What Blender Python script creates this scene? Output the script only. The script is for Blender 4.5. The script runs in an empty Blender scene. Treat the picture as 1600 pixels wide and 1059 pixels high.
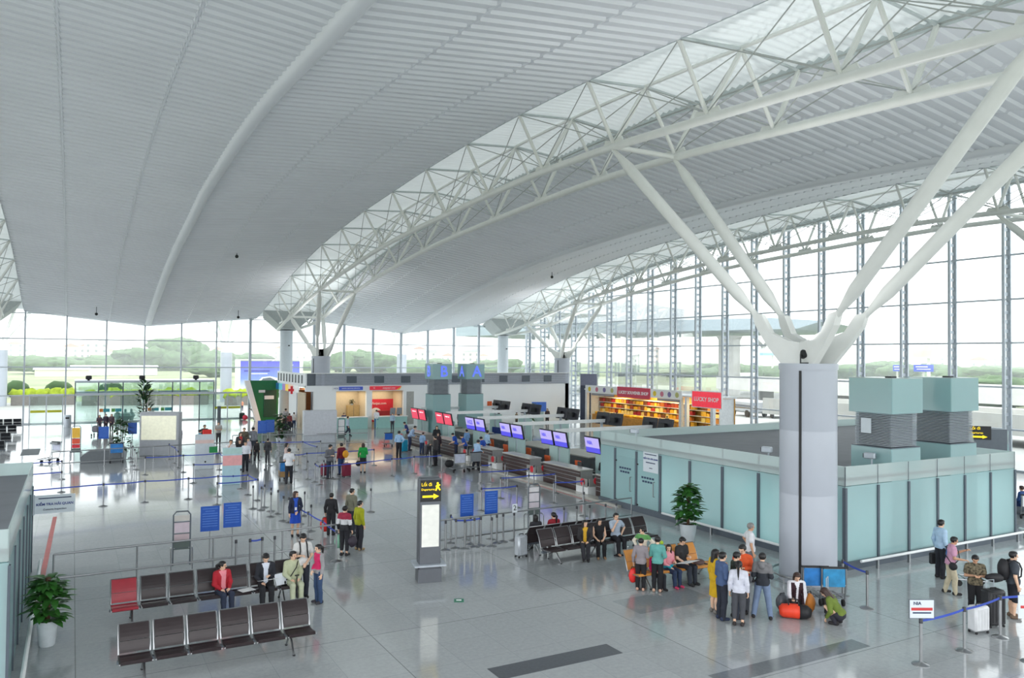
import bpy, math, random
import numpy as np
from mathutils import Vector, Matrix, Euler
random.seed(7)
S = bpy.context.scene
COL = S.collection
# ------------------------------------------------------------------ camera
FPX, EYE = 1227.0, 6.5
TH, PT, RO = math.radians(29.2), math.atan(27.5/1227), math.atan(.0096)
Fv = Vector((math.sin(TH)*math.cos(PT), math.cos(TH)*math.cos(PT), math.sin(PT)))
R0 = Vector((math.cos(TH), -math.sin(TH), 0)); U0 = R0.cross(Fv)
Rv = math.cos(RO)*R0 + math.sin(RO)*U0; Uv = -math.sin(RO)*R0 + math.cos(RO)*U0
CP = Vector((0, 0, EYE))
cam = bpy.data.cameras.new('camera'); cam.sensor_fit = 'HORIZONTAL'; cam.sensor_width = 36
cam.lens = FPX/1600*36; cam.clip_end = 3000
camo = bpy.data.objects.new('camera', cam); COL.objects.link(camo)
camo.matrix_world = Matrix(((Rv.x, Uv.x, -Fv.x, 0), (Rv.y, Uv.y, -Fv.y, 0), (Rv.z, Uv.z, -Fv.z, EYE), (0, 0, 0, 1)))
S.camera = camo
# ------------------------------------------------------------------ world, light, exposure
wd = bpy.data.worlds.new('overcast_sky'); S.world = wd; wd.use_nodes = True
nt = wd.node_tree; nt.nodes.clear()
tc = nt.nodes.new('ShaderNodeTexCoord'); sp = nt.nodes.new('ShaderNodeSeparateXYZ')
rp = nt.nodes.new('ShaderNodeValToRGB'); bg = nt.nodes.new('ShaderNodeBackground'); wo = nt.nodes.new('ShaderNodeOutputWorld')
rp.color_ramp.elements[0].position = 0.0; rp.color_ramp.elements[0].color = (.92, .96, 1.0, 1)
rp.color_ramp.elements[1].position = .5; rp.color_ramp.elements[1].color = (1, 1, 1, 1)
nt.links.new(tc.outputs['Generated'], sp.inputs[0]); nt.links.new(sp.outputs['Z'], rp.inputs[0])
nt.links.new(rp.outputs[0], bg.inputs[0]); nt.links.new(bg.outputs[0], wo.inputs[0])
bg.inputs[1].default_value = 1.25
S.view_settings.view_transform = 'Standard'; S.view_settings.look = 'None'
S.view_settings.exposure = 1.4; S.view_settings.gamma = 1.0; S.view_settings.use_curve_mapping = False
S.cycles.max_bounces = 10; S.cycles.diffuse_bounces = 5; S.cycles.glossy_bounces = 4
S.cycles.transparent_max_bounces = 24; S.cycles.transmission_bounces = 8
S.cycles.use_denoising = True; S.cycles.volume_bounces = 4
S.cycles.sample_clamp_indirect = 6.0
# ------------------------------------------------------------------ helpers: picture measurement to floor position
def ray(x, y): return Fv + Rv*((x-800)/FPX) - Uv*((y-529.5)/FPX)
def fl(x, y, z=0.0):
    d = ray(x, y); return CP + d*((z-EYE)/d.z)
def onX(x, y, X): d = ray(x, y); return CP + d*(X/d.x)
def onY(x, y, Y): d = ray(x, y); return CP + d*(Y/d.y)
def height_at(P, y):
    lo, hi = -2.0, 20.0
    for _ in range(40):
        m = (lo+hi)/2; d = Vector((P.x, P.y, m)) - CP
        if 529.5 - FPX*d.dot(Uv)/d.dot(Fv) > y: lo = m
        else: hi = m
    return lo
# ------------------------------------------------------------------ helpers: materials
def lin(c): return tuple(((v/255)/12.92 if v/255 <= .04045 else ((v/255+.055)/1.055)**2.4) for v in c)
MATS = {}
def mat(name, rgb, rough=.5, metal=0.0, var=.06, scale=6.0, spec=.5, coat=0.0, emit=0.0, trans=0.0, alpha=1.0):
    """principled material whose colour is varied a little by a noise texture; rgb in 0..255"""
    if name in MATS: return MATS[name]
    m = bpy.data.materials.new(name); m.use_nodes = True; n = m.node_tree.nodes; l = m.node_tree.links
    b = n['Principled BSDF']; c = lin(rgb)
    if var > 0:
        no = n.new('ShaderNodeTexNoise'); no.inputs['Scale'].default_value = scale; no.inputs['Detail'].default_value = 3
        co = n.new('ShaderNodeTexCoord'); l.new(co.outputs['Object'], no.inputs['Vector'])
        r = n.new('ShaderNodeValToRGB')
        r.color_ramp.elements[0].position = .3; r.color_ramp.elements[1].position = .7
        r.color_ramp.elements[0].color = tuple(v*(1-var) for v in c)+(1,); r.color_ramp.elements[1].color = tuple(min(1, v*(1+var)) for v in c)+(1,)
        l.new(no.outputs['Fac'], r.inputs[0]); l.new(r.outputs[0], b.inputs['Base Color'])
        if emit: l.new(r.outputs[0], b.inputs['Emission Color'])
    else:
        b.inputs['Base Color'].default_value = c+(1,)
        if emit: b.inputs['Emission Color'].default_value = c+(1,)
    b.inputs['Roughness'].default_value = rough; b.inputs['Metallic'].default_value = metal
    b.inputs['Specular IOR Level'].default_value = spec; b.inputs['Coat Weight'].default_value = coat
    b.inputs['Emission Strength'].default_value = emit
    b.inputs['Alpha'].default_value = alpha
    MATS[name] = m; return m
def glassy(name, tint, refl=.06, rough=.0, haze=0.0, hazecol=(200, 225, 222)):
    """thin sheet glass: clear or frosted, light passes straight through the clear share"""
    if name in MATS: return MATS[name]
    m = bpy.data.materials.new(name); m.use_nodes = True; n = m.node_tree.nodes; l = m.node_tree.links; n.clear()
    out = n.new('ShaderNodeOutputMaterial'); tr = n.new('ShaderNodeBsdfTransparent'); tr.inputs[0].default_value = lin(tint)+(1,)
    gl = n.new('ShaderNodeBsdfGlossy'); gl.inputs['Roughness'].default_value = rough
    lw = n.new('ShaderNodeLayerWeight'); lw.inputs[0].default_value = .25
    mu = n.new('ShaderNodeMath'); mu.operation = 'MULTIPLY_ADD'; mu.inputs[1].default_value = .5; mu.inputs[2].default_value = refl
    l.new(lw.outputs['Fresnel'], mu.inputs[0]); mu.use_clamp = True
    base = tr
    if haze > 0:
        df = n.new('ShaderNodeBsdfDiffuse'); tl = n.new('ShaderNodeBsdfTranslucent'); hc = lin(hazecol)
        no = n.new('ShaderNodeTexNoise'); no.inputs['Scale'].default_value = .8
        co = n.new('ShaderNodeTexCoord'); l.new(co.outputs['Object'], no.inputs['Vector'])
        r = n.new('ShaderNodeValToRGB'); r.color_ramp.elements[0].color = tuple(v*.96 for v in hc)+(1,); r.color_ramp.elements[1].color = tuple(min(1, v*1.04) for v in hc)+(1,)
        l.new(no.outputs['Fac'], r.inputs[0])
        for s in (df, tl): l.new(r.outputs[0], s.inputs[0])
        a = n.new('ShaderNodeMixShader'); a.inputs[0].default_value = .5; l.new(df.outputs[0], a.inputs[1]); l.new(tl.outputs[0], a.inputs[2])
        b = n.new('ShaderNodeMixShader'); b.inputs[0].default_value = haze; l.new(tr.outputs[0], b.inputs[1]); l.new(a.outputs[0], b.inputs[2]); base = b
    mx = n.new('ShaderNodeMixShader'); l.new(mu.outputs[0], mx.inputs[0]); l.new(base.outputs[0], mx.inputs[1]); l.new(gl.outputs[0], mx.inputs[2])
    l.new(mx.outputs[0], out.inputs[0]); MATS[name] = m; return m
# ------------------------------------------------------------------ helpers: meshes
class MB:
    """collects shapes with material slots and links them as one mesh object"""
    def __init__(s): s.v = []; s.f = []; s.m = []; s.mats = []
    def slot(s, m):
        if m not in s.mats: s.mats.append(m)
        return s.mats.index(m)
    def add(s, vs, fs, m, M=None):
        o = len(s.v); k = s.slot(m)
        s.v += [tuple(M @ Vector(v)) if M is not None else tuple(v) for v in vs]
        s.f += [tuple(i+o for i in f) for f in fs]; s.m += [k]*len(fs); return s
    def box(s, c, d, m, rz=0, M=None):
        x, y, z = d[0]/2, d[1]/2, d[2]/2
        vs = [(a*x, b*y, e*z) for a in (-1, 1) for b in (-1, 1) for e in (-1, 1)]
        fs = [(0, 1, 3, 2), (4, 6, 7, 5), (0, 4, 5, 1), (2, 3, 7, 6), (0, 2, 6, 4), (1, 5, 7, 3)]
        T = Matrix.Translation(c) @ Matrix.Rotation(rz, 4, 'Z')
        return s.add(vs, fs, m, (M @ T) if M is not None else T)
    def bevbox(s, c, d, m, b=.02, rz=0, M=None):
        """box with chamfered vertical and top edges"""
        x, y, z = d[0]/2, d[1]/2, d[2]/2; b = min(b, x*.9, y*.9, z*.9)
        def ring(k, zz): return [(-x+k, -y, zz), (x-k, -y, zz), (x, -y+k, zz), (x, y-k, zz), (x-k, y, zz), (-x+k, y, zz), (-x, y-k, zz), (-x, -y+k, zz)]
        def inset(zz): return [(-x+b, -y+b, zz), (x-b, -y+b, zz), (x-b, -y+b, zz), (x-b, y-b, zz), (x-b, y-b, zz), (-x+b, y-b, zz), (-x+b, y-b, zz), (-x+b, -y+b, zz)]
        vs = inset(-z) + ring(b, -z+b) + ring(b, z-b) + inset(z); fs = []
        for r in range(3):
            for i in range(8): j = (i+1) % 8; fs.append((r*8+i, r*8+j, r*8+8+j, r*8+8+i))
        fs.append((6, 4, 2, 0)); fs.append((24, 26, 28, 30))
        T = Matrix.Translation(c) @ Matrix.Rotation(rz, 4, 'Z')
        return s.add(vs, fs, m, (M @ T) if M is not None else T)
    def tube(s, p, q, r0, m, r1=None, n=10, cap=True, M=None):
        p = Vector(p); q = Vector(q); r1 = r0 if r1 is None else r1; d = q-p
        if d.length < 1e-6: return s
        d.normalize(); u = d.orthogonal().normalized(); w = d.cross(u); vs = []
        for i in range(n):
            a = 2*math.pi*i/n; vs.append(p+(u*math.cos(a)+w*math.sin(a))*r0)
        for i in range(n):
            a = 2*math.pi*i/n; vs.append(q+(u*math.cos(a)+w*math.sin(a))*r1)
        fs = [(i, (i+1) % n, n+(i+1) % n, n+i) for i in range(n)]
        if cap: fs += [tuple(range(n))[::-1], tuple(range(n, 2*n))]
        return s.add(vs, fs, m, M)
    def path(s, pts, r, m, n=8, closed=False, M=None):
        pts = [Vector(p) for p in pts]; k = len(pts); vs = []; u = None
        rr = r if isinstance(r, (list, tuple)) else [r]*k
        for i, p in enumerate(pts):
            a = pts[i-1] if (i > 0 or closed) else p; b = pts[(i+1) % k] if (i < k-1 or closed) else p
            d = (b-a).normalized()
            u = d.orthogonal().normalized() if u is None else (u-d*u.dot(d)).normalized()
            w = d.cross(u)
            vs += [p+(u*math.cos(2*math.pi*j/n)+w*math.sin(2*math.pi*j/n))*rr[i] for j in range(n)]
        fs = []
        for i in range(k if closed else k-1):
            a, b = i*n, ((i+1) % k)*n
            fs += [(a+j, a+(j+1) % n, b+(j+1) % n, b+j) for j in range(n)]
        if not closed: fs += [tuple(range(n))[::-1], tuple(range((k-1)*n, k*n))]
        return s.add(vs, fs, m, M)
    def lathe(s, prof, m, n=20, M=None, c=(0, 0, 0)):
        vs = []; fs = []
        for r, z in prof: vs += [(c[0]+r*math.cos(2*math.pi*i/n), c[1]+r*math.sin(2*math.pi*i/n), c[2]+z) for i in range(n)]
        for k in range(len(prof)-1): fs += [(k*n+i, k*n+(i+1) % n, k*n+n+(i+1) % n, k*n+n+i) for i in range(n)]
        if prof[0][0] > 1e-5: fs.append(tuple(range(n))[::-1])
        if prof[-1][0] > 1e-5: fs.append(tuple(range((len(prof)-1)*n, len(prof)*n)))
        return s.add(vs, fs, m, M)
    def prism(s, poly, axis, a, b, m, M=None):
        """poly: 2-D outline extruded along axis ('x','y','z') from a to b"""
        def P(u, v, t): return {'x': (t, u, v), 'y': (u, t, v), 'z': (u, v, t)}[axis]
        n = len(poly); vs = [P(u, v, a) for u, v in poly]+[P(u, v, b) for u, v in poly]
        fs = [tuple(range(n))[::-1], tuple(range(n, 2*n))]+[(i, (i+1) % n, n+(i+1) % n, n+i) for i in range(n)]
        return s.add(vs, fs, m, M)
    def ball(s, c, r, m, nu=12, nv=8, M=None):
        r = r if isinstance(r, (tuple, list)) else (r, r, r); vs = [(c[0], c[1], c[2]-r[2])]
        for j in range(1, nv):
            t = math.pi*j/nv
            vs += [(c[0]+r[0]*math.sin(t)*math.cos(2*math.pi*i/nu), c[1]+r[1]*math.sin(t)*math.sin(2*math.pi*i/nu), c[2]-r[2]*math.cos(t)) for i in range(nu)]
        vs.append((c[0], c[1], c[2]+r[2])); fs = [(0, 1+(i+1) % nu, 1+i) for i in range(nu)]
        for j in range(nv-2): fs += [(1+j*nu+i, 1+j*nu+(i+1) % nu, 1+(j+1)*nu+(i+1) % nu, 1+(j+1)*nu+i) for i in range(nu)]
        e = len(vs)-1; fs += [(e, 1+(nv-2)*nu+i, 1+(nv-2)*nu+(i+1) % nu) for i in range(nu)]
        return s.add(vs, fs, m, M)
    def build(s, name, parent=None, smooth=False, **kw):
        me = bpy.data.meshes.new(name); me.from_pydata(s.v, [], s.f)
        for m in s.mats: me.materials.append(m)
        me.polygons.foreach_set('material_index', s.m)
        if smooth:
            me.polygons.foreach_set('use_smooth', [True]*len(s.f))
            if smooth != 'all':
                try: me.set_sharp_from_angle(angle=math.radians(42))
                except Exception: pass
        me.update(); o = bpy.data.objects.new(name, me); COL.objects.link(o)
        if parent is not None: o.parent = parent
        for k, v in kw.items(): o[k] = v
        return o
def tag(o, label=None, category=None, group=None, kind=None):
    if label: o['label'] = label
    if category: o['category'] = category
    if group: o['group'] = group
    if kind: o['kind'] = kind
    return o
def thing(name, label, category, loc=(0, 0, 0), rz=0.0, group=None):
    o = bpy.data.objects.new(name, None); COL.objects.link(o); o.empty_display_size = .1
    o.location = loc; o.rotation_euler = (0, 0, rz); return tag(o, label, category, group)
def struct(name, mb=None, smooth=False, parent=None):
    o = mb.build(name, parent, smooth) if mb else bpy.data.objects.new(name, None)
    if not mb: COL.objects.link(o); o.parent = parent
    if parent is None: o['kind'] = 'structure'
    return o
def copy_tree(o, parent=None):
    c = o.copy(); COL.objects.link(c); c.parent = parent
    for ch in o.children: copy_tree(ch, c)
    return c
def text_mesh(txt, size, m, depth=.01, align='CENTER', bold=0.0):
    """letters as a real extruded mesh, in the xz plane facing -y, centred on the origin"""
    cu = bpy.data.curves.new('lettering', 'FONT'); cu.body = txt; cu.size = size; cu.extrude = depth; cu.offset = bold
    cu.align_x = align; cu.align_y = 'CENTER'; cu.resolution_u = 2
    o = bpy.data.objects.new('lettering', cu); COL.objects.link(o)
    dg = bpy.context.evaluated_depsgraph_get(); dg.update()
    me = bpy.data.meshes.new_from_object(o.evaluated_get(dg)); bpy.data.objects.remove(o); bpy.data.curves.remove(cu)
    me.materials.clear(); me.materials.append(m); me.transform(Matrix.Rotation(math.pi/2, 4, 'X')); return me
UNITS = ['first', 'second', 'third', 'fourth', 'fifth', 'sixth', 'seventh', 'eighth', 'ninth', 'tenth', 'eleventh', 'twelfth', 'thirteenth', 'fourteenth', 'fifteenth', 'sixteenth', 'seventeenth', 'eighteenth', 'nineteenth']
def ordinal(i):
    if i < 19: return UNITS[i]
    t_, u_ = divmod(i+1, 10); return (('twentieth', 'thirtieth', 'fortieth', 'fiftieth', 'sixtieth')[t_-2] if u_ == 0 else ('twenty', 'thirty', 'forty', 'fifty', 'sixty')[t_-2]+'-'+UNITS[u_-1])
TEXTS = {}
def lettering(txt, size, m, parent, M, name='lettering', bold=0.0, depth=.008):
    key = (txt, size, m.name, bold)
    if key not in TEXTS: TEXTS[key] = text_mesh(txt, size, m, depth, bold=bold)
    o = bpy.data.objects.new(name, TEXTS[key]); COL.objects.link(o); o.parent = parent; o.matrix_local = M; return o
def TR(x, y, z, rz=0, rx=0): return Matrix.Translation((x, y, z)) @ Matrix.Rotation(rz, 4, 'Z') @ Matrix.Rotation(rx, 4, 'X')
# ================================================================== THE HALL
def curve(kn):
    xs = np.array([k[0] for k in kn], float); ys = np.array([k[1] for k in kn], float)
    def g(y):
        # smooth (Catmull-Rom) interpolation
        i = int(np.clip(np.searchsorted(xs, y)-1, 0, len(xs)-2)); h = xs[i+1]-xs[i]; t = (y-xs[i])/h
        def sl(k):
            a, b = max(k-1, 0), min(k+1, len(xs)-1); return (ys[b]-ys[a])/(xs[b]-xs[a])
        m0, m1 = sl(i)*h, sl(i+1)*h
        return float((2*t**3-3*t**2+1)*ys[i]+(t**3-2*t**2+t)*m0+(-2*t**3+3*t**2)*ys[i+1]+(t**3-t**2)*m1)
    return g
EDGE = curve([(-30, 10.5), (-15, 13.2), (0, 15.1), (8.8, 15.95), (13.8, 16.25), (18.8, 16.5), (24, 16.7), (29, 16.78), (34, 16.7), (39, 16.5), (44.2, 16.2), (49.3, 15.87), (54.3, 15.4), (59.2, 14.85), (64, 14.12), (69, 13.25), (73.3, 12.3), (77.5, 11.3), (83.2, 10.1)])
LOW = curve([(-30, 8.3), (-15, 11.0), (0, 12.7), (8.8, 13.55), (13.8, 13.92), (18.8, 14.18), (23.8, 14.42), (29, 14.5), (34, 14.38), (39, 14.18), (44.1, 13.95), (49.2, 13.6), (54.2, 13.08), (59.2, 12.5), (63.9, 11.8), (68.7, 10.98), (73.5, 10.0), (79, 9.25), (83, 8.95)])
VAL1 = curve([(-30, 9), (-15, 12), (0, 14.2), (10, 15.0), (19, 15.47), (22.2, 15.61), (27.8, 15.9), (31.6, 16.0), (35.7, 15.96), (40.7, 15.72), (46, 15.4), (51.3, 14.75), (59.7, 13.75), (66, 12.75), (72.5, 11.45), (78, 10.2), (83.2, 9.05)])
VAL2 = curve([(-30, 9), (-15, 12), (0, 13.9), (10, 14.6), (16.8, 14.95), (25.6, 15.32), (33, 15.3), (42, 14.92), (53.5, 14.1), (62, 13.0), (70, 11.6), (80.6, 9.4), (83.2, 8.95)])
YF, XR = 82.7, 48.7
m_roof = mat('ceiling_panel', (228, 231, 235), .42, var=.03, scale=.25, spec=.4)
m_roofseam = mat('ceiling_seam', (196, 204, 205), .5, var=.03)
m_steel = mat('white_painted_steel', (226, 228, 224), .38, var=.03, scale=2)
m_rod = mat('bracing_rod_steel', (170, 174, 172), .4, var=.04)
m_col = mat('column_cladding', (178, 184, 194), .32, var=.03, scale=.7)
m_alu = mat('grey_aluminium', (182, 190, 198), .4, metal=.3, var=.05)
m_alud = mat('dark_aluminium', (98, 106, 114), .45, metal=.2, var=.05)
m_black = mat('black_plastic', (24, 25, 28), .5, var=.1)
m_chrome = mat('brushed_steel', (160, 162, 164), .28, metal=.9, var=.05)
m_white = mat('white_paint', (236, 238, 238), .5, var=.03)
m_pane = glassy('clear_window_glass', (247, 252, 252), refl=.03)
# --- floor of polished granite
fm = bpy.data.materials.new('polished_granite'); fm.use_nodes = True; n_ = fm.node_tree.nodes; l_ = fm.node_tree.links; fb = n_['Principled BSDF']
ftc = n_.new('ShaderNodeTexCoord')
def brick(sc_off, w, h, mortar, c1, c2, cm):
    mp = n_.new('ShaderNodeMapping'); mp.inputs['Location'].default_value = sc_off; l_.new(ftc.outputs['Object'], mp.inputs[0])
    b = n_.new('ShaderNodeTexBrick'); b.offset = 0; b.inputs['Scale'].default_value = 1; b.inputs['Brick Width'].default_value = w; b.inputs['Row Height'].default_value = h
    b.inputs['Mortar Size'].default_value = mortar; b.inputs['Mortar Smooth'].default_value = .1; b.inputs['Bias'].default_value = 0
    b.inputs['Color1'].default_value = c1; b.inputs['Color2'].default_value = c2; b.inputs['Mortar'].default_value = cm; l_.new(mp.outputs[0], b.inputs[0]); return b
g1, g2 = lin((165, 169, 171))+(1,), lin((173, 177, 179))+(1,)
b1 = brick((-.17+.006, .4, 0), 1.2, 1.2, .004, g1, g2, lin((140, 147, 149))+(1,))
b2 = brick((-.17, .4, 0), 6.0, 6.0, .012, (1, 1, 1, 1), (1, 1, 1, 1), (.55, .55, .55, 1))
sn = n_.new('ShaderNodeTexNoise'); sn.inputs['Scale'].default_value = 9; sn.inputs['Detail'].default_value = 8; sn.inputs['Roughness'].default_value = .75; l_.new(ftc.outputs['Object'], sn.inputs[0])
sr = n_.new('ShaderNodeValToRGB'); sr.color_ramp.elements[0].position = .3; sr.color_ramp.elements[1].position = .7; sr.color_ramp.elements[0].color = (.86, .87, .87, 1); sr.color_ramp.elements[1].color = (1.08, 1.08, 1.08, 1); l_.new(sn.outputs[0], sr.inputs[0])
def mulc(a, b):
    m = n_.new('ShaderNodeMix'); m.data_type = 'RGBA'; m.blend_type = 'MULTIPLY'; m.inputs[0].default_value = 1; l_.new(a, m.inputs[6]); l_.new(b, m.inputs[7]); return m.outputs[2]
l_.new(mulc(mulc(b1.outputs[0], b2.outputs[0]), sr.outputs[0]), fb.inputs['Base Color'])
fb.inputs['Roughness'].default_value = .09; fb.inputs['Specular IOR Level'].default_value = .62
rn = n_.new('ShaderNodeMapRange'); rn.inputs['To Min'].default_value = .06; rn.inputs['To Max'].default_value = .13; l_.new(sn.outputs[0], rn.inputs[0]); l_.new(rn.outputs[0], fb.inputs['Roughness'])
mb = MB(); mb.box((-5.6, 26.4, -.15), (109, 113, .3), fm); struct('floor', mb)
# dark granite strips and painted lines set into the floor
m_dark = mat('dark_granite_inlay', (84, 88, 94), .12, var=.08, scale=14)
m_mid = mat('grey_granite_inlay', (116, 121, 125), .12, var=.08, scale=14)
m_red = mat('red_floor_tape', (188, 96, 92), .45, var=.08, scale=3)
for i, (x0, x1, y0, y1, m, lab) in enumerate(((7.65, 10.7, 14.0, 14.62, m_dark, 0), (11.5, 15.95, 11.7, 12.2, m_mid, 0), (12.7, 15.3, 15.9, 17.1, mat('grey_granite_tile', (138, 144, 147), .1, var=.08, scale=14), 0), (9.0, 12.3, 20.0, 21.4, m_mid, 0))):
    if i == 3: continue
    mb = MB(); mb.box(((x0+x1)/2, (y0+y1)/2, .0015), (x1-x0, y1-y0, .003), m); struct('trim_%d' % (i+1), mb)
mb = MB(); mb.prism([(20.42, 27.6), (20.5, 27.6), (21.12, 46.5), (21.04, 46.5)], 'z', .0, .003, m_red); struct('floor_marking_line', mb)['kind'] = 'structure'
mb = MB(); mb.prism([(-.72, 26.3), (-.58, 26.3), (-.42, 36), (-.56, 36)], 'z', .0, .003, m_red); struct('floor_marking_line', mb)['kind'] = 'structure'
# --- ceiling: lapped metal panels between valley beams and truss edges
def roof_strip(mb, xa, ga, xb, gb, seams, y0=-6, y1=83.2, pitch=.6, sag=0.0):
    xs = sorted(seams); g = .03
    # each bay between seams gets lapped panels; the seam itself is flat
    segs = []; prev = xa
    for s in xs: segs.append((prev, s-g, 1)); segs.append((s-g, s+g, 0)); prev = s+g
    segs.append((prev, xb, 1))
    def Z(x, y):
        t = (x-xa)/(xb-xa); return ga(y)*(1-t)+gb(y)*t + sag*4*t*(1-t)
    n = int((y1-y0)/pitch); vs = []; fs = []
    for (u, v, rib) in segs:
        o = len(vs); k = 0; ins = min(.05, (v-u)/4); cx = [u, u+ins, v-ins, v] if rib else [u, v]; w = len(cx)
        for i in range(n+1):
            for (dy, dz) in ((0, .03), (pitch*.14, -.06)):
                y = min(y0+i*pitch+dy, y1)
                for j, x in enumerate(cx):
                    d = dz if (rib and 0 < j < w-1) else -.02
                    vs.append((x, y, Z(x, y)+d))
                k += 1
        for r in range(k-1):
            for j in range(w-1): a = o+r*w+j; fs.append((a, a+1, a+w+1, a+w))
    mb.add(vs, fs, m_roof)
TX = [-6.65, 19.1, 44.4]      # truss axes
V1, V2, V0 = 6.2, 32.2, -19.4
mb = MB()
roof_strip(mb, -9.4, EDGE, V0, VAL1, [-14.4])
roof_strip(mb, -3.9, EDGE, V1, VAL1, [-.6, 2.9])
roof_strip(mb, V1, VAL1, 16.35, EDGE, [9.6, 13.1])
roof_strip(mb, 21.85, EDGE, V2, VAL2, [25.3, 28.8])
roof_strip(mb, V2, VAL2, 41.65, EDGE, [35.3, 38.6])
struct('ceiling', mb)
# valley beams
for i, (xv, gv) in enumerate(((V1, VAL1), (V2, VAL2), (V0, VAL1))):
    mb = MB(); vs = []; fs = []; ys = np.arange(-6, 83.3, 1.4); w = 6
    for y in ys:
        z = gv(y)
        vs += [(xv-.3, y, z+.05), (xv-.27, y, z-.1), (xv-.12, y, z-.22), (xv+.12, y, z-.22), (xv+.27, y, z-.1), (xv+.3, y, z+.05)]
    for r in range(len(ys)-1):
        for j in range(w-1): fs.append((r*w+j, r*w+j+1, r*w+w+j+1, r*w+w+j))
    mb.add(vs, fs, m_roof); mb.build('trim_%d' % (11+i), None, 'all', kind='structure')
# skylights of corrugated translucent sheet over each truss
sm_ = bpy.data.materials.new('translucent_roof_sheet'); sm_.use_nodes = True; n2 = sm_.node_tree.nodes; l2 = sm_.node_tree.links; n2.clear()
so = n2.new('ShaderNodeOutputMaterial'); sd = n2.new('ShaderNodeBsdfDiffuse'); st = n2.new('ShaderNodeBsdfTranslucent'); sx = n2.new('ShaderNodeMixShader')
stc = n2.new('ShaderNodeTexCoord'); snz = n2.new('ShaderNodeTexNoise'); snz.inputs['Scale'].default_value = .5; l2.new(stc.outputs['Object'], snz.inputs[0])
srr = n2.new('ShaderNodeValToRGB'); srr.color_ramp.elements[0].color = lin((216, 224, 224))+(1,); srr.color_ramp.elements[1].color = lin((234, 240, 240))+(1,); l2.new(snz.outputs[0], srr.inputs[0])
l2.new(srr.outputs[0], sd.inputs[0]); l2.new(srr.outputs[0], st.inputs[0]); sx.inputs[0].default_value = .125
l2.new(sd.outputs[0], sx.inputs[1]); l2.new(st.outputs[0], sx.inputs[2]); l2.new(sx.outputs[0], so.inputs[0])
for i, tx in enumerate(TX):
    mb = MB()
    for (xa, za, xb, zb) in ((tx-2.75, .22, tx, .42), (tx, .42, tx+2.75+(1.5 if i == 2 else 0), .22)):
        ys = np.arange(-6, 83.2, .1); vs = []; fs = []
        for k, y in enumerate(ys):
            dz = .06*math.cos(2*math.pi*y/.4); e = EDGE(y); vs += [(xa, y, e+za+dz), (xb, y, e+zb+dz)]
        fs = [(2*k, 2*k+1, 2*k+3, 2*k+2) for k in range(len(ys)-1)]
        mb.add(vs, fs, sm_)
    o = mb.build('window_%d' % (3+i), None, 'all', kind='structure'); 
    # flashing that closes the step between ceiling and skylight
    mb = MB()
    for xx in (tx-2.75, tx+2.75):
        ys = np.arange(-6, 83.3, 1.2); vs = []
        for y in ys: e = EDGE(y); vs += [(xx, y, e-.06), (xx, y, e+.3)]
        mb.add(vs, [(2*k, 2*k+1, 2*k+3, 2*k+2) for k in range(len(ys)-1)], m_roofseam)
    mb.build('trim_%d' % (21+i), None, kind='structure')
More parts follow.
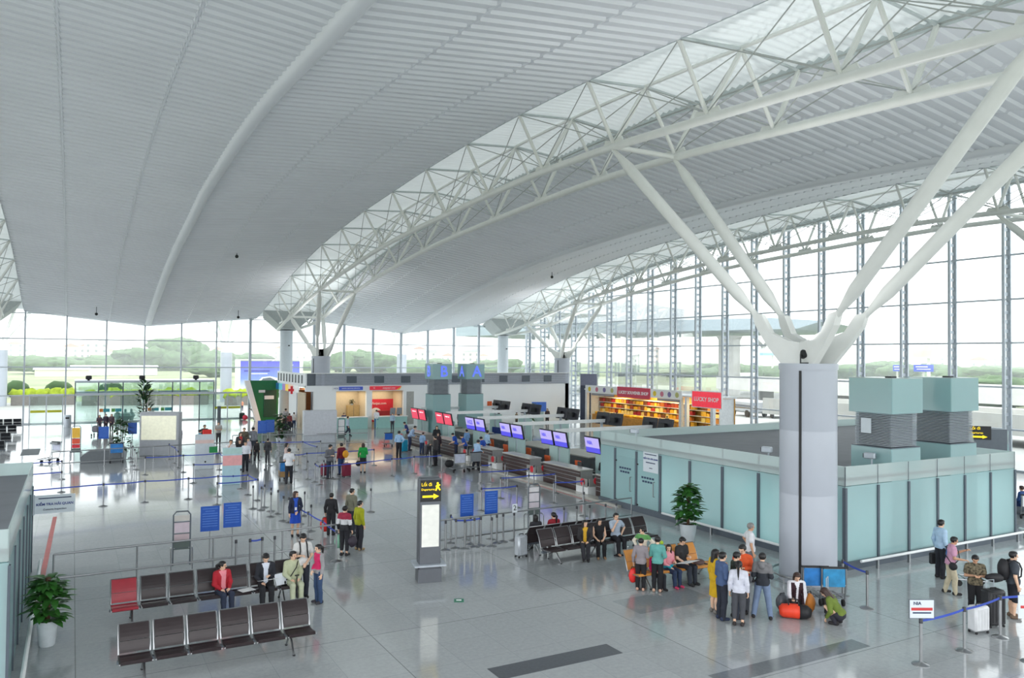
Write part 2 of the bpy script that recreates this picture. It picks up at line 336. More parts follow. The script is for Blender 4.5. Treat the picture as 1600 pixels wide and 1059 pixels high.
# --- trusses
YN = [-6.2, -1.2, 3.8, 8.8, 13.8, 18.8, 23.8, 28.9, 34.0, 39.0, 44.1, 49.2, 54.2, 59.2, 63.9, 68.7, 73.5, 77.6]
TL = ('white tubular roof truss along the left edge of the hall', 'large white tubular roof truss over the glass security room and check-in area', 'white tubular roof truss beside the right-hand window wall')
for ti, tx in enumerate(TX):
    t = thing('roof_truss', TL[ti], 'truss', (0, 0, 0))
    for sx_ in (-1.5, 1.5):
        mb = MB(); ys = list(np.arange(-8, 80, 2.2))+[82.0]
        mb.path([(tx+sx_*(1 if y < 76 else (83-y)/7*.55+.45), y, LOW(y)) for y in ys], .15, m_steel, 10)
        for y in YN:
            z = LOW(y); s = LOW(y+.3)-LOW(y-.3)
            mb.prism([(y-.62, z+.1-s), (y-.5, z+.32-s*.8), (y, z+.24), (y+.5, z+.32+s*.8), (y+.62, z+.1+s)], 'x', tx+sx_-.03, tx+sx_+.03, m_steel)
        mb.build('bottom_chord', t, 'y')
    for k, (sx_, dz, r) in enumerate(((-2.75, .06, .035), (0, .28, .07), (2.75, .06, .035))):
        mb = MB(); ys = np.arange(-8, 83, 2.5); mb.path([(tx+sx_, y, EDGE(y)+dz) for y in ys], r, m_steel if k == 1 else m_rod, 6)
        mb.build('top_chord', t, 'y')
    for y in YN:
        e, z = EDGE(y), LOW(y); f = 1 if y < 76 else .8
        A, L, B, R, Cc = (tx-2.7*f, y, e), (tx-1.5*f, y, z+.1), (tx, y, e+.22), (tx+1.5*f, y, z+.1), (tx+2.7*f, y, e)
        for p, q, r in ((A, L, .075), (L, B, .09), (B, R, .075), (R, Cc, .09)):
            mb = MB(); mb.tube(p, q, r, m_steel, n=8); mb.build('strut', t, 'y')
        for p, q in ((A, B), (B, Cc)):
            mb = MB(); mb.tube((p[0], p[1], p[2]+.05), (q[0], q[1], q[2]+.02), .055, m_roofseam, n=6); mb.build('rafter', t, 'y')
    mb = MB()
    for i in range(2, len(YN)-1):
        y0, y1 = YN[i], YN[i+1]
        for xa, xb, da, db in ((-2.7, -1.5, 0, .2), (-1.5, 0, .2, .2), (0, 1.5, .2, .2), (1.5, 2.7, .2, 0)):
            ga, gb = (EDGE if abs(xa) != 1.5 else LOW), (EDGE if abs(xb) != 1.5 else LOW)
            mb.tube((tx+xa, y0, ga(y0)+da), (tx+xb, y1, gb(y1)+db), .022, m_rod, n=5)
            mb.tube((tx+xa, y1, ga(y1)+da), (tx+xb, y0, gb(y0)+db), .022, m_rod, n=5)
    tag(mb.build('bracing_rods', t), kind='stuff')
    for y in (8.8, 23.8, 63.9, 73.5):
        mb = MB(); mb.tube((tx-1.5, y, LOW(y)), (tx+1.5, y, LOW(y)), .1, m_steel); mb.build('cross_tube', t, 'y')
    # end shoe on the far wall column
    mb = MB(); y0, y1 = 79.8, 83.0
    vs = []
    for y in (y0, y1):
        z0, z1 = LOW(y)-.05, EDGE(y)+.05; w = 1.0 if y == y1 else 1.3
        vs += [(tx-w*.6, y, z0), (tx+w*.6, y, z0), (tx+w*2.1, y, z1), (tx-w*2.1, y, z1)]
    mb.add(vs, [(0, 1, 5, 4), (1, 2, 6, 5), (2, 3, 7, 6), (3, 0, 4, 7), (4, 5, 6, 7), (0, 1, 2, 3)], mat('shoe_grey', (172, 178, 178), .5)); mb.build('end_shoe', t)
# --- tree columns
def tree_column(tx, y, ups, label, dark=False):
    t = thing('tree_column', label, 'column', (tx, y, 0))
    mb = MB(); mb.lathe([(.81, 0), (.81, 2.55), (.805, 2.57), (.81, 2.59), (.81, 4.4), (.805, 4.42), (.81, 4.44), (.81, 6.2)], m_col, 40); mb.build('shaft', t, 'y')
    mb = MB(); mb.lathe([(.84, 6.2), (.84, 6.38), (.0, 6.38)], m_col, 40); mb.build('cap_ring', t, 'y')
    mb = MB(); a = math.radians(205); mb.box((math.cos(a)*.8, math.sin(a)*.8, 3.12), (.06, .07, 6.1), m_black, rz=a); mb.build('dark_slot', t)
    mb = MB(); mb.path([(1.02*math.cos(q), 1.02*math.sin(q), .22) for q in np.linspace(0, 2*math.pi, 33)[:-1]], .03, m_chrome, 6, closed=True)
    for q in np.linspace(0, 2*math.pi, 9)[:-1]: mb.tube((1.02*math.cos(q), 1.02*math.sin(q), 0), (1.02*math.cos(q), 1.02*math.sin(q), .22), .02, m_chrome, n=6)
    mb.build('kick_ring', t, 'y')
    mb = MB(); ends = []
    for yy, sxx in ((ups[0], -1), (ups[0], 1), (ups[1], -1), (ups[1], 1)):
        top = Vector((sxx*1.5, yy-y, LOW(yy)-.12)); d = (top-Vector((0, 0, 6.3))); h = Vector((d.x, d.y, 0)); L = h.length; h.normalize()
        w = Vector((-h.y, h.x, 0))*.11; off = Vector((sxx*.28, 0, 0)); sl = d.z/L
        pts = [(-.1, 6.36), (.62, 6.36), (1.12, 6.95), (1.5, 6.3+1.5*sl-.28), (1.62, 6.3+1.62*sl), (1.28, 6.3+1.3*sl+.24), (.95, 7.3), (.35, 7.05), (-.1, 6.98)]
        nn = len(pts); vs = [off+h*u+Vector((0, 0, v))-w for u, v in pts]+[off+h*u+Vector((0, 0, v))+w for u, v in pts]
        mb.add(vs, [tuple(range(nn))[::-1], tuple(range(nn, 2*nn))]+[(i, (i+1) % nn, nn+(i+1) % nn, nn+i) for i in range(nn)], m_steel)
        ends.append((off+h*1.45+Vector((0, 0, 6.3+1.45*sl)), top))
    for s in (-1, 1): mb.box((0, s*.0, 6.68), (.62, .22, .64), m_steel)
    mb.build('forked_head', t)
    for a_, b_ in ends:
        mb = MB(); d = b_-a_; mb.path([a_, a_+d*.04, a_+d*.12, a_+d*.5, a_+d*.88, a_+d*.96, b_], [.09, .1, .195, .2, .195, .1, .09], m_steel, 16); mb.build('branch_strut', t, 'y')
    return t
tree_column(19.1, 16.1, (8.8, 23.8), 'nearest thick round white column with four branching struts, beside the frosted glass room')
tree_column(19.1, 68.7, (63.9, 73.5), 'round white column with branching struts rising in front of the airline ticket offices')
tree_column(44.4, 68.7, (63.9, 73.5), 'far round white column with branching struts behind the plain white partition block')
tree_column(44.4, 16.1, (8.8, 23.8), 'branching column at the right window wall, only its strut tops in view')
tree_column(-6.65, 68.7, (63.9, 73.5), 'branching column beyond the left edge of the hall')
m_colend = mat('wall_column_cladding', (200, 208, 214), .4, var=.03)
for tx, lab in ((19.1, 'slim round column at the far glass wall, left of the ticket offices'), (44.4, 'slim round column at the far glass wall behind the white partition block'), (-6.65, 'slim round column at the far glass wall at the left edge')):
    t = thing('wall_column', lab, 'column', (tx, 81.6, 0)); mb = MB(); mb.lathe([(.64, 0), (.64, 8.95)], m_colend, 28); mb.build('shaft', t, 'y')
    mb = MB(); mb.box((.1, -.68, 7.4), (.14, .2, .1), m_black); mb.build('camera_housing', t)
# --- far glass wall
def roof_z(x):
    pts = [(-35, EDGE(YF)), (V0, VAL1(YF)), (-9.4, EDGE(YF)), (-3.9, EDGE(YF)), (V1, VAL1(YF)), (16.35, EDGE(YF)), (21.85, EDGE(YF)), (V2, VAL2(YF)), (41.65, EDGE(YF)), (50, EDGE(YF))]
    for (a, za), (b, zb) in zip(pts, pts[1:]):
        if a <= x <= b: return za+(zb-za)*(x-a)/(b-a)
    return 10
w1 = struct('window_1'); pn = MB(); xs = [2.73+3.25*k for k in range(-11, 15)]; xs = [x for x in xs if x < 48.5]+[48.7]
for i, x in enumerate(xs):
    w = .13 if x < 13.5 else .25; mb = MB(); mb.box((x, YF, roof_z(x)/2), (w, .22, roof_z(x)), m_alu); mb.build('mullion', w1)
    if i < len(xs)-1:
        x1 = xs[i+1]; pn.add([(x, YF, 0), (x1, YF, 0), (x1, YF, roof_z(x1)), (x, YF, roof_z(x))], [(0, 1, 2, 3)], m_pane)
for z in (.06, 2.6, 5.14, 7.7):
    mb = MB(); mb.box((7.4, YF, z), (83, .16, .1), m_alu); mb.build('transom', w1)
for a, b in ((-9.5, -.5), (15.7, 22.3), (41, 48.6)): mb = MB(); mb.box(((a+b)/2, YF, 10.0), (b-a, .12, .08), m_alu); mb.build('transom', w1)
pn.build('pane', w1)
# --- right glass wall with ladder mullions
w2 = struct('window_2'); pn = MB(); ys = [26.4+3.3*k for k in range(-12, 18)]
for i, y in enumerate(ys):
    zt = EDGE(y)+.25; mb = MB(); mb.box((XR, y, zt/2), (.12, .26, zt), m_alu); mb.box((XR-.55, y, zt/2), (.14, .16, zt), m_alu)
    z = .6
    while z < zt-.3: mb.box((XR-.29, y, z), (.46, .05, .2), m_alu); z += .55
    mb.build('mullion', w2)
    if i < len(ys)-1:
        y1 = ys[i+1]; pn.add([(XR, y, 0), (XR, y1, 0), (XR, y1, EDGE(y1)+.25), (XR, y, EDGE(y)+.25)], [(0, 1, 2, 3)], m_pane)
for z in (.06, 2.45, 4.95, 7.6, 10.2, 12.85):
    yl = [y for y in np.arange(-12, 82.7, .5) if EDGE(y) > z]; mb = MB(); mb.box((XR, (yl[0]+yl[-1])/2, z), (.16, yl[-1]-yl[0], .1), m_alu); mb.build('transom', w2)
pn.build('pane', w2)
# floodlights and small ceiling fittings
def floodlight(x, y, z, rz, lab):
    t = thing('floodlight', lab, 'floodlight', (x, y, z), rz)
    mb = MB(); mb.bevbox((0, 0, .3), (.3, .2, .24), m_black, .04, M=Matrix.Rotation(math.radians(25), 4, 'X')); mb.build('housing', t)
    mb = MB(); mb.box((-.17, 0, .14), (.03, .06, .28), m_black); mb.box((.17, 0, .14), (.03, .06, .28), m_black); mb.box((0, 0, .015), (.37, .1, .03), m_black); mb.build('bracket', t)
    li = bpy.data.lights.new('uplight', 'SPOT'); li.energy = 420; li.spot_size = math.radians(150); li.spot_blend = 1; li.shadow_soft_size = .3; lo = bpy.data.objects.new('uplight', li); COL.objects.link(lo); lo.location = (x, y, z+.75); lo.rotation_euler = (math.pi, 0, 0)
floodlight(18.62, 15.75, 6.38, math.radians(140), 'black floodlight on top of the nearest thick column')
floodlight(18.75, 68.2, 6.38, math.radians(160), 'black floodlight on top of the column before the ticket offices')
floodlight(44.2, 68.2, 6.38, math.radians(160), 'black floodlight on top of the far column behind the white partition')
def dome(x, y, z, drop, lab):
    t = thing('ceiling_camera', lab, 'camera', (x, y, z)); mb = MB(); mb.tube((0, 0, -drop), (0, 0, .3), .03, m_alud); mb.build('stem', t)
    mb = MB(); mb.ball((0, 0, -drop-.08), .13, m_black); mb.build('dome', t, 'all')
for px, py, g, lab in ((370, 400, 1, 'small dark dome camera under the ceiling left of the big truss'), ):
    for Y in np.arange(30, 75, .25):
        P = onY(px, py, Y); tt = (P.x-V1)/(16.35-V1)
        if P.z > VAL1(Y)*(1-tt)+EDGE(Y)*tt-.25: break
    dome(P.x, P.y, P.z+.25, .2, lab)
dome(1.75, 78.5, VAL1(78.5)*.55+EDGE(78.5)*.45, .55, 'small dark camera hanging from the ceiling left of the valley beam')
dome(13.9, 79.2, EDGE(79.2)*.75+VAL1(79.2)*.25, .55, 'small dark camera hanging from the ceiling right of the valley beam')
dome(37.6, 60, VAL2(60)*.45+EDGE(60)*.55, .3, 'small dark camera under the ceiling near the right truss')
# ================================================================== OUTSIDE
m_ground = mat('outside_grass', (132, 142, 106), .9, var=.3, scale=.05)
m_road = mat('road_concrete', (176, 178, 176), .8, var=.08, scale=.3)
m_leaf = mat('tree_foliage', (70, 96, 58), .9, var=.35, scale=.6)
m_leaf2 = mat('hedge_foliage', (158, 176, 48), .9, var=.25, scale=2)
m_trunk = mat('tree_bark', (92, 80, 66), .9, var=.2)
m_conc = mat('bare_concrete', (190, 190, 186), .8, var=.06, scale=.5)
m_planter = mat('planter_stone', (126, 122, 118), .8, var=.1)
mb = MB(); mb.box((150, 300, -1.0), (1800, 1400, .6), m_ground); struct('ground', mb)
mb = MB(); mb.box((0, 101, -.36), (240, 36, .7), m_road); struct('road', mb)
mb = MB(); mb.box((82, 20, -.37), (66, 130, .7), m_road); struct('road', mb)
mb = MB(); mb.box((20, 152, -.5), (200, 14, .5), m_road); struct('road', mb)
def blob(mb, c, r, m, seed, n=10, k=.28):
    rnd = random.Random(seed); ph = [rnd.uniform(0, 6.28) for _ in range(6)]; vs = []; o = []
    t = MB(); t.ball((0, 0, 0), 1, m, n+4, n)
    for v in t.v:
        x, y, z = v; d = 1+k*(math.sin(3*x+ph[0])*math.sin(4*y+ph[1])+.6*math.sin(7*z+ph[2]+3*x)*math.sin(6*y+ph[3])+.35*math.sin(13*x+ph[4])*math.sin(11*z+ph[5]))
        vs.append((c[0]+x*d*r[0], c[1]+y*d*r[1], c[2]+z*d*r[2]))
    mb.add(vs, t.f, m)
def tree(x, y, w, h, lab, seed, m=None, group=None, name='broadleaf_tree'):
    t = thing(name, lab, 'tree', (x, y, -.7), 0, group); rnd = random.Random(seed); mb = MB()
    for i in range(7):
        a = rnd.uniform(0, 6.28); q = rnd.uniform(.1, .55)*w/2; zz = rnd.uniform(.42, .82)*h; r = w*rnd.uniform(.22, .34)
        blob(mb, (math.cos(a)*q, math.sin(a)*q, zz), (r, r, min(r, h-zz)*rnd.uniform(.75, 1)), m or m_leaf, seed*10+i)
    mb.build('crown', t, 'all'); mb = MB(); mb.tube((0, 0, 0), (0, 0, h*.55), w*.035, m_trunk, w*.02, 8); mb.build('trunk', t, 'all')
rt = random.Random(3)
# planters with clipped hedges along the forecourt
for i, (px0, px1, nm) in enumerate(((18, 118, 'left of the glass entrance lobby'), (130, 325, 'seen through the glass entrance lobby'), (352, 432, 'right of the glass entrance lobby'))):
    a, b = fl(px0, 633), fl(px1, 631.5); t = thing('hedge_planter', 'long stone planter with a clipped yellow-green hedge, '+nm, 'planter', (0, 0, 0))
    d = (b-a); L = d.length; rz = math.atan2(d.y, d.x); M = TR((a.x+b.x)/2, (a.y+b.y)/2, 0, rz)
    mb = MB(); mb.box((0, 0, .42), (L, 1.6, 1.5), m_planter, M=M); mb.build('trough', t)
    mb = MB()
    for k in range(int(L/1.3)): blob(mb, (M @ Vector((-L/2+.7+k*1.3, 0, 1.4)))[:], (.95, .8, rt.uniform(.45, .75)), m_leaf2, 50+i*40+k, 6)
    mb.build('hedge', t, 'all')
for i, (px, w) in enumerate(((26, 2.4), (92, 2.6), (172, 2.2), (399, 2.0), (425, 2.2))):
    P = fl(px, 640); d = P*1.16; t = thing('round_shrub', ('clipped round shrub by the outer column at the left edge', 'clipped round shrub outside, left of the entrance lobby', 'clipped round shrub behind the entrance lobby glass', 'low yellow-green shrub outside under the billboard', 'low shrub beside the green shop front')[i], 'shrub', (d.x, d.y, -.7))
    mb = MB(); blob(mb, (0, 0, 2.3), (w*.62, w*.62, 1.1), m_leaf, 400+i, 9, .12); mb.build('crown', t, 'all'); mb = MB(); mb.tube((0, 0, 0), (0, 0, 1.9), .12, m_trunk); mb.build('trunk', t)
# trees on the skyline: (pixel x, distance, width, height)
TR_ = [(75, 330, 30, 15), (120, 360, 28, 13), (60, 260, 22, 9), (160, 340, 24, 11), (215, 330, 24, 15), (240, 320, 22, 17), (262, 330, 26, 21), (282, 335, 26, 19), (305, 330, 24, 17), (335, 330, 24, 14), (360, 345, 22, 14), (330, 240, 16, 7), (30, 300, 24, 11), (4, 340, 24, 12), (395, 420, 26, 14), (525, 330, 18, 12), (545, 330, 24, 17), (566, 340, 24, 18), (596, 330, 24, 16), (612, 380, 18, 13), (645, 420, 26, 12), (680, 430, 26, 12), (765, 380, 22, 10), (798, 280, 10, 11), (905, 420, 30, 11), (1080, 330, 26, 11), (1105, 340, 26, 12), (1060, 300, 22, 8), (1160, 300, 24, 10), (1330, 300, 24, 11), (1350, 320, 24, 14), (1388, 330, 28, 17), (1405, 300, 20, 12), (1460, 330, 24, 13), (1525, 260, 28, 13), (1545, 250, 26, 12), (1585, 270, 26, 10), (1575, 120, 14, 4), (1365, 130, 12, 4), (1550, 140, 14, 4)]
YT = [558, 557, 560, 555, 546, 544, 529, 527, 540, 548, 553, 573, 556, 556, 553, 557, 550, 549, 553, 560, 561, 561, 563, 560, 569, 570, 568, 574, 570, 572, 568, 565, 570, 569, 575, 575, 576, 590, 592, 588]
def place(px, dist): d = ray(px, 560); d.z = 0; return d*dist
words_ = ['broad', 'tall', 'rounded', 'dense', 'spreading']
for i, (px, D, w, h) in enumerate(TR_):
    yt = YT[i]; h = 7.2+(549.4+.0096*px-yt)*D/1227; P = place(px, D); where = 'far left skyline' if px < 200 else 'skyline behind the entrance lobby' if px < 420 else 'skyline above the ticket offices' if px < 840 else 'skyline behind the souvenir shop' if px < 1240 else 'skyline behind the right window wall'
    rk = sorted(q[0] for q in TR_ if (q[0] < 200, q[0] < 420, q[0] < 840, q[0] < 1240) == (px < 200, px < 420, px < 840, px < 1240)).index(px)
    tree(P.x, P.y, w*.85, h, 'hazy green tree on the %s, %s from left' % (where, ordinal(rk)), i, group='trees on the skyline')
# low continuous scrub
mb = MB(); 
for k in range(110):
    px = rt.uniform(-60, 1660); P = place(px, rt.uniform(300, 460)); blob(mb, (P.x, P.y, 0), (rt.uniform(8, 18), rt.uniform(6, 10), rt.uniform(2, 4)), m_leaf, 900+k, 7)
tag(mb.build('scrub_vegetation', None, 'all'), 'hazy belt of low scrub in front of the distant town', 'bushes', kind='stuff')
m_hw = [mat('house_wall_cream', (222, 214, 196), .8), mat('house_wall_white', (232, 232, 228), .8), mat('house_wall_pink', (214, 188, 176), .8)]
m_hr = [mat('house_roof_red', (168, 104, 84), .8), mat('house_roof_grey', (150, 152, 156), .8)]
m_hwin = mat('house_window', (84, 92, 100), .3)
def house(px, D, w, h, i):
    rk = sorted(q for q in HX if (q < 430, q < 850) == (px < 430, px < 850)).index(px)
    P = place(px, D); rz = -math.atan2(P.x, P.y); t = thing('town_house', '%s town house with %s roof far beyond the %s, %s from left' % (('cream', 'white', 'pinkish')[i % 3], ('red', 'grey')[i % 2], 'left windows' if px < 430 else 'ticket office windows' if px < 850 else 'right window wall', ordinal(rk)), 'house', (P.x, P.y, -.7), rz, 'houses of the distant town')
    mb = MB(); mb.box((0, 0, h/2), (w, 8, h), m_hw[i % 3]); mb.build('wall', t)
    mb = MB(); mb.prism([(-w/2-.4, h), (w/2+.4, h), (0 if i % 2 == 0 else w/2-.6, h+w*.22)], 'y', -4.4, 4.4, m_hr[i % 2]); mb.build('roof', t)
    for k in range(max(2, int(w/4))):
        for z in np.arange(1.8, h-1, 3.2): mb = MB(); mb.box((-w/2+w*(k+.5)/max(2, int(w/4)), -4.02, z), (1.3, .1, 1.5), m_hwin); mb.build('window', t)
rh = random.Random(11)
HX = [24, 48, 110, 118, 140, 150, 172, 186, 200, 322, 340, 405, 440, 470, 655, 668, 700, 735, 755, 1000, 1020, 1260, 1300, 1480, 1530, 1560]
for i, px in enumerate(HX):
    house(px, rh.uniform(470, 640), rh.uniform(8, 13), rh.uniform(7, 13), i)
t = thing('long_shed', 'long low white shed in the field beyond the entrance lobby', 'shed', place(180, 250)); mb = MB(); mb.box((0, 0, .6), (24, 8, 2.4), m_hw[1]); mb.build('wall', t); mb = MB(); mb.prism([(-4.4, 1.8), (4.4, 1.8), (0, 2.6)], 'x', -12.5, 12.5, m_hr[1]); mb.build('roof', t)
t = thing('long_shed', 'small pale shed in the field left of the entrance lobby', 'shed', place(98, 235)); mb = MB(); mb.box((0, 0, .3), (14, 6, 2.0), m_hw[0]); mb.build('wall', t); mb = MB(); mb.prism([(-3.4, 1.3), (3.4, 1.3), (0, 1.9)], 'x', -7.5, 7.5, m_hr[1]); mb.build('roof', t)
# lattice masts
for i, px in enumerate((490, 529, 587)):
    P = place(px, 480 if i else 520); hh = (552.5-(470 if i == 1 else 462 if i == 2 else 500)); t = thing('lattice_mast', 'thin pale lattice mast on the skyline, '+('beside the ticket office column', 'right of the ticket office column', 'between the window mullions')[i], 'mast', (P.x, P.y, -.7)); H_ = 6.5+500*hh*1.05/1227
    for s in ((-1, -1), (1, -1), (1, 1), (-1, 1)): mb = MB(); mb.tube((s[0]*1.2, s[1]*1.2, 0), (s[0]*.5, s[1]*.5, H_), .14, m_conc, n=4); mb.build('leg', t)
    mb = MB()
    for k in range(int(H_/3)): z = k*3; w = 1.2-.7*z/H_; mb.tube((-w, -w, z), (w, -w, z+3), .09, m_conc, n=4); mb.tube((w, w, z), (-w, w, z+3), .09, m_conc, n=4)
    tag(mb.build('lattice', t), kind='stuff')
# outer columns of the porch roof with four struts each
for tx, lab in ((19.1, 'pale round porch column with four thin struts outside, right of the entrance lobby'), (-6.65, 'pale round porch column with thin struts outside at the left edge'), (44.4, 'pale porch column with thin struts outside above the ticket offices')):
    t = thing('porch_column', lab, 'column', (tx-.9, 112, 0)); mb = MB(); mb.lathe([(.75, -.6), (.75, 6.7)], m_col, 24); mb.build('shaft', t, 'y')
    mb = MB(); mb.lathe([(.75, 6.7), (.3, 7.9), (.0, 8.0)], m_steel, 16); mb.build('head', t, 'y')
    for sx_, sy in ((-4.6, -3), (-1.6, 4), (1.6, 4), (4.6, -3)): mb = MB(); mb.tube((sx_*.05, sy*.05, 7.6), (sx_, sy, 13.4), .17, m_steel); mb.build('strut', t, 'y')
mb = MB(); mb.prism([(-60, 13.6), (80, 13.6), (80, 14.4), (-60, 14.4)], 'y', 106, 118, m_roof); struct('roof', mb)
# advertising board with a pale car on it
PA, PB = onY(374, 613, 150), onY(467, 613, 150)
t = thing('billboard', 'large blue billboard with a white car, outside beside the green shop front', 'billboard', ((PA.x+PB.x)/2, 150, -.7), 0)
w = PB.x-PA.x; h = 5.9
m_bb = bpy.data.materials.new('billboard_print'); m_bb.use_nodes = True; bn = m_bb.node_tree.nodes; bl = m_bb.node_tree.links; tcb = bn.new('ShaderNodeTexCoord'); spb = bn.new('ShaderNodeSeparateXYZ'); rb = bn.new('ShaderNodeValToRGB')
bl.new(tcb.outputs['Generated'], spb.inputs[0]); bl.new(spb.outputs['Z'], rb.inputs[0]); bl.new(rb.outputs[0], bn['Principled BSDF'].inputs['Base Color'])
e = rb.color_ramp.elements; e[0].position = .12; e[0].color = lin((214, 218, 236))+(1,); e[1].position = .98; e[1].color = lin((98, 96, 196))+(1,); q = e.new(.45); q.color = lin((120, 142, 216))+(1,)
mb = MB(); mb.box((0, 0, h/2), (w, .4, h), m_bb); mb.build('print', t)
mb = MB(); mb.box((-w/2-.35, 0, h/2+.1), (.8, .7, h+.4), m_white); mb.box((w/2+.3, 0, h/2+.1), (.6, .7, h+.4), m_white); mb.box((0, .1, h+.25), (w+1.4, .5, .16), m_white); mb.build('frame', t)
for s in (-3.5, 3.5): mb = MB(); mb.box((s, .6, h/2-.1), (.3, .4, h), m_conc); mb.build('leg', t)
mb = MB(); cy = [(u-2.9, v) for u, v in [(-.9, .5), (-1.0, 1.2), (-.4, 1.75), (.6, 2.0), (1.4, 2.9), (2.9, 3.1), (4.1, 2.8), (4.7, 2.1), (4.75, .55)]]; mb.prism(cy, 'y', -.3, -.2, m_white); mb.build('car_picture', t)
mb = MB(); mb.prism([(-1.9, 2.05), (-1.3, 2.72), (-.05, 2.9), (.8, 2.5), (1.0, 2.1)], 'y', -.34, -.3, m_hwin); mb.build('car_window_picture', t)
for cx in (-2.5, .8): mb = MB(); mb.lathe([(.58, -.04), (.58, .04)], m_hwin, 20, M=TR(cx, -.32, .7, 0, math.pi/2)); mb.build('car_wheel_picture', t)
mb = MB()
for k in range(5): mb.tube((w*.3+k*.1, -.24, 4.8), (w*.26+k*.36, -.24, 5.3+(.25 if k % 2 else 0)), .1, m_white, .03, 6)
mb.build('bird_emblem', t)
mb = MB(); mb.box((-2.2, -.22, 3.6), (3.4, .06, .16), m_white); mb.box((-2.4, -.22, 4.1), (4.6, .06, .22), mat('billboard_text', (70, 66, 150), .6)); mb.build('lettering', t)
# right side: viaduct, gantry signs, billboards, neighbouring terminal wing
def slab(x0, x1, y0, y1, z0, z1, lab, step=14):
    t = thing('viaduct', lab, 'viaduct', (0, 0, 0)); mb = MB(); mb.box(((x0+x1)/2, (y0+y1)/2, (z0+z1)/2), (x1-x0, y1-y0, z1-z0), m_conc); mb.build('deck', t)
    for x in (x0+.15, x1-.15): mb = MB(); mb.box((x, (y0+y1)/2, z1+.45), (.25, y1-y0, .9), m_conc); mb.build('parapet', t)
    y = y0+4
    while y < y1: mb = MB(); mb.box(((x0+x1)/2, y, (z0-.7)/2), ((x1-x0)*.35, 1.2, z0+.7), m_conc); mb.build('pier', t); y += step
slab(92, 101, -40, 96, 1.6, 2.7, 'grey concrete viaduct crossing behind the right window wall')
slab(62, 69, -30, 58, .9, 1.6, 'lower concrete ramp close outside the right window wall')
m_blue = mat('road_sign_blue', (64, 88, 196), .5); m_print = mat('billboard_cream', (206, 196, 176), .6, var=.15, scale=.3)
for i, (px, py, w, h) in enumerate(((1402, 575, 1.5, 1.2), (1443, 575, 3.4, 1.35))):
    P = ray(px, py)*150+CP; t = thing('road_sign', ('small blue road sign beside a mullion of the right window wall', 'wide blue road sign on a gantry behind the frosted glass towers')[i], 'sign', (P.x, P.y, -.7), math.radians(-48))
    mb = MB(); mb.box((0, 0, P.z+.7), (w, .2, h), m_blue); mb.build('panel', t); mb = MB(); mb.tube((0, .3, 0), (0, .3, P.z+h/2), .2, m_conc); mb.build('post', t)
    mb = MB(); mb.box((-w*.1, -.14, P.z+.95), (w*.6, .06, .16), m_white); mb.box((0, -.14, P.z+.5), (w*.7, .06, .14), m_white); mb.build('lettering', t)
for i, (px, py, D, w, h, m, lab) in enumerate(((1451, 549, 190, 6.8, 2.9, m_print, 'faded cream billboard on a tall mast behind the frosted glass towers'), (1207, 547, 300, 9.6, 4.2, m_white, 'pale billboard with grey letters behind the nearest column'))):
    P = ray(px, py)*D+CP; t = thing('billboard', lab, 'billboard', (P.x, P.y, -.7), -math.atan2(P.x, P.y)); mb = MB(); mb.box((0, 0, P.z+.7), (w, .8, h), m); mb.build('print', t)
    mb = MB(); mb.tube((0, .8, 0), (0, .8, P.z-h*.3), .4, m_conc); mb.build('mast', t)
    if i == 1:
        mb = MB(); mb.box((0, -.5, P.z-.8), (w, .2, 1.0), mat('billboard_blue_band', (110, 160, 214), .6)); mb.build('band', t); lettering('HOA PHAT', 1.7, mat('billboard_letters', (120, 132, 146), .6), t, TR(0, -.6, P.z+1.3))
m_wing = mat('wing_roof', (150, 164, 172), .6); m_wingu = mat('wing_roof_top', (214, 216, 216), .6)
t = thing('neighbouring_wing', 'hazy grey terminal wing with a long flat roof, outside the right window wall', 'building', (0, 0, 0))
c = place(1010, 150); M = TR(c.x, c.y, 0, math.radians(-62))
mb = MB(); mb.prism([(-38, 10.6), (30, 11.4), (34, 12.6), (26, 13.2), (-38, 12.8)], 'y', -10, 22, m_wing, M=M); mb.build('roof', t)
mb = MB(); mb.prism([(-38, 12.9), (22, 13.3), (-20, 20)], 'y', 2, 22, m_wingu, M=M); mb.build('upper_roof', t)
mb = MB(); mb.lathe([(1.9, -.7), (1.9, 9.8), (2.3, 10.6)], m_conc, 20, M=M @ TR(16, 0, 0)); mb.build('column', t, 'y')
for s in (-1, 1): mb = MB(); mb.tube(M @ Vector((22+s*2, 0, 10.8)), M @ Vector((22, 0, 8.6)), .3, m_conc); mb.build('strut', t)
m_bus = mat('bus_white', (224, 226, 226), .4); m_tyre = mat('tyre_rubber', (30, 30, 32), .8)
def vehicle(px, py, L, h, rz, lab, nm='bus', m=None):
    P = fl(px, py, -.02); t = thing(nm, lab, nm, (P.x, P.y, -.02), rz)
    mb = MB(); mb.bevbox((0, 0, h/2+.3), (L, 2.2, h-.3), m or m_bus, .2); mb.build('body', t); mb = MB(); mb.box((0, 0, h*.68), (L*.92, 2.24, h*.24), m_hwin); mb.build('windows', t)
    for a in (-.32, .32):
        for b in (-1, 1): mb = MB(); mb.lathe([(.4, -.1), (.4, .1)], m_tyre, 14, M=TR(L*a, b*1.08, .4, 0, math.pi/2)); mb.build('wheel', t)
vehicle(1160, 603, 10, 3, math.radians(10), 'white bus parked outside behind the souvenir shop signs')
vehicle(1215, 652, 4.6, 1.7, math.radians(60), 'white car outside, left of the nearest column', 'car')
vehicle(1170, 650, 4.6, 1.7, math.radians(75), 'silver car outside beside the souvenir shop end', 'car', mat('car_silver', (170, 174, 178), .3))
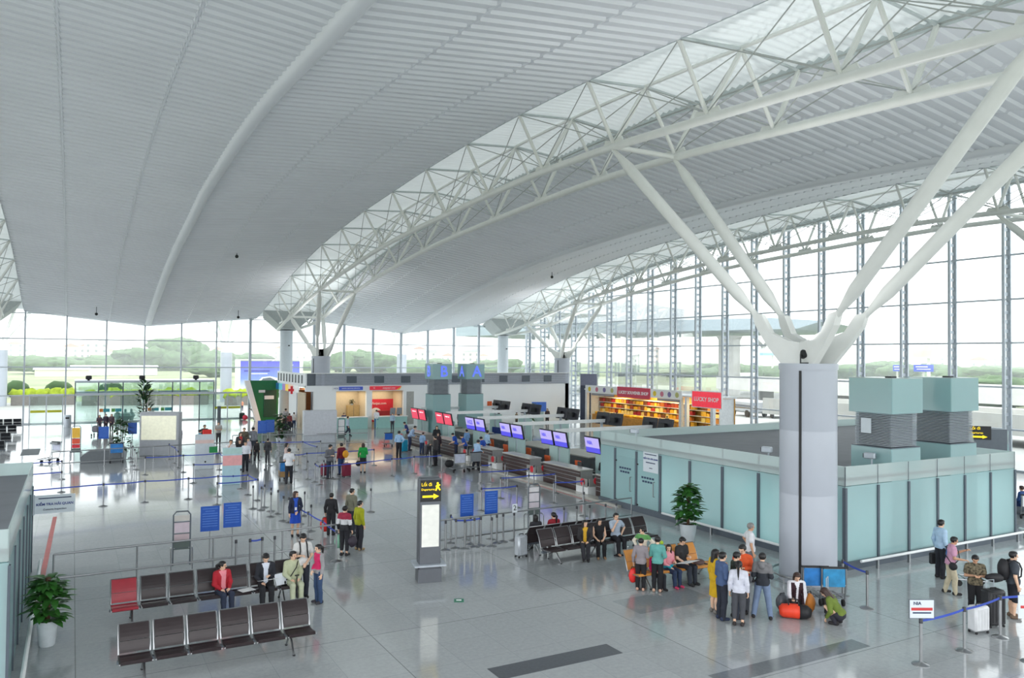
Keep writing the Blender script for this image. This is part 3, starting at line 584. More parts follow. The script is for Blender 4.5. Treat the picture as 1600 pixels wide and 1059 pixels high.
t = thing('lamp_post', 'thin curved lamp post outside the right window wall', 'lamp', place(1250, 110)); mb = MB(); mb.path([(0, 0, -.7), (0, 0, 8), (.3, 0, 9), (1.2, 0, 9.6), (2.4, 0, 9.7)], .09, m_conc); mb.build('post', t, 'all'); mb = MB(); mb.bevbox((2.7, 0, 9.66), (.8, .25, .14), m_conc, .05); mb.build('lamp_head', t)
# thin daylight haze over the open land
hz = bpy.data.materials.new('air_haze'); hz.use_nodes = True; hn = hz.node_tree.nodes; hn.clear(); ho = hn.new('ShaderNodeOutputMaterial'); hv = hn.new('ShaderNodeVolumeScatter')
hv.inputs['Color'].default_value = (.9, .96, 1, 1); hv.inputs['Density'].default_value = .0010; hv.inputs['Anisotropy'].default_value = .0
hz.node_tree.links.new(hv.outputs[0], ho.inputs['Volume'])
mb = MB(); mb.prism([(-700, 124), (54, 124), (54, -150), (1100, -150), (1100, 900), (-700, 900)], 'z', -2, 26, hz); tag(mb.build('air_haze'), 'pale daylight haze over the land outside', 'haze', kind='stuff')
# ================================================================== ROOMS, COUNTERS, SHOPS
m_frost = glassy('frosted_green_glass', (196, 224, 220), refl=.05, rough=.12, haze=.8, hazecol=(206, 236, 238))
m_frostu = glassy('pale_frosted_glass', (226, 240, 238), refl=.05, rough=.1, haze=.7, hazecol=(232, 244, 243))  # paler copy of the room glass; brightness above the roof is in its tint
m_frostp = glassy('frosted_partition_glass', (214, 232, 230), refl=.06, rough=.1, haze=.8, hazecol=(210, 230, 228))
m_lobby = glassy('green_tinted_glass', (242, 249, 247), refl=.06)
m_post = mat('dark_grey_post', (88, 98, 108), .45, metal=.2, var=.04)
m_rooft = mat('grey_room_roof', (112, 116, 122), .75, var=.06, scale=1.5)
m_teal = mat('teal_glass_panel', (160, 206, 200), .2, var=.03)
m_bluet = mat('blue_lettering', (44, 66, 140), .5, var=0)
m_navyt = mat('dark_blue_lettering', (38, 58, 92), .5, var=0)
m_sign = mat('sign_white', (214, 222, 228), .5, var=.02)
m_int = mat('room_interior_equipment', (92, 112, 114), .7, var=.1)
def glass_room(lab, foot, zt, posts, name='security_room', rail=None):
    """foot: corner list of the plan (counter-clockwise); posts: list of (x, y, angle)"""
    t = thing(name, lab, 'glass room', (0, 0, 0)); n = len(foot)
    for i in range(n):
        a, b = Vector(foot[i]), Vector(foot[(i+1) % n]); d = b-a; L = d.length; rz = math.atan2(d.y, d.x); c = (a+b)/2
        mb = MB(); mb.box((c.x, c.y, (zt-.62)/2), (L, .03, zt-.62), m_frost, rz); mb.build('glass_panel', t)
        mb = MB(); mb.box((c.x, c.y, zt-.3), (L, .03, .6), m_frostu, rz); mb.build('glass_parapet', t)
    for x, y in posts: mb = MB(); mb.box((x, y, 1.26), (.09, .12, 2.52), m_post); mb.build('post', t)
    for x, y in posts: mb = MB(); mb.box((x, y, zt-.32), (.015, .05, .62), m_alud); mb.build('joint', t)
    mb = MB(); mb.prism([(p[0]*1.0, p[1]) for p in foot], 'z', zt-.46, zt-.36, m_rooft)
    mb.build('flat_roof', t); return t
gp = [(21.0, 28.1), (21.0, 26.6)]+[(21.0, 25.05-1.75*k) for k in range(5)]+[(21.0, 16.3)]+[(21.0+1.56*k, 16.3) for k in range(1, 7)]
room = glass_room('large frosted glass security room with a flat grey roof, behind the nearest column', [(21.0, 29.2), (21.0, 16.3), (30.4, 16.3), (30.4, 21.2), (39.0, 21.2), (39.0, 29.2)], 3.18, gp)
for (y0, y1) in ((28.05, 26.65), (26.55, 25.1)):
    yc = (y0+y1)/2; d = MB(); d.box((20.965, yc, 1.1), (.02, abs(y1-y0)-.1, 2.2), m_frost); dd = d.build('door', room)
    h = MB(); h.path([(20.93, y1+.25, .8), (20.86, y1+.25, .8), (20.86, y1+.25, 1.4), (20.93, y1+.25, 1.4)], .02, m_chrome, 6); h.build('handle', dd)
    b = MB(); b.box((20.95, y0-.06, 2.0), (.04, .1, .06), m_black); b.box((20.95, y0-.06, .3), (.04, .1, .06), m_black); b.build('hinge', dd)
    b = MB()
    for k in range(2):
        z = (1.72 if y0 > 27 else 1.5)-k*.16
        for q in range(5-k): b.box((20.953, yc+.34-q*.17-k*.06, z), (.006, .13, .08), m_navyt)
    b.build('lettering', dd)
t = thing('door_notice', 'white notice with blue lettering over the second door of the frosted room', 'sign', (20.93, 25.6, 2.3), math.radians(-90))
mb = MB(); mb.box((0, 0, -.12), (.96, .02, .82), m_sign); mb.build('board', t)
lettering('KIỂM TRA HẢI QUAN', .095, m_bluet, t, TR(0, -.015, .02)); 
mb = MB(); mb.box((0, -.014, .2), (.75, .006, .035), m_navyt); mb.box((0, -.014, -.14), (.6, .006, .04), m_navyt); mb.box((.02, -.014, -.36), (.2, .006, .03), m_navyt); mb.build('text_line', t)
for (x, y, lab) in ((21.25, 27.0, 'small grey security camera on the parapet of the frosted room, above the doors'), (21.25, 19.6, 'small grey security camera on the frosted room, left of the nearest column'), (23.1, 16.9, 'small white camera at the foot of the left louvred glass tower')):
    t = thing('security_camera', lab, 'camera', (x, y, 2.84), math.radians(200)); mb = MB(); mb.tube((0, 0, 0), (0, 0, .42), .03, m_alu); mb.build('stem', t)
    mb = MB(); mb.bevbox((0, -.06, .5), (.2, .36, .2), m_alu, .03); mb.box((0, -.25, .5), (.14, .02, .14), m_black); mb.build('housing', t)
for i, (x, y, sx_, sy) in enumerate(((23.2, 24.5, 1.6, 3), (25.6, 20.5, 4.5, 1.4), (28.2, 18.6, 1.8, 1.2))):
    t = thing('scanner', ('blurred grey cabinet seen through the frosted glass behind the potted plant', 'blurred long grey scanner inside the frosted glass room', 'blurred grey desk inside the right part of the frosted glass room')[i], 'scanner', (x, y, 0)); mb = MB(); mb.bevbox((0, 0, .75), (sx_, sy, 1.5), m_int, .1); mb.build('body', t); mb = MB(); mb.box((0, 0, .9), (sx_*1.3, sy*.5, .1), m_black); mb.build('belt', t)
def bumper(pts, lab):
    t = thing('bumper_rail', lab, 'rail', (0, 0, 0))
    for a, b in zip(pts, pts[1:]):
        a, b = Vector(a+(0,)), Vector(b+(0,)); d = b-a; L = d.length
        mb = MB(); mb.path([a+Vector((0, 0, .3)), b+Vector((0, 0, .3))], .045, m_white, 8); mb.build('rail', t, 'y')
        k = max(1, int(L/1.5))
        for i in range(k): p = a+d*((i+.5)/k); mb = MB(); mb.box((p.x, p.y, .14), (.07, .07, .28), m_chrome); mb.build('post', t)
bumper([(20.7, 24.6), (20.7, 17.2)], 'low white bumper rail along the left face of the frosted glass security room')
bumper([(21.3, 15.95), (30.7, 15.95), (30.9, 16.4)], 'low white bumper rail along the front face of the frosted glass security room')
mb = MB(); mb.box((20.93, 22.75, .12), (.1, 12.9, .24), m_post); mb.box((25.7, 16.25, .12), (9.4, .1, .24), m_post); mb.build('plinth', room)
# louvred glass towers
def louvre_tower(x, y, s, zb, lab, letter=None, hole=0):
    t = thing('louvred_tower', lab, 'tower', (x+s/2, y+s/2, 0)); h = s/2
    for a in range(4):
        M = Matrix.Rotation(a*math.pi/2, 4, 'Z')
        mb = MB(); mb.box((0, -h, 1.8), (s, .03, 3.6), m_frost, M=M); mb.build('base_panel', t)
        mb = MB(); mb.box((0, -h-.05, 5.32), (s+.1, .03, 1.14), m_frost, M=M); mb.build('top_panel', t)
        mb = MB()
        for k in range(20):
            z = 3.66+k*.055; w = s*.9
            mb.prism([(-h*.9, z), (-h*.9+.05, z+.028), (-h*.9+.05, z+.034), (-h*.9, z+.01)], 'x', -w/2, w/2, m_alu, M=M)
        mb.build('louvre_bank', t)
    mb = MB(); mb.box((0, 0, 4.2), (s*.78, s*.78, 1.1), m_black); mb.build('core', t)
    mb = MB(); mb.box((0, 0, 5.9), (s+.12, s+.12, .03), m_frostu); mb.box((0, 0, 3.62), (s, s, .03), m_post); mb.build('lid', t)
    mb = MB(); mb.box((0, -.2, 5.93), (.3, .22, .06), m_black); mb.build('vent', t)
    if hole: mb = MB(); mb.box((-h*.93, h*.3, 4.3), (.02, .38, .5), m_sign); mb.build('gap_light_sheet', t)  # pale sheet stands in for light showing through the broken louvres
    if letter:
        ml = mat('tower_letter_blue', (88, 110, 226), .4, emit=.35)
        lettering(letter, 1.15, ml, t, TR(.12, -h-.08, 5.3), bold=.02); lettering(letter, 1.15, ml, t, Matrix.Rotation(-math.pi/2, 4, 'Z') @ TR(0, -h-.08, 5.3), bold=.02)
    return t
louvre_tower(23.3, 16.32, 1.5, 0, 'green glass tower with a torn louvred neck, nearer of two on the frosted room', hole=1)
louvre_tower(26.5, 16.32, 1.5, 0, 'green glass tower with a louvred neck, farther right of two on the frosted room')
louvre_tower(23.5, 54, 1.42, 0, 'green glass zone tower marked with a blue letter B', 'B')
louvre_tower(26.26, 54, 1.42, 0, 'green glass zone tower marked with a blue letter A', 'A')
# customs room at the left edge
kp = [(-.98, 17.45+1.65*k) for k in range(7)]
glass_room('frosted glass customs room with a grey roof at the bottom left edge', [(-9, 27.6), (-9, 17.4), (-.98, 17.4), (-.98, 27.6)], 3.2, kp, 'customs_room')
bumper([(-.72, 15), (-.72, 27.4)], 'low white bumper rail beside the frosted customs room at the left edge')
t = thing('hanging_sign', 'white customs sign with blue lettering on the corner of the left frosted room', 'sign', (-.38, 27.2, 1.98))
mb = MB(); mb.box((0, 0, 0), (1.06, .03, .54), m_sign); mb.build('board', t); lettering('KIỂM TRA HẢI QUAN', .1, m_bluet, t, TR(0, -.02, 0), bold=.002); lettering('Customs Inspection', .075, m_navyt, t, TR(0, -.02, -.15))
mb = MB(); mb.box((.0, -.018, .18), (.85, .006, .03), m_navyt); mb.build('text_line', t); mb = MB(); mb.box((-.54, 0, 0), (.05, .06, .6), m_alu); mb.build('bracket', t)
# entrance lobby of glass at the far wall
t = thing('entrance_lobby', 'green-tinted glass entrance lobby with sliding doors in the far glass wall', 'lobby', (0, 0, 0)); x0, x1, y0, y1 = .25, 12.0, 80.6, 84.6
mb = MB(); mb.box(((x0+x1)/2, (y0+y1)/2, 3.86), (x1-x0+.1, y1-y0, .2), m_alu); mb.build('roof', t)
for x in (x0, 2.1, 4.1, 6.1, 8.3, 10.7, x1): mb = MB(); mb.box((x, y0, 1.9), (.09, .12, 3.8), m_post); mb.build('post', t)
for y in (y0, y1):
    mb = MB(); mb.box(((x0+x1)/2, y, 3.3), (x1-x0, .03, 1.0), m_lobby); mb.build('glass_panel', t); mb = MB(); mb.box(((x0+x1)/2, y, 2.72), (x1-x0, .25, .22), m_alu); mb.build('door_header', t)
    for a, b in ((x0, 2.1), (4.1, 6.1), (10.7, x1)): mb = MB(); mb.box(((a+b)/2, y, 1.35), (b-a, .03, 2.6), m_lobby); mb.build('glass_panel', t)
for x in (x0, x1): mb = MB(); mb.box((x, (y0+y1)/2, 1.9), (.03, y1-y0, 3.8), m_lobby); mb.build('glass_panel', t)
m_tl, m_or, m_gr = mat('sticker_teal', (56, 150, 160), .5), mat('sticker_orange', (214, 130, 60), .5), mat('sticker_green', (90, 160, 80), .5)
for a in (2.2, 6.2):
    for k in range(2):
        dx = a+(.95 if a < 5 else 1.1)*k*2 if k == 0 else a+(.98 if a < 5 else 1.12); w = .95 if a < 5 else 1.08
        mb = MB(); mb.box((dx+w/2, y0+.08, 1.35), (w, .03, 2.55), m_lobby); dr = mb.build('sliding_door', t)
        mb = MB(); mb.box((dx+.15, y0+.05, 1.25), (.3, .02, .3), m_or if k == 0 else m_gr); mb.box((dx+w/2+.1, y0+.05, 1.25), (w*.55, .02, .3), m_tl); mb.build('door_sticker', dr)
for i, x in enumerate((1.3, 5.7, 10.4)):
    q = thing('lobby_lamp', 'small dark floodlight on the roof of the entrance lobby, '+('left end', 'middle', 'right end')[i], 'floodlight', (x, 81, 3.96)); mb = MB(); mb.bevbox((0, 0, .27), (.5, .4, .36), m_black, .06); mb.build('housing', q); mb = MB(); mb.box((0, 0, .05), (.2, .2, .1), m_black); mb.build('bracket', q)
for i, (x, lab) in enumerate(((-2.0, 'side exit doors with a yellow safety strip, left of the entrance lobby'), (13.6, 'side exit doors with a yellow safety strip, right of the entrance lobby'))):
    t = thing('exit_door', lab, 'door', (x, YF-.2, 0)); mb = MB()
    for u in (-1.3, 0, 1.3): mb.box((u, 0, 1.3), (.08, .08, 2.6), m_alu)
    mb.box((0, 0, 2.62), (2.7, .2, .16), m_alu); mb.build('frame', t)
    for u in (-.65, .65): mb = MB(); mb.box((u, 0, 1.25), (1.2, .02, 2.5), m_lobby); dr = mb.build('leaf', t); mb = MB(); mb.box((u, -.02, 1.15), (1.16, .02, .22), mat('yellow_strip', (196, 196, 52), .6)); mb.build('safety_strip', dr)
for i, px in enumerate((186, 199, 209)):
    P = fl(px, 662); t = thing('floor_vase', 'tall pale teal vase inside the entrance lobby, '+('leftmost of three', 'round-bellied middle one of three', 'rightmost of three')[i], 'vase', (P.x, 83.6, 0)); k = 1.5 if i == 1 else .8
    mb = MB(); mb.lathe([(.18, 0), (.25*k, .25), (.42*k, .5), (.36*k, .75), (.1, .9), (.12, 1.02), (.08, 1.15), (0, 1.16)], mat('vase_glaze', (150, 186, 180), .25), 20); mb.build('body', t, 'y')
# check-in counters
m_wood = mat('dark_wood_laminate', (66, 48, 46), .35, var=.18, scale=3); m_stone = mat('counter_stone', (182, 180, 172), .25, var=.05, scale=8); m_grey = mat('counter_grey', (150, 150, 146), .4, var=.04)
m_desk = mat('desk_grey', (168, 166, 158), .4, var=.04); m_deskd = mat('desk_dark', (84, 90, 94), .5); m_orange = mat('orange_fabric', (206, 92, 44), .7, var=.08); m_disc = mat('red_disc', (218, 44, 58), .5)
m_belt = mat('conveyor_rubber', (60, 62, 64), .7); m_bz = mat('screen_bezel', (36, 36, 44), .4)
def screen_mat(name, a, b, e=1.1):
    if name in MATS: return MATS[name]
    m = bpy.data.materials.new(name); m.use_nodes = True; n = m.node_tree.nodes; l = m.node_tree.links; tcx = n.new('ShaderNodeTexCoord'); s = n.new('ShaderNodeSeparateXYZ'); r = n.new('ShaderNodeValToRGB'); r.color_ramp.interpolation = 'CONSTANT'
    l.new(tcx.outputs['Generated'], s.inputs[0]); l.new(s.outputs['Z'], r.inputs[0]); r.color_ramp.elements[0].color = lin(b)+(1,); r.color_ramp.elements[1].position = .34; r.color_ramp.elements[1].color = lin(a)+(1,)
    b_ = n['Principled BSDF']; b_.inputs['Base Color'].default_value = (.02, .02, .03, 1); l.new(r.outputs[0], b_.inputs['Emission Color']); b_.inputs['Emission Strength'].default_value = e*.42; b_.inputs['Roughness'].default_value = .3
    MATS[name] = m; return m
sc_pur = screen_mat('screen_purple', (176, 166, 226), (82, 78, 214)); sc_red = screen_mat('screen_red', (218, 66, 92), (218, 62, 88)); sc_lt = mat('screen_text', (86, 82, 190), .4, emit=.4); sc_wt = mat('screen_text_white', (250, 240, 242), .4, emit=.4)
ordn = ['nearest the security room', 'second from the security room', 'third from the security room', 'fourth from the security room', 'fifth from the security room', 'sixth from the security room']
UY = [31.8, 36.2, 40.9, 45.7, 50.65, 55.3]
CY = [(28.1, 30.2), (31.5, 34.9), (36.3, 39.3), (40.6, 43.0), (45.3, 49.0), (50.6, 53.6)]
for i, (a, b) in enumerate(CY):
    L = b-a; t = thing('check_in_counter', 'dark wood check-in counter with pale stripes, '+ordn[i], 'counter', (21.5, (a+b)/2, 0))
    mb = MB(); mb.box((0, 0, .53), (.12, L, .94), m_wood); mb.build('front_panel', t)
    for z in (.3, .5, .7, .88): mb = MB(); mb.box((-.07, 0, z), (.025, L*.98, .022), m_chrome); mb.build('trim_strip', t)
    mb = MB(); mb.bevbox((.3, 0, 1.04), (.8, L+.06, .07), m_stone, .02); mb.build('top', t)
    for s in (-1, 1): mb = MB(); mb.box((.3, s*(L/2-.05), .5), (.7, .12, 1.0), m_grey); mb.build('end_panel', t)
    mb = MB(); mb.box((.75, 0, .74), (.6, L*.9, .04), m_desk); mb.build('desk_top', t); mb = MB(); mb.box((.4, 0, .06), (.62, L, .12), m_deskd); mb.build('plinth', t)
    # baggage belt beside the counter
    y = b+.72; q = thing('baggage_belt', 'white baggage belt with a red disc, beyond the counter '+ordn[i], 'conveyor', (21.9, y, 0))
    mb = MB(); mb.box((0, 0, .22), (1.5, 1.0, .44), m_white); mb.build('housing', q); mb = MB(); mb.box((-.05, 0, .455), (1.3, .74, .03), m_belt); mb.build('belt', q)
    mb = MB(); mb.box((-.2, -.52, .62), (1.0, .05, .36), m_grey); mb.box((.5, 0, .62), (.1, 1.0, .46), m_white); mb.build('guard', q)
    mb = MB(); mb.lathe([(.17, -.015), (.17, .015)], m_disc, 20, M=TR(-.3, -.56, .7, 0, math.pi/2)); mb.lathe([(.17, -.015), (.17, .015)], m_disc, 20, M=Matrix.Translation((-.785, -.1, .62)) @ Matrix.Rotation(math.pi/2, 4, 'Y')); mb.build('red_disc', q)
    mb = MB(); mb.box((-.76, 0, .6), (.03, .9, .38), m_grey); mb.build('front_guard', q)
mb = MB(); mb.box((20.95, 41, .05), (.5, 27, .1), m_stone); struct('trim_31', mb)
for i, y in enumerate(UY):
    u = thing('counter_gantry', 'frosted glass gantry carrying the counter screens, '+ordn[i], 'gantry', (23.2, y, 0))
    for s in (-1, 1): mb = MB(); mb.bevbox((0, s*.55-.1, .98), (.1, .86, 1.96), m_frostp, .02); mb.build('glass_fin', u)
    mb = MB(); mb.box((.05, -.1, 1.15), (.1, .12, 2.3), m_alu); mb.build('post', u)
    mb = MB(); mb.box((3.3, 0, 2.48), (6.9, .16, .2), m_white); mb.build('beam', u)
    for s in (-1, 1): mb = MB(); mb.bevbox((6.3, s*.55, .98), (.1, .8, 1.96), m_frostp, .02); mb.build('glass_fin', u)
    mb = MB(); mb.box((6.25, 0, 1.2), (.12, .14, 2.4), m_alu); mb.build('post', u)
    for s in ((1,) if i == 0 else (-1, 1)):
        red = i >= 4; t = thing('counter_screen', ('red' if red else 'purple')+' screen, '+('left' if s > 0 else 'right')+' of the pair on the gantry '+ordn[i], 'screen', (22.9, y+s*.71, 2.1), math.radians(-90))
        MX = Matrix.Rotation(math.radians(12), 4, 'X')
        mb = MB(); mb.bevbox((0, 0, 0), (1.3, .1, .86), m_bz, .02, M=MX); mb.build('casing', t); mb = MB(); mb.box((0, -.055, 0), (1.2, .01, .76), sc_red if red else sc_pur, M=MX); mb.build('display', t)
        if red: lettering('vietjetair.com', .13, sc_wt, t, MX @ TR(0, -.062, .2))
        elif i == 3 and s > 0: lettering('HGS', .4, sc_lt, t, MX @ TR(0, -.062, .08), bold=.01)
        else: lettering('NIA', .26, sc_lt, t, MX @ TR(-.2, -.062, .12), bold=.01)
        mb = MB(); mb.box((0, .12, .1), (.1, .2, .1), m_bz); mb.build('bracket', t)
    if 1 <= i <= 5:
        for s in (-1, 1):
            t = thing('counter_screen', 'dark screen back, '+('left' if s > 0 else 'right')+' of a pair beyond the gantry '+ordn[i], 'screen', (29.75, y+s*.7-.4, 2.62), math.radians(90)); MX = Matrix.Rotation(math.radians(12), 4, 'X')
            mb = MB(); mb.bevbox((0, 0, 0), (1.3, .12, .78), m_bz, .03, M=MX); mb.build('casing', t); mb = MB(); mb.box((0, .2, 0), (.5, .16, .3), m_black); mb.build('bracket', t)
    t = thing('service_desk', 'grey desk with dark front behind the gantry '+ordn[i], 'desk', (25.6, y+1.2, 0))
    mb = MB(); mb.prism([(-.9, -1.9), (.9, -1.9), (1.0, 1.9), (-.5, 1.9), (-.9, 1.2)], 'z', .98, 1.04, m_desk); mb.build('top', t); mb = MB(); mb.prism([(-.7, -1.8), (.8, -1.8), (.9, 1.8), (-.4, 1.8), (-.7, 1.1)], 'z', 0, .98, m_deskd); mb.build('body', t)
def office_chair(x, y, rz, lab, m, hb=.5):
    t = thing('office_chair', lab, 'chair', (x, y, 0), rz)
    mb = MB(); mb.bevbox((0, .0, .47), (.48, .46, .09), m, .03); mb.build('seat', t); mb = MB(); mb.bevbox((0, -.24, .5+hb*.62), (.46, .08, hb), m, .03, M=Matrix.Rotation(math.radians(-6), 4, 'X')); mb.build('backrest', t)
    mb = MB(); mb.tube((0, 0, .08), (0, 0, .44), .03, m_chrome); mb.build('post', t)
    for k in range(5): a = k*1.2566; mb = MB(); mb.tube((0, 0, .09), (.28*math.cos(a), .28*math.sin(a), .06), .022, m_black); mb.ball((.28*math.cos(a), .28*math.sin(a), .035), .035, m_black, 8, 6); mb.build('foot', t)
    return t
for i, (px, py, m, lab) in enumerate(((852, 742, m_orange, 'bright orange office chair behind the second counter from the security room'), (900, 752, m_orange, 'orange office chair by the back desk nearest the security room'), (823, 728, m_orange, 'orange office chair by the back desk behind the third counter'), (787, 722, m_orange, 'small orange chair back behind the third counter from the security room'), (765, 712, m_orange, 'small orange chair back behind the fourth counter'), (927, 752, m_black, 'black office chair at the counter nearest the security room'))):
    P = fl(px, py); office_chair(P.x, P.y, math.radians(100 if i != 5 else 60), lab, m)
for i, (px, py) in enumerate(((728, 712), (768, 727), (796, 706), (838, 716), (915, 775))):
    P = fl(px, py, .8); t = thing('desk_monitor', 'dark desk monitor on the check-in desks, '+('left group by the blue officers', 'by the fourth counter', 'by the third counter', 'by the second counter', 'by the black office chair')[i], 'monitor', (22.3, sum(CY[max(0, 4-i)])/2-.4, .76), math.radians(80)); mb = MB(); mb.bevbox((0, 0, .33), (.5, .05, .34), m_black, .01); mb.build('display', t); mb = MB(); mb.box((0, .02, .09), (.06, .05, .18), m_black); mb.box((0, 0, .01), (.24, .18, .02), m_black); mb.build('stand', t)
# ticket office block
m_cream = mat('office_wall_cream', (206, 190, 164), .7, var=.04); m_blockw = mat('block_white_wall', (238, 242, 243), .6, var=.02, scale=.4); m_louv = mat('louvre_grey', (206, 212, 222), .5, var=.04)
BX, BY, BE = 17.6, 67.8, 44.6
b_ = struct('wall_ticket_block'); mb = MB()
def seg(mb, xa, xb, za, zb, y=BY, d=.4, m=None): mb.box(((xa+xb)/2, y+d/2, (za+zb)/2), (xb-xa, d, zb-za), m or m_blockw)
ops = [(20.25, 23.05), (23.55, 26.55)]
seg(mb, BX+.7, 20.25, 0, 3.3); seg(mb, 23.05, 23.55, 0, 3.3); seg(mb, 26.55, BE, 0, 3.8); seg(mb, BX, 26.55, 3.3, 3.8); mb.box((BE-.2, 75, 1.9), (.4, 14.4, 3.8), m_blockw)
mb.box((20.1, 71, 1.65), (.3, 6, 3.3), m_blockw); mb.box((23.3, 69.4, 1.65), (.3, 2.6, 3.3), m_cream); mb.box((26.7, 69.4, 1.65), (.3, 2.6, 3.3), m_cream); mb.box((23.4, 70.75, 1.65), (6.8, .3, 3.3), m_cream); mb.box(((BX+BE)/2, 75, 3.72), (BE-BX, 14.2, .14), m_blockw)
mb.build('partition', b_)
mb = MB(); mb.box((27.2, BY-.02, 1.7), (.7, .04, 3.0), mat('grey_shutter', (166, 168, 164), .5)); mb.build('grey_panel', b_)
t = thing('louvre_band', 'grey louvred ventilation band above the ticket offices', 'louvres', (0, 0, 0)); mb = MB()
for k in range(11): z = 3.84+k*.092; mb.prism([(BY-.12, z), (BY-.02, z+.05), (BY-.02, z+.07), (BY-.12, z+.02)], 'x', BX+.8, BE, m_louv)
mb.build('slat_bank', t); mb = MB(); mb.box(((BX+BE)/2, BY+.15, 4.34), (BE-BX, .1, 1.06), m_alud); mb.build('backing', t); mb = MB(); mb.box(((BX+BE)/2, BY-.05, 4.88), (BE-BX, .3, .06), m_white); mb.build('cap_rail', t)
for k in range(9): mb = MB(); mb.box((21.6+k*2.55, BY-.13, 4.33), (.9, .03, .6), m_post); mb.build('dark_grille', t)
t = thing('side_fascia', 'pale fascia with dark upright slots above the cafe beside the ticket offices', 'fascia', (0, 0, 0)); mb = MB(); mb.box((BX, 73.1, 4.34), (.14, 10.6, 1.06), m_blockw); mb.build('band', t)
for k in range(9): mb = MB(); mb.box((BX-.09, 68.9+k*1.12, 4.34), (.04, .42, .72), m_deskd); mb.build('slot', t)
# office 1 and 2 interiors
def counter_teal(xa, xb, y, lab):
    t = thing('ticket_counter', lab, 'counter', ((xa+xb)/2, y, 0)); mb = MB(); mb.box((0, 0, .5), (xb-xa, .5, 1.0), m_teal); mb.build('front', t); mb = MB(); mb.box((0, 0, 1.03), (xb-xa+.1, .7, .06), m_white); mb.build('top', t); return t
counter_teal(20.3, 22.95, 67.4, 'teal glass ticket counter under the blue sign'); counter_teal(23.65, 26.6, 67.2, 'teal glass ticket counter under the red sign')
t = thing('shop_sign', 'long blue sign with a white end panel above the left ticket office', 'sign', (21.3, BY-.06, 3.55)); mb = MB(); mb.box((.25, 0, 0), (2.2, .06, .3), mat('sign_blue', (62, 84, 176), .4, emit=.1)); mb.box((-1.1, 0, 0), (.55, .06, .3), m_white); mb.build('board', t); lettering('HGS', .2, m_bluet, t, TR(-1.1, -.04, 0)); lettering('HANOI GROUND SERVICES', .135, m_white, t, TR(.25, -.04, 0))
t = thing('shop_sign', 'long red sign with a yellow pointed end above the right ticket office', 'sign', (24.75, BY-.06, 3.55)); mr = mat('sign_red', (216, 44, 62), .4, emit=.1); mb = MB(); mb.prism([(-1.45, -.17), (1.2, -.17), (1.55, .17), (-1.45, .17)], 'y', -.03, .03, mr); mb.build('board', t); mb = MB(); mb.prism([(1.05, -.17), (1.35, -.17), (1.6, .17), (1.5, .1)], 'y', -.05, -.03, mat('sign_yellow', (240, 196, 60), .4)); mb.build('yellow_end', t); lettering('vietjetair.com', .22, m_white, t, TR(.35, -.04, 0)); lettering('VE', .16, m_white, t, TR(-1.05, -.04, 0))
P = onY(517, 627, 70.55); t = thing('wall_lettering', 'dark blue slanted letters on the cream wall of the left ticket office', 'lettering', P); lettering('HGS', .75, m_bluet, t, TR(-.35, -.02, 0), bold=.02)
P = onY(551, 660, 70.25); t = thing('filing_cabinet', 'cream wooden cabinet with a plant on top, in the left ticket office', 'cabinet', (P.x, 70.25, 0)); CAB = Vector((P.x-.15, 70.1, 1.9)); mb = MB(); mb.box((0, 0, .95), (1.1, .5, 1.9), mat('pale_wood', (196, 168, 120), .5, var=.08)); mb.build('body', t); mb = MB(); mb.box((-.0, -.26, .95), (.02, .02, 1.8), m_deskd); mb.build('door_gap', t)
P = onY(597, 640, 70.5); t = thing('red_backdrop', 'red backdrop with white lettering on the wall of the right ticket office', 'backdrop', (P.x, 70.5, 0)); mb = MB(); mb.box((0, 0, 1.35), (2.3, .06, 2.1), mat('backdrop_red', (206, 44, 64), .6)); mb.build('panel', t); lettering('Vietjet.com', .32, m_white, t, TR(-.35, -.05, 2.0)); mb = MB(); mb.lathe([(.6, -.01), (.6, .01)], m_white, 24, M=TR(-.65, -.05, 1.0, 0, math.pi/2)); mb.build('white_disc', t)
t = thing('wall_television', 'dark television hung in the top right corner of the right ticket office', 'television', onY(630, 624, 69.6), math.radians(-20)); mb = MB(); mb.bevbox((0, 0, 0), (1.1, .1, .9), m_black, .03, M=Matrix.Rotation(.25, 4, 'X')); mb.build('screen', t); mb = MB(); mb.box((.1, .45, .1), (.1, .9, .1), m_black); mb.build('bracket', t)
for k in range(4): office_chair(onY(593+k*6.5, 650, 69.3).x, 69.3, math.radians(180), 'red chair in the row behind the right ticket counter, '+('leftmost of four', 'second from left', 'third from left', 'rightmost of four')[k], mat('chair_red', (176, 50, 56), .6), .8)
for k in range(2): t = thing('computer_screen', 'grey computer screen on the right ticket counter, '+('left one', 'right one')[k], 'monitor', (25.3+.62*k, 67.3, 1.06)); mb = MB(); mb.bevbox((0, 0, .42), (.5, .06, .62), mat('screen_grey', (140, 146, 152), .4), .02, M=Matrix.Rotation(.2, 4, 'X')); mb.build('display', t); mb = MB(); mb.box((0, .06, .06), (.2, .16, .12), m_black); mb.build('stand', t)
for x, m, lab in ((21.8, 'office_lamp', 'warm'), (25, 'office_lamp', 'warm')):
    li = bpy.data.lights.new('office_downlight', 'AREA'); li.energy = 18; li.size = 2; li.color = (1, .84, .6); lo = bpy.data.objects.new('office_downlight', li); COL.objects.link(lo); lo.location = (x, 69.3, 3.2)
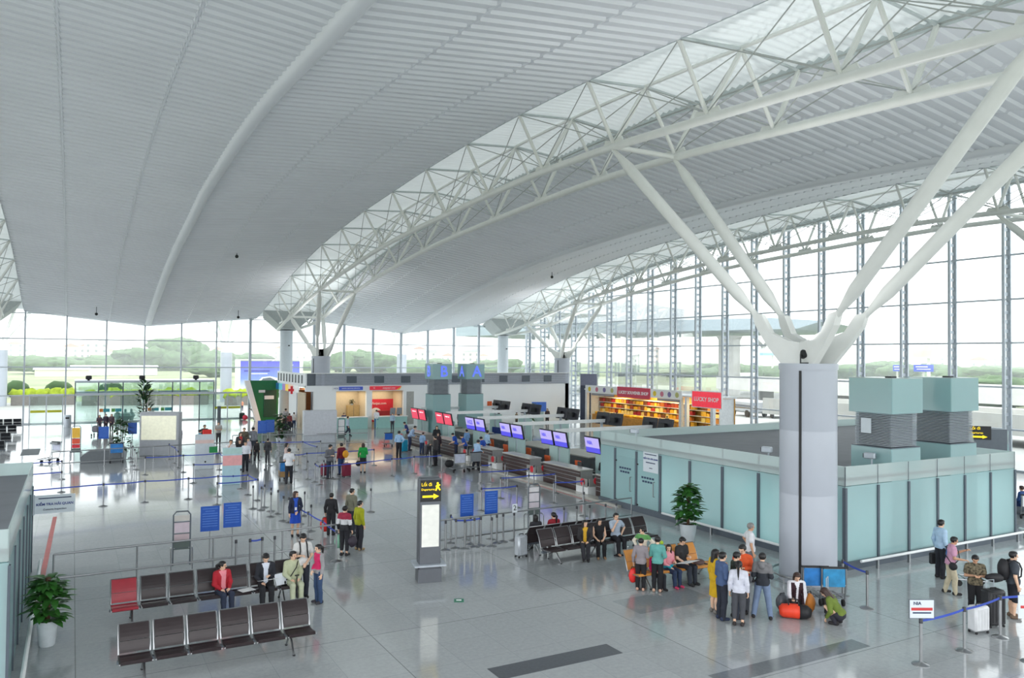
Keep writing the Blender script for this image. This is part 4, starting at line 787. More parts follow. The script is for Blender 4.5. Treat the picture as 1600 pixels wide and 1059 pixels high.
# cafe at the left end of the block
m_cg = mat('cafe_green', (18, 110, 66), .5, var=.05); m_cd = mat('cafe_dark_green', (16, 66, 52), .5); m_co = mat('cafe_orange_wall', (222, 150, 92), .6, var=.08)
t = thing('cafe_wall', 'slanting green cafe wall with a white edge, left of the ticket offices', 'wall panel', (0, 0, 0))
mb = MB(); mb.prism([(14.9, 3.95), (BX+.1, 3.95), (BX+.1, 0), (16.0, 0)], 'y', 78.6, 78.8, m_cg); mb.build('panel', t); mb = MB(); mb.prism([(14.45, 3.95), (14.95, 3.95), (16.05, 0), (15.55, 0)], 'y', 78.4, 78.9, m_white); mb.build('white_edge', t)
mb = MB(); mb.box((16.9, 78.55, 1.7), (1.2, .06, 2.6), m_cd); mb.build('dark_panel', t); mb = MB(); mb.box((16.8, 78.5, 2.3), (.9, .04, .35), m_sign); mb.box((16.1, 78.5, 2.9), (.6, .04, .25), m_sign); mb.build('menu_board', t)
t = thing('cafe_fascia', 'bright patterned sign band above the cafe opening', 'sign', (BX-.12, 0, 0))
for k, (y, w, c) in enumerate(((78, 1.4, (30, 96, 140)), (76.6, 1.4, (98, 196, 214)), (75.3, 1.2, (160, 130, 190)), (74.1, 1.2, (238, 204, 90)), (72.6, 1.8, (228, 190, 170)), (70.8, 1.8, (222, 228, 226)))): mb = MB(); mb.box((0, y, 3.42), (.08, w, .6), mat('fascia_colour_%d' % k, c, .5, emit=.1)); mb.build('panel', t)
t = thing('pharmacy_cross', 'small red cross sign sticking out beside the cafe', 'sign', (BX-.35, 71.4, 3.3)); mb = MB(); mb.box((0, 0, 0), (.2, .06, .7), m_disc); mb.box((0, 0, 0), (.6, .068, .22), m_disc); mb.build('cross', t); mb = MB(); mb.box((.25, 0, .3), (.3, .04, .04), m_alu); mb.build('bracket', t)
mb = MB(); mb.box((BX+2.3, 76.3, 1.6), (.1, 5.4, 3.2), m_co); mb.box((BX+1.2, 73.6, 1.6), (2.2, .1, 3.2), m_co); mb.box((BX, 72.2, 1.6), (.12, 2.8, 3.2), m_blockw); mb.box((BX, 69.2, 1.6), (.12, 2.4, 3.2), m_cream); mb.build('wall_cafe', None, kind='structure')
li = bpy.data.lights.new('cafe_lamp', 'AREA'); li.energy = 45; li.size = 2; li.color = (1, .74, .45); lo = bpy.data.objects.new('cafe_lamp', li); COL.objects.link(lo); lo.location = (BX+1.2, 76, 3.5)
# souvenir shop along the right wall
m_shop = mat('shop_frame_white', (224, 228, 230), .5); m_warm = mat('shop_back_wall', (190, 140, 60), .6, var=.15, scale=2)
t = thing('souvenir_shop', 'souvenir shop stall with glowing golden shelves along the right window wall', 'shop', (0, 0, 0)); SX = 45.3
for y in (47.6, 50.7, 51.4, 65.4): mb = MB(); mb.box((SX, y, 1.6), (.3, .3, 3.2), m_shop); mb.build('post', t)
mb = MB(); mb.box((47.5, 56.5, 1.6), (.1, 18.2, 3.2), m_warm); mb.build('back_wall', t)
for y in (47.5, 65.6): mb = MB(); mb.box((46.7, y, 1.6), (1.6, .1, 3.2), m_shop); mb.build('side_wall', t)
mb = MB(); mb.box((46.4, 56.5, 3.3), (2.5, 18.4, .12), m_shop); mb.build('canopy', t)
for z in (.55, 1.05, 1.55, 2.05, 2.5): mb = MB(); mb.box((47.1, 56.5, z), (.7, 18, .04), m_shop); mb.build('shelf', t)
mb = MB(); mb.box((45.7, 58.2, .45), (.9, 12.5, .9), mat('shop_counter_amber', (196, 140, 60), .5, var=.2)); mb.build('display_table', t)
for (ya, yb, nm, txt) in ((60.2, 65.4, 'picture', None), (55.3, 60.1, 'maroon', 'LUCKY SOUVENIR SHOP'), (51.1, 55.2, 'picture', None)):
    q = thing('shop_fascia', {'picture': 'white fascia panel with product pictures, '+('left' if ya > 58 else 'right')+' of the maroon shop sign', 'maroon': 'maroon shop sign with white capitals above the souvenir stall'}[nm], 'sign', (SX-.2, (ya+yb)/2, 3.2), math.radians(-90)); L = yb-ya
    mb = MB(); mb.box((0, 0, .08 if txt else .15), (L, .1, .98 if txt else .75), mat('fascia_maroon', (164, 54, 74), .5, emit=.12) if txt else m_white); mb.build('board', q)
    if txt: lettering(txt, .4, m_white, q, TR(0, -.06, .05), bold=.012)
    else:
        for k, c in enumerate(((232, 206, 60), (206, 120, 140), (130, 120, 170), (190, 190, 120))): mb = MB(); mb.lathe([(.24, -.01), (.2, .01)], mat('product_picture_%d' % k, c, .5), 12, M=TR(-L*.36+k*L*.24, -.06, .15, 0, math.pi/2)); mb.build('picture', q)
        mb = MB(); mb.box((.3, 0, -.34), (L*.7, .08, .2), mat('fascia_grey', (150, 150, 156), .5)); mb.build('lower_strip', q)
q = thing('shop_fascia', 'bright red shop sign with white capitals at the right end of the souvenir stall', 'sign', (SX-.22, 48.1, 3.15), math.radians(-90)); mb = MB(); mb.box((0, 0, 0), (3.3, .12, 1.25), mat('fascia_red', (232, 58, 76), .5, emit=.2)); mb.build('board', q); mb = MB(); mb.box((0, .02, 0), (3.5, .1, 1.4), m_white); mb.build('border', q); lettering('LUCKY SHOP', .48, m_white, q, TR(0, -.08, .0), bold=.012)
rs = random.Random(21); gc = [(222, 168, 40), (240, 196, 48), (196, 112, 40), (150, 62, 34), (206, 140, 70), (120, 70, 40), (236, 214, 130), (170, 40, 44), (230, 180, 60)]
gms = [mat('gift_pack_%d' % k, c, .5, var=.15, scale=8) for k, c in enumerate(gc)]
for zi, z in enumerate((.57, 1.07, 1.57, 2.07)):
    y = 47.9; gk = 0
    while y < 65.2:
        w = rs.uniform(.34, .62); h = rs.uniform(.26, .42)
        if not 50.4 < y+w/2 < 51.6:
            mb = MB(); mb.bevbox((0, 0, h/2), (.4, w*.92, h), rs.choice(gms), .03); mb.bevbox((-.06, 0, h+.02), (.2, w*.4, .04), rs.choice(gms), .01); o = mb.build('gift_pack'); o.location = (47.0, y+w/2, z)
            tag(o, 'gift pack on the '+('lowest', 'second', 'third', 'top')[zi]+' shelf of the souvenir shop, '+ordinal(gk)+' from right', 'gift pack', 'gift packs on the '+('lowest', 'second', 'third', 'top')[zi]+' shelf')
            gk += 1
        y += w+.03
y = 52.4; gk = 0
while y < 64.3:
    w = rs.uniform(.3, .55); mb = MB(); blob(mb, (0, 0, .12), (.3, w*.5, .14), rs.choice(gms[:2]+gms[6:7]+gms[8:]), int(y*10), 6); o = mb.build('snack_bag', None, 'all'); o.location = (45.7, y, .9); tag(o, 'bulging golden snack bag on the souvenir shop table, '+ordinal(gk)+' from right', 'snack bag', 'snack bags on the shop table'); y += w+.06; gk += 1
for yy, e in ((62, 36), (57, 42), (53.5, 36), (49, 28)):
    li = bpy.data.lights.new('shop_lamp', 'AREA'); li.energy = e; li.size = 1.6; li.color = (1, .78, .42); lo = bpy.data.objects.new('shop_lamp', li); COL.objects.link(lo); lo.location = (46.3, yy, 3.1)
t = thing('dark_doorway', 'tall dark blue-grey service doorway left of the souvenir shop', 'doorway', (46.6, 67.0, 0), math.radians(-45)); mb = MB(); mb.box((0, 0, 2.4), (1.7, .5, 4.8), mat('doorway_dark', (52, 62, 84), .4)); mb.build('panel', t); mb = MB(); mb.box((0, -.02, 4.2), (1.7, .5, 1.2), mat('doorway_upper', (110, 114, 134), .4)); mb.build('upper_panel', t)
# light box, blank panel and totem
P = fl(217, 712.5); Q = fl(279, 712.0); c = (P+Q)/2; L = (Q-P).length
t = thing('light_box', 'large grey advertising light box with a blank glowing cream panel, left of centre', 'light box', (c.x, c.y, 0), math.atan2((Q-P).y, (Q-P).x)); mb = MB(); mb.bevbox((0, .35, 1.38), (L, .7, 2.76), mat('light_box_grey', (168, 172, 178), .4), .04); mb.build('housing', t); mb = MB(); mb.box((-.03, -.012, 1.78), (L*.88, .03, 1.52), mat('light_box_glow', (232, 232, 208), .4, emit=.12)); mb.build('glowing_panel', t)
P = fl(474, 700); Q = fl(526, 698); c = (P+Q)/2; L = (Q-P).length
t = thing('blank_panel', 'blank pale grey display box in front of the column by the ticket offices', 'display box', (c.x, c.y, 0), math.atan2((Q-P).y, (Q-P).x)); mb = MB(); mb.bevbox((0, .3, 1.72), (L, .6, 1.75), mat('blank_panel_grey', (196, 200, 206), .45), .03); mb.build('board', t); mb = MB(); mb.box((0, .3, .42), (L*.98, .5, .84), mat('blank_panel_base', (186, 192, 198), .4)); mb.build('base', t)
P = Vector((9.08, 21.0, 0)); m_tot = mat('totem_grey', (98, 102, 108), .35, metal=.3, var=.04)
t = thing('direction_totem', 'tall grey departures totem with a yellow arrow and a blank white panel', 'totem', P, math.radians(-12)); 
mb = MB(); mb.bevbox((0, .02, 1.5), (.62, .2, 2.92), m_tot, .015); mb.bevbox((0, .27, 1.5), (.62, .22, 2.96), m_tot, .015); mb.build('body', t)
mb = MB(); mb.box((0, .14, .2), (.68, .5, .4), m_tot); mb.build('base', t); mb = MB(); mb.box((0, .14, .5), (.92, .74, .05), m_alu); mb.build('collar', t)
mb = MB(); mb.box((.0, -.085, 2.62), (.6, .012, .62), m_black); mb.build('sign_face', t); mb = MB(); mb.box((.0, -.09, 1.62), (.5, .02, 1.2), mat('totem_panel', (236, 236, 228), .4, emit=.05)); mb.build('white_panel', t)
m_yel = mat('sign_yellow_text', (250, 216, 20), .4, emit=.3)
lettering('Lối đi', .13, m_yel, t, TR(-.12, -.095, 2.8)); lettering('Departures', .085, m_yel, t, TR(-.08, -.095, 2.66)); mb = MB(); mb.prism([(-.24, 2.43), (.08, 2.43), (.08, 2.38), (.24, 2.46), (.08, 2.54), (.08, 2.49), (-.24, 2.49)], 'y', -.1, -.09, m_yel); mb.build('arrow', t)
mb = MB(); mb.ball((.2, -.095, 2.83), (.035, .01, .035), m_yel, 10, 6); mb.prism([(.12, 2.62), (.17, 2.62), (.2, 2.7), (.25, 2.62), (.29, 2.64), (.23, 2.74), (.28, 2.78), (.26, 2.8), (.17, 2.79), (.13, 2.74), (.16, 2.73)], 'y', -.1, -.09, m_yel); mb.build('walking_figure', t)
P = ray(1531, 676)*36+CP; t = thing('direction_totem', 'far dark totem with yellow writing and arrow, behind the right glass tower', 'totem', (P.x, P.y, 0), math.radians(-48)); mb = MB(); mb.bevbox((.25, .1, 1.7), (1.7, .2, 3.4), m_alud, .02); mb.build('body', t); mb = MB(); mb.box((-.1, -.02, P.z), (1.1, .04, .62), m_black); mb.build('sign_face', t)
lettering('Lối đi', .18, m_yel, t, TR(-.2, -.05, P.z+.2)); lettering('Departures', .14, m_yel, t, TR(-.2, -.05, P.z)); mb = MB(); mb.prism([(-.5, P.z-.22), (.1, P.z-.22), (.1, P.z-.26), (.3, P.z-.18), (.1, P.z-.1), (.1, P.z-.14), (-.5, P.z-.14)], 'y', -.06, -.04, m_yel); mb.build('arrow', t)

for xx, yy, e_ in ((23.6, 25.6, 70), (23.6, 20, 70), (28, 18.4, 40)):
    li = bpy.data.lights.new('added_room_fill', 'AREA'); li.energy = e_; li.size = 2.5; lo = bpy.data.objects.new('added_room_fill', li); COL.objects.link(lo); lo.location = (xx, yy, 2.6)  # unseen lamps added inside the frosted room to brighten its glass
# ================================================================== FURNITURE, BARRIERS, LUGGAGE, PLANTS
m_leather = mat('dark_brown_leather', (44, 34, 36), .38, var=.12, scale=4); m_redl = mat('red_leather', (158, 44, 56), .4, var=.08, scale=4); m_tan = mat('tan_leather', (206, 140, 66), .4, var=.08, scale=4); m_blackl = mat('black_leather', (30, 32, 38), .4, var=.1)
def bench(lab, x, y, rz, n, m, special=None, group=None, w=.65, table=None):
    t = thing('waiting_bench', lab, 'bench', (x, y, 0), rz, group)
    for k in range(n):
        cx = (k-(n-1)/2)*w; mm = special[1] if special and special[0] == k else m
        mb = MB(); prof = [(-.44, .43), (-.40, .475), (-.2, .445), (.02, .425), (.1, .44), (.1, .39), (-.2, .39), (-.42, .41)]
        mb.prism(prof, 'x', cx-w*.43, cx+w*.43, mm); st = mb.build('seat', t)
        if special and special[0] == k: st['label'] = 'red seat cushion'
        if table is not None and k == table: continue
        def up(s, off): return (.13+.3*s*s*.55+.06*s+off, .47+.5*s)
        for s0, s1 in ((0, .42), (.45, 1.0)):
            pts = [up(s0+(s1-s0)*q/4, 0) for q in range(5)]+[up(s0+(s1-s0)*q/4, .05) for q in range(4, -1, -1)]
            mb = MB(); mb.prism(pts, 'x', cx-w*.42, cx+w*.42, mm); mb.build('backrest', t)
        mb = MB()
        for s in (-1, 1): mb.path([(cx+s*w*.45, -.42, .43), (cx+s*w*.45, -.1, .41), (cx+s*w*.45, .12, .44)]+[(cx+s*w*.45, up(q/4, .025)[0], up(q/4, .025)[1]) for q in range(1, 5)], .015, m_chrome, 6)
        mb.path([(cx-w*.45, up(1, .03)[0], up(1.02, 0)[1]), (cx+w*.45, up(1, .03)[0], up(1.02, 0)[1])], .014, m_chrome, 6); mb.build('side_frame', t, 'y')
    mb = MB(); mb.box((0, .02, .34), (n*w, .09, .06), m_alud); mb.build('beam', t)
    for cx in (-(n/2-.75)*w, (n/2-.75)*w):
        mb = MB(); mb.path([(cx, -.36, .02), (cx, -.1, .28), (cx, .02, .34), (cx, .12, .28), (cx, .34, .02)], .024, m_chrome, 8)
        for yy in (-.36, .34): mb.lathe([(.03, 0), (.03, .03), (0, .03)], m_black, 8, c=(cx, yy, 0))
        mb.build('leg', t, 'y')
    return t
bench('front bench of six dark brown leather seats, bottom left', 2.83, 17.55, 0, 6, m_leather)
bench('rear bench of dark brown seats with one red seat at its left end', 3.15, 21.15, 0, 7, m_leather, (0, m_redl))
bench('long dark brown bench facing the camera near the frosted room, with seated passengers', 15.3, 21.35, math.radians(3), 7, m_leather)
bench('dark brown bench turned away, back to back with the long bench', 14.6, 22.5, math.radians(183), 5, m_leather)
bench('tan orange leather bench beside the group standing near the thick column', 15.45, 17.75, math.radians(-3), 5, m_tan, table=4)
for i, (y, nm) in enumerate(((77, 'farthest'), (70.5, 'second farthest'), (64, 'middle'), (58.5, 'second nearest'), (53, 'nearest'))):
    bench('black bench with chrome frame at the far left edge, %s of five rows' % nm, -5.2, y, math.pi, 5, m_blackl, group=None)
# steel barriers with two rails
def barrier(lab, pts, step=1.9):
    t = thing('steel_barrier', lab, 'barrier', (0, 0, 0))
    for a, b in zip(pts, pts[1:]):
        a, b = Vector(a+(0,)), Vector(b+(0,)); d = b-a; k = max(1, round(d.length/step))
        for z in (.96, .3): mb = MB(); mb.tube(a+Vector((0, 0, z)), b+Vector((0, 0, z)), .028, m_chrome); mb.build('rail', t, 'y')
        for i in range(k+1): p = a+d*(i/k); mb = MB(); mb.tube(p, p+Vector((0, 0, .96)), .025, m_chrome); mb.lathe([(.07, 0), (.07, .015), (.03, .03)], m_chrome, 12, c=p); mb.build('post', t, 'y')
    return t
barrier('long two-rail steel barrier running behind the left benches', [(-.35, 25.0), (7.95, 25.3)])
barrier('two-rail steel barrier from the totem to the frosted glass room', [(10.1, 24.3), (19.4, 24.9)], 2.4)
barrier('thin steel barrier before the light box, left of centre', [(-.9, 50.6), (9.5, 51.8)], 2.6)
barrier('thin steel barrier in front of the blank display box', [(9.6, 56), (18.5, 54)], 2.2)
# belt stanchions
m_beltb = mat('blue_belt', (52, 78, 176), .6, var=.05); m_cass = mat('stanchion_head', (46, 48, 54), .4)
def stanchion_kind():
    t = thing('belt_stanchion', 'x', 'stanchion'); 
    mb = MB(); mb.lathe([(.18, 0), (.18, .012), (.15, .03), (.05, .05), (.032, .07)], m_chrome, 20); mb.build('base', t, 'y')
    mb = MB(); mb.tube((0, 0, .06), (0, 0, .9), .032, m_chrome, n=12); mb.build('pole', t, 'y'); mb = MB(); mb.lathe([(.04, .88), (.04, .97), (.03, .985), (0, .985)], m_cass, 12); mb.build('belt_head', t, 'y'); return t
ST = {}
def lane(x):
    return x
SP = [('a', 96, 749), ('b', 95.6, 769), ('c', 161, 791), ('d', 226, 785), ('e', 226.5, 742), ('f', 204, 715), ('g', 207, 722), ('h', 210, 728), ('i', 213, 734), ('j', 264, 718), ('k', 273, 724), ('l', 278, 731), ('m', 286, 738), ('n', 302, 755), ('o', 294, 780), ('p', 343, 734), ('q', 329, 721), ('r', 350, 741), ('s', 339, 789), ('t', 340, 776), ('u', 376, 764), ('v', 387, 773.5), ('w', 402.5, 782), ('x', 395, 795), ('y', 408, 797), ('z', 413, 764),
      ('a1', 413, 793), ('b1', 480.6, 749), ('c1', 479, 734), ('d1', 466, 727), ('e1', 436, 712), ('f1', 434, 704), ('g1', 492, 753.4), ('h1', 499, 758), ('i1', 505.6, 748), ('j1', 518, 748.5), ('k1', 524, 749), ('l1', 422, 727.5), ('m1', 407, 713.5), ('n1', 423, 807.5), ('o1', 434, 803), ('p1', 423, 799), ('q1', 442.5, 814), ('r1', 451, 816.5), ('s1', 475.6, 806), ('t1', 469, 819), ('u1', 455, 828), ('v1', 485.6, 830), ('w1', 481, 843), ('x1', 503.7, 858), ('y1', 525, 877), ('z1', 579, 800),
      ('a2', 584, 727), ('b2', 612, 744), ('c2', 646.6, 740), ('d2', 671, 729), ('e2', 690, 737.5), ('f2', 696, 859), ('g2', 704, 848), ('h2', 712, 856), ('i2', 726, 857), ('j2', 735, 850), ('k2', 741, 854), ('l2', 751, 852), ('m2', 768, 853), ('n2', 776, 848), ('o2', 786, 846), ('p2', 803, 844), ('q2', 749, 767.5), ('r2', 752, 798), ('s2', 782, 778.5), ('t2', 793, 764), ('u2', 807.5, 793), ('v2', 826, 774), ('w2', 868, 770.6), ('x2', 865, 786), ('y2', 834, 757), ('z2', 789, 752),
      ('a3', 881, 834), ('b3', 901, 832), ('c3', 921, 830), ('d3', 946, 828), ('e3', 963, 826), ('f3', 911, 784), ('g3', 912, 806), ('A4', 751, 755), ('B4', 826, 762), ('C4', 767, 754), ('D4', 354, 752), ('E4', 473, 713), ('F4', 495, 722), ('G4', 500.6, 712), ('H4', 460, 737), ('I4', 470, 836), ('h3', 1355, 950), ('i3', 1317, 930), ('j3', 1439, 1038), ('k3', 1507, 1017), ('l3', 1563, 996), ('m3', 368, 895), ('n3', 390, 893), ('o3', 409, 890), ('p3', 428.5, 888)]
AREA = [(lambda k, x, y: k in ('j3', 'k3', 'l3'), 'stanchions with a blue belt at the bottom right', 'polished stanchion at the bottom right'), (lambda k, x, y: k in ('h3', 'i3'), 'stanchions by the thick column', 'polished stanchion right of the thick column'),
        (lambda k, x, y: x > 690 and y > 840 and x < 810, 'spare stanchions behind the right barrier', 'spare stanchion crowded behind the barrier between totem and suitcase'), (lambda k, x, y: 860 < x < 970 and y > 815, 'stanchions behind the long bench', 'stanchion behind the long bench and barrier, before the frosted room'),
        (lambda k, x, y: x > 740, 'stanchions of the lanes before the check-in counters', 'stanchion of a belt lane before the near check-in counters'), (lambda k, x, y: 360 < x < 430 and y > 860, 'stanchions against the left barrier', 'stanchion against the left barrier behind the seated man in a suit'),
        (lambda k, x, y: 390 < x < 600 and y > 790, 'empty stanchions around the woman in the blue skirt', 'stanchion near the woman in a navy jacket and blue skirt'), (lambda k, x, y: x > 485, 'stanchions of the queue with the suitcases', 'stanchion of the long queue with the suitcases in mid hall'), (lambda k, x, y: x > 400, 'stanchions behind the man with the trolley', 'stanchion in the mid hall near the man pushing a trolley'), (lambda k, x, y: True, 'stanchions of the lanes before the light box', 'slim stanchion of the belt lanes before the light box')]
ordw = ['first', 'second', 'third', 'fourth', 'fifth', 'sixth', 'seventh', 'eighth', 'ninth', 'tenth', 'eleventh', 'twelfth', 'thirteenth', 'fourteenth', 'fifteenth', 'sixteenth', 'seventeenth', 'eighteenth', 'nineteenth', 'twentieth', 'twenty-first', 'twenty-second', 'twenty-third', 'twenty-fourth', 'twenty-fifth', 'twenty-sixth', 'twenty-seventh', 'twenty-eighth']
proto = None; area_of = {}
for k, x, y in SP: area_of[k] = next(i for i, (f, g, l) in enumerate(AREA) if f(k, x, y))
for k, x, y in SP:
    o = stanchion_kind() if proto is None else copy_tree(proto); proto = proto or o
    P = fl(x, y); o.location = P; ST[k] = o; i = area_of[k]; mates = sorted((xx, kk) for kk, xx, yy in SP if area_of[kk] == i); r = [kk for _, kk in mates].index(k)
    o['label'] = AREA[i][2]+', %s from left' % ordw[r]; o['group'] = AREA[i][1]
def belt(a, b, z=.93, sag=.03):
    A, B = ST[a], ST[b]; p = Vector(A.location); q = Vector(B.location); mb = MB(); n = 8; vs = []
    d = (q-p); d.z = 0; 
    for i in range(n+1):
        t_ = i/n; c = d*t_; zz = z-sag*4*t_*(1-t_)
        for w, h in ((.004, .025), (.004, -.025), (-.004, -.025), (-.004, .025)):
            s = Vector((-d.y, d.x, 0)).normalized()*w; vs.append((c.x+s.x, c.y+s.y, zz+h))
    fs = [(i*4+j, i*4+(j+1) % 4, i*4+4+(j+1) % 4, i*4+4+j) for i in range(n) for j in range(4)]
    mb.add(vs, fs, m_beltb); o = mb.build('belt', A); o['label'] = 'blue webbing belt'
for a, b in (('c', 'd'), ('d', 'o'), ('o', 't'), ('t', 'v'), ('v', 'w'), ('w', 's'), ('e', 'm'), ('m', 'p'), ('p', 'r'), ('n', 'D4'), ('j', 'k'), ('k', 'l'), ('m1', 'E4'), ('E4', 'G4'), ('E4', 'F4'), ('H4', 'c1'), ('c1', 'a2'), ('g1', 'h1'), ('h1', 'b2'), ('b2', 'c2'), ('c2', 'e2'), ('I4', 'w1'), ('w1', 'x1'), ('x1', 'y1'), ('r2', 'u2'), ('q2', 'B4'), ('A4', 'C4'), ('s2', 'v2'), ('v2', 'w2'), ('x2', 'f3'), ('h2', 'l2'), ('h3', 'i3'), ('j3', 'k3'), ('k3', 'l3'), ('n3', 'o3'), ('g2', 'h2')): belt(a, b)
for k in ('a', 'b', 'c'):
    A = ST[k]; mb = MB(); mb.box((-1.6, -.3, .93), (3.2, .01, .05), m_beltb, rz=.18); mb.build('belt', A)['label'] = 'blue webbing belt'
P = ST['l3'].location; mb = MB(); mb.box((1.2, -.35, .93), (2.5, .01, .05), m_beltb, rz=-.29); mb.build('belt', ST['l3'])['label'] = 'blue webbing belt'
# signs on poles
m_bsign = mat('board_blue', (22, 82, 176), .45, var=.04); m_bline = mat('board_fine_print', (84, 130, 206), .5); m_grn = mat('board_green', (30, 138, 74), .5)
def pole_board(px, py, w, h, zc, lab, m=None, rz=-.06, lines=True, base=True):
    P = fl(px, py); t = thing('notice_board', lab, 'notice board', P, rz)
    mb = MB(); mb.box((0, 0, zc), (w, .02, h), m or m_bsign); mb.build('board', t)
    if lines:
        mb = MB()
        for k in range(8): mb.box((0, -.012, zc+h*.4-k*h*.1), (w*(.8 if k != 1 else .5), .004, h*.025), m_bline)
        tag(mb.build('fine_print', t), kind='stuff')
    mb = MB(); mb.tube((0, .02, .02), (0, .02, zc+h*.3), .02, m_chrome); mb.build('pole', t, 'y')
    if base: mb = MB(); mb.lathe([(.17, 0), (.17, .012), (.04, .045)], m_chrome, 18); mb.build('base', t, 'y')
    return t
pole_board(327, 876, .56, .78, 1.32, 'blue notice board on a pole behind the left benches, left of two')
pole_board(362, 871, .54, .78, 1.36, 'blue notice board on a pole behind the left benches, right of two')
pole_board(729, 843, .5, .78, 1.22, 'blue notice board on a pole right of the totem, left of two')
pole_board(767, 842, .5, .82, 1.3, 'blue notice board on a pole right of the totem, right of two')
pole_board(161, 722, .55, .72, 1.75, 'small far blue notice board left of the trolley with a plant'); pole_board(206, 716, .5, .7, 1.85, 'small far blue notice board between the plant trolley and the light box')
pole_board(409, 714, .55, .8, 1.9, 'far blue notice board beside the walking queue, left of two'); pole_board(421, 712, .55, .8, 1.9, 'far blue notice board beside the walking queue, right of two')
t = tag(thing('x', 'small green sign on a stanchion among the belt lanes, left of the standing men', 'sign', ST['p'].location + Vector((-.35, -.05, .985)))); t.name = 'green_sign'; mb = MB(); mb.box((0, 0, .17), (.44, .02, .34), m_grn); mb.build('board', t); mb = MB(); mb.box((.3, .03, .0), (.3, .02, .03), m_chrome); mb.build('clip', t)
t = thing('lane_number', 'small plate with the number 2 on a stanchion behind the right barrier', 'sign', ST['p2'].location + Vector((0, -.04, .985))); mb = MB(); mb.box((0, 0, .15), (.2, .01, .3), m_sign); mb.build('plate', t); lettering('2', .26, m_black, t, TR(0, -.008, .16))
t = thing('airline_notice', 'white airline notice with red text on the nearest right-hand stanchion', 'sign', ST['j3'].location + Vector((0, -.02, .985)), math.radians(-28)); mb = MB(); mb.box((0, 0, .2), (.52, .015, .38), m_sign); mb.build('board', t); mb = MB(); mb.box((0, .006, .2), (.55, .012, .41), m_alud); mb.build('frame', t)
lettering('NIA', .1, m_navyt, t, TR(-.1, -.01, .32)); mr2 = mat('notice_red_text', (196, 58, 60), .5); mb = MB(); mb.box((0, -.009, .2), (.46, .003, .06), mr2); mb.build('red_line', t); mb = MB(); mb.box((0, -.009, .12), (.4, .003, .03), m_navyt); mb.build('text_line', t)
t = thing('airline_notice', 'edge of a white notice with red text at the right border', 'sign', (fl(1605, 1035).x+.1, fl(1605, 1035).y, 0), math.radians(-28)); mb = MB(); mb.box((0, 0, 1.18), (.5, .015, .5), m_sign); mb.build('board', t); mb = MB(); mb.box((0, -.01, 1.18), (.4, .004, .06), mr2); mb.build('red_line', t); mb = MB(); mb.tube((0, .02, 0), (0, .02, 1.2), .03, m_chrome); mb.lathe([(.18, 0), (.18, .012), (.04, .05)], m_chrome, 18); mb.build('pole', t, 'y')
t = thing('floor_sticker', 'small green exit sticker on the floor right of the totem', 'sticker', fl(717, 938), math.radians(-25)); mb = MB(); mb.box((0, 0, .003), (.26, .3, .005), mat('exit_sticker_green', (24, 120, 90), .3)); mb.build('sheet', t); mb = MB(); mb.box((0, .02, .0062), (.14, .1, .002), m_white); mb.build('figure', t)
# brochure stands
def brochure_stand(px, py, rz, h, cols, lab):
    P = fl(px, py); t = thing('brochure_stand', lab, 'brochure stand', P, rz); w = .48
    mb = MB(); mb.path([(-w/2, 0, .1), (-w/2, 0, h-.1), (-w/2+.08, 0, h), (w/2-.08, 0, h), (w/2, 0, h-.1), (w/2, 0, .1)], .022, m_alud, 8)
    for z in (.62, 1.05, 1.4): mb.tube((-w/2, 0, z), (w/2, 0, z), .015, m_alud, n=6)
    mb.build('frame', t, 'y')
    for k, c in enumerate(cols): z0, z1 = ((.84, 1.04), (1.08, 1.4), (1.43, h-.12))[k]; mb = MB(); mb.box((0, 0, (z0+z1)/2), (w-.06, .012, z1-z0), mat('poster_%d_%d_%d' % c, c, .5)); mb.build('poster', t)
    mb = MB(); mb.box((0, 0, .7), (w, .02, .25), mat('stand_plate', (96, 108, 104), .5)); mb.build('plate', t)
    for s in (-1, 1): mb = MB(); mb.path([(s*w*.62, -.22, .02), (s*w*.62, -.22, .55), (s*w*.62, -.12, .62), (s*w*.62, .12, .62), (s*w*.62, .22, .55), (s*w*.62, .22, .02)], .018, m_chrome, 6); mb.tube((s*w*.62, 0, .62), (s*w*.4, 0, .62), .018, m_chrome); mb.build('foot', t, 'y')
    return t
brochure_stand(283, 888, -.08, 1.72, [(196, 176, 180), (206, 190, 200), (196, 192, 186)], 'tall metal brochure stand behind the left benches')
brochure_stand(834, 828, -.05, 1.72, [(206, 196, 204), (214, 208, 214), (216, 214, 216)], 'tall metal brochure stand behind the long bench, left of the frosted room')
brochure_stand(118, 722, -.1, 2.15, [(214, 40, 58), (226, 88, 60), (232, 182, 60)], 'red and yellow poster stand in the far left of the hall')
brochure_stand(533, 697, -.05, 2.0, [(222, 222, 222), (226, 226, 226), (226, 226, 226)], 'small white poster stand before the left ticket office')
# info kiosks (roll-up boards)
def info_board(px, py, w, h, bands, lab, rz=-.1):
    P = fl(px, py); t = thing('info_board', lab, 'display board', P, rz); mb = MB(); mb.bevbox((0, .12, h/2), (w, .24, h), mat('info_board_%d' % int(px), bands[0], .4), .02); mb.build('body', t)
    for z, hh, c in bands[1:]: mb = MB(); mb.box((0, -.006, z), (w*.99, .014, hh), mat('info_band_%d_%d' % (int(px), int(z*100)), c, .45)); mb.build('band', t)
    mb = MB(); mb.tube((.05, -.03, .42), (.05, .0, .42), .05, m_black); mb.build('handle', t, 'y'); return t
info_board(319, 733, 1.0, 1.95, [(200, 208, 214), (1.55, .2, (216, 190, 184))], 'pale grey information board among the belt lanes, by the person in long cyan dress')
info_board(362.5, 757, .92, 1.82, [(176, 208, 218), (1.2, .5, (232, 168, 168)), (1.66, .28, (176, 208, 204))], 'pale blue information board with a pink band in the belt lanes')
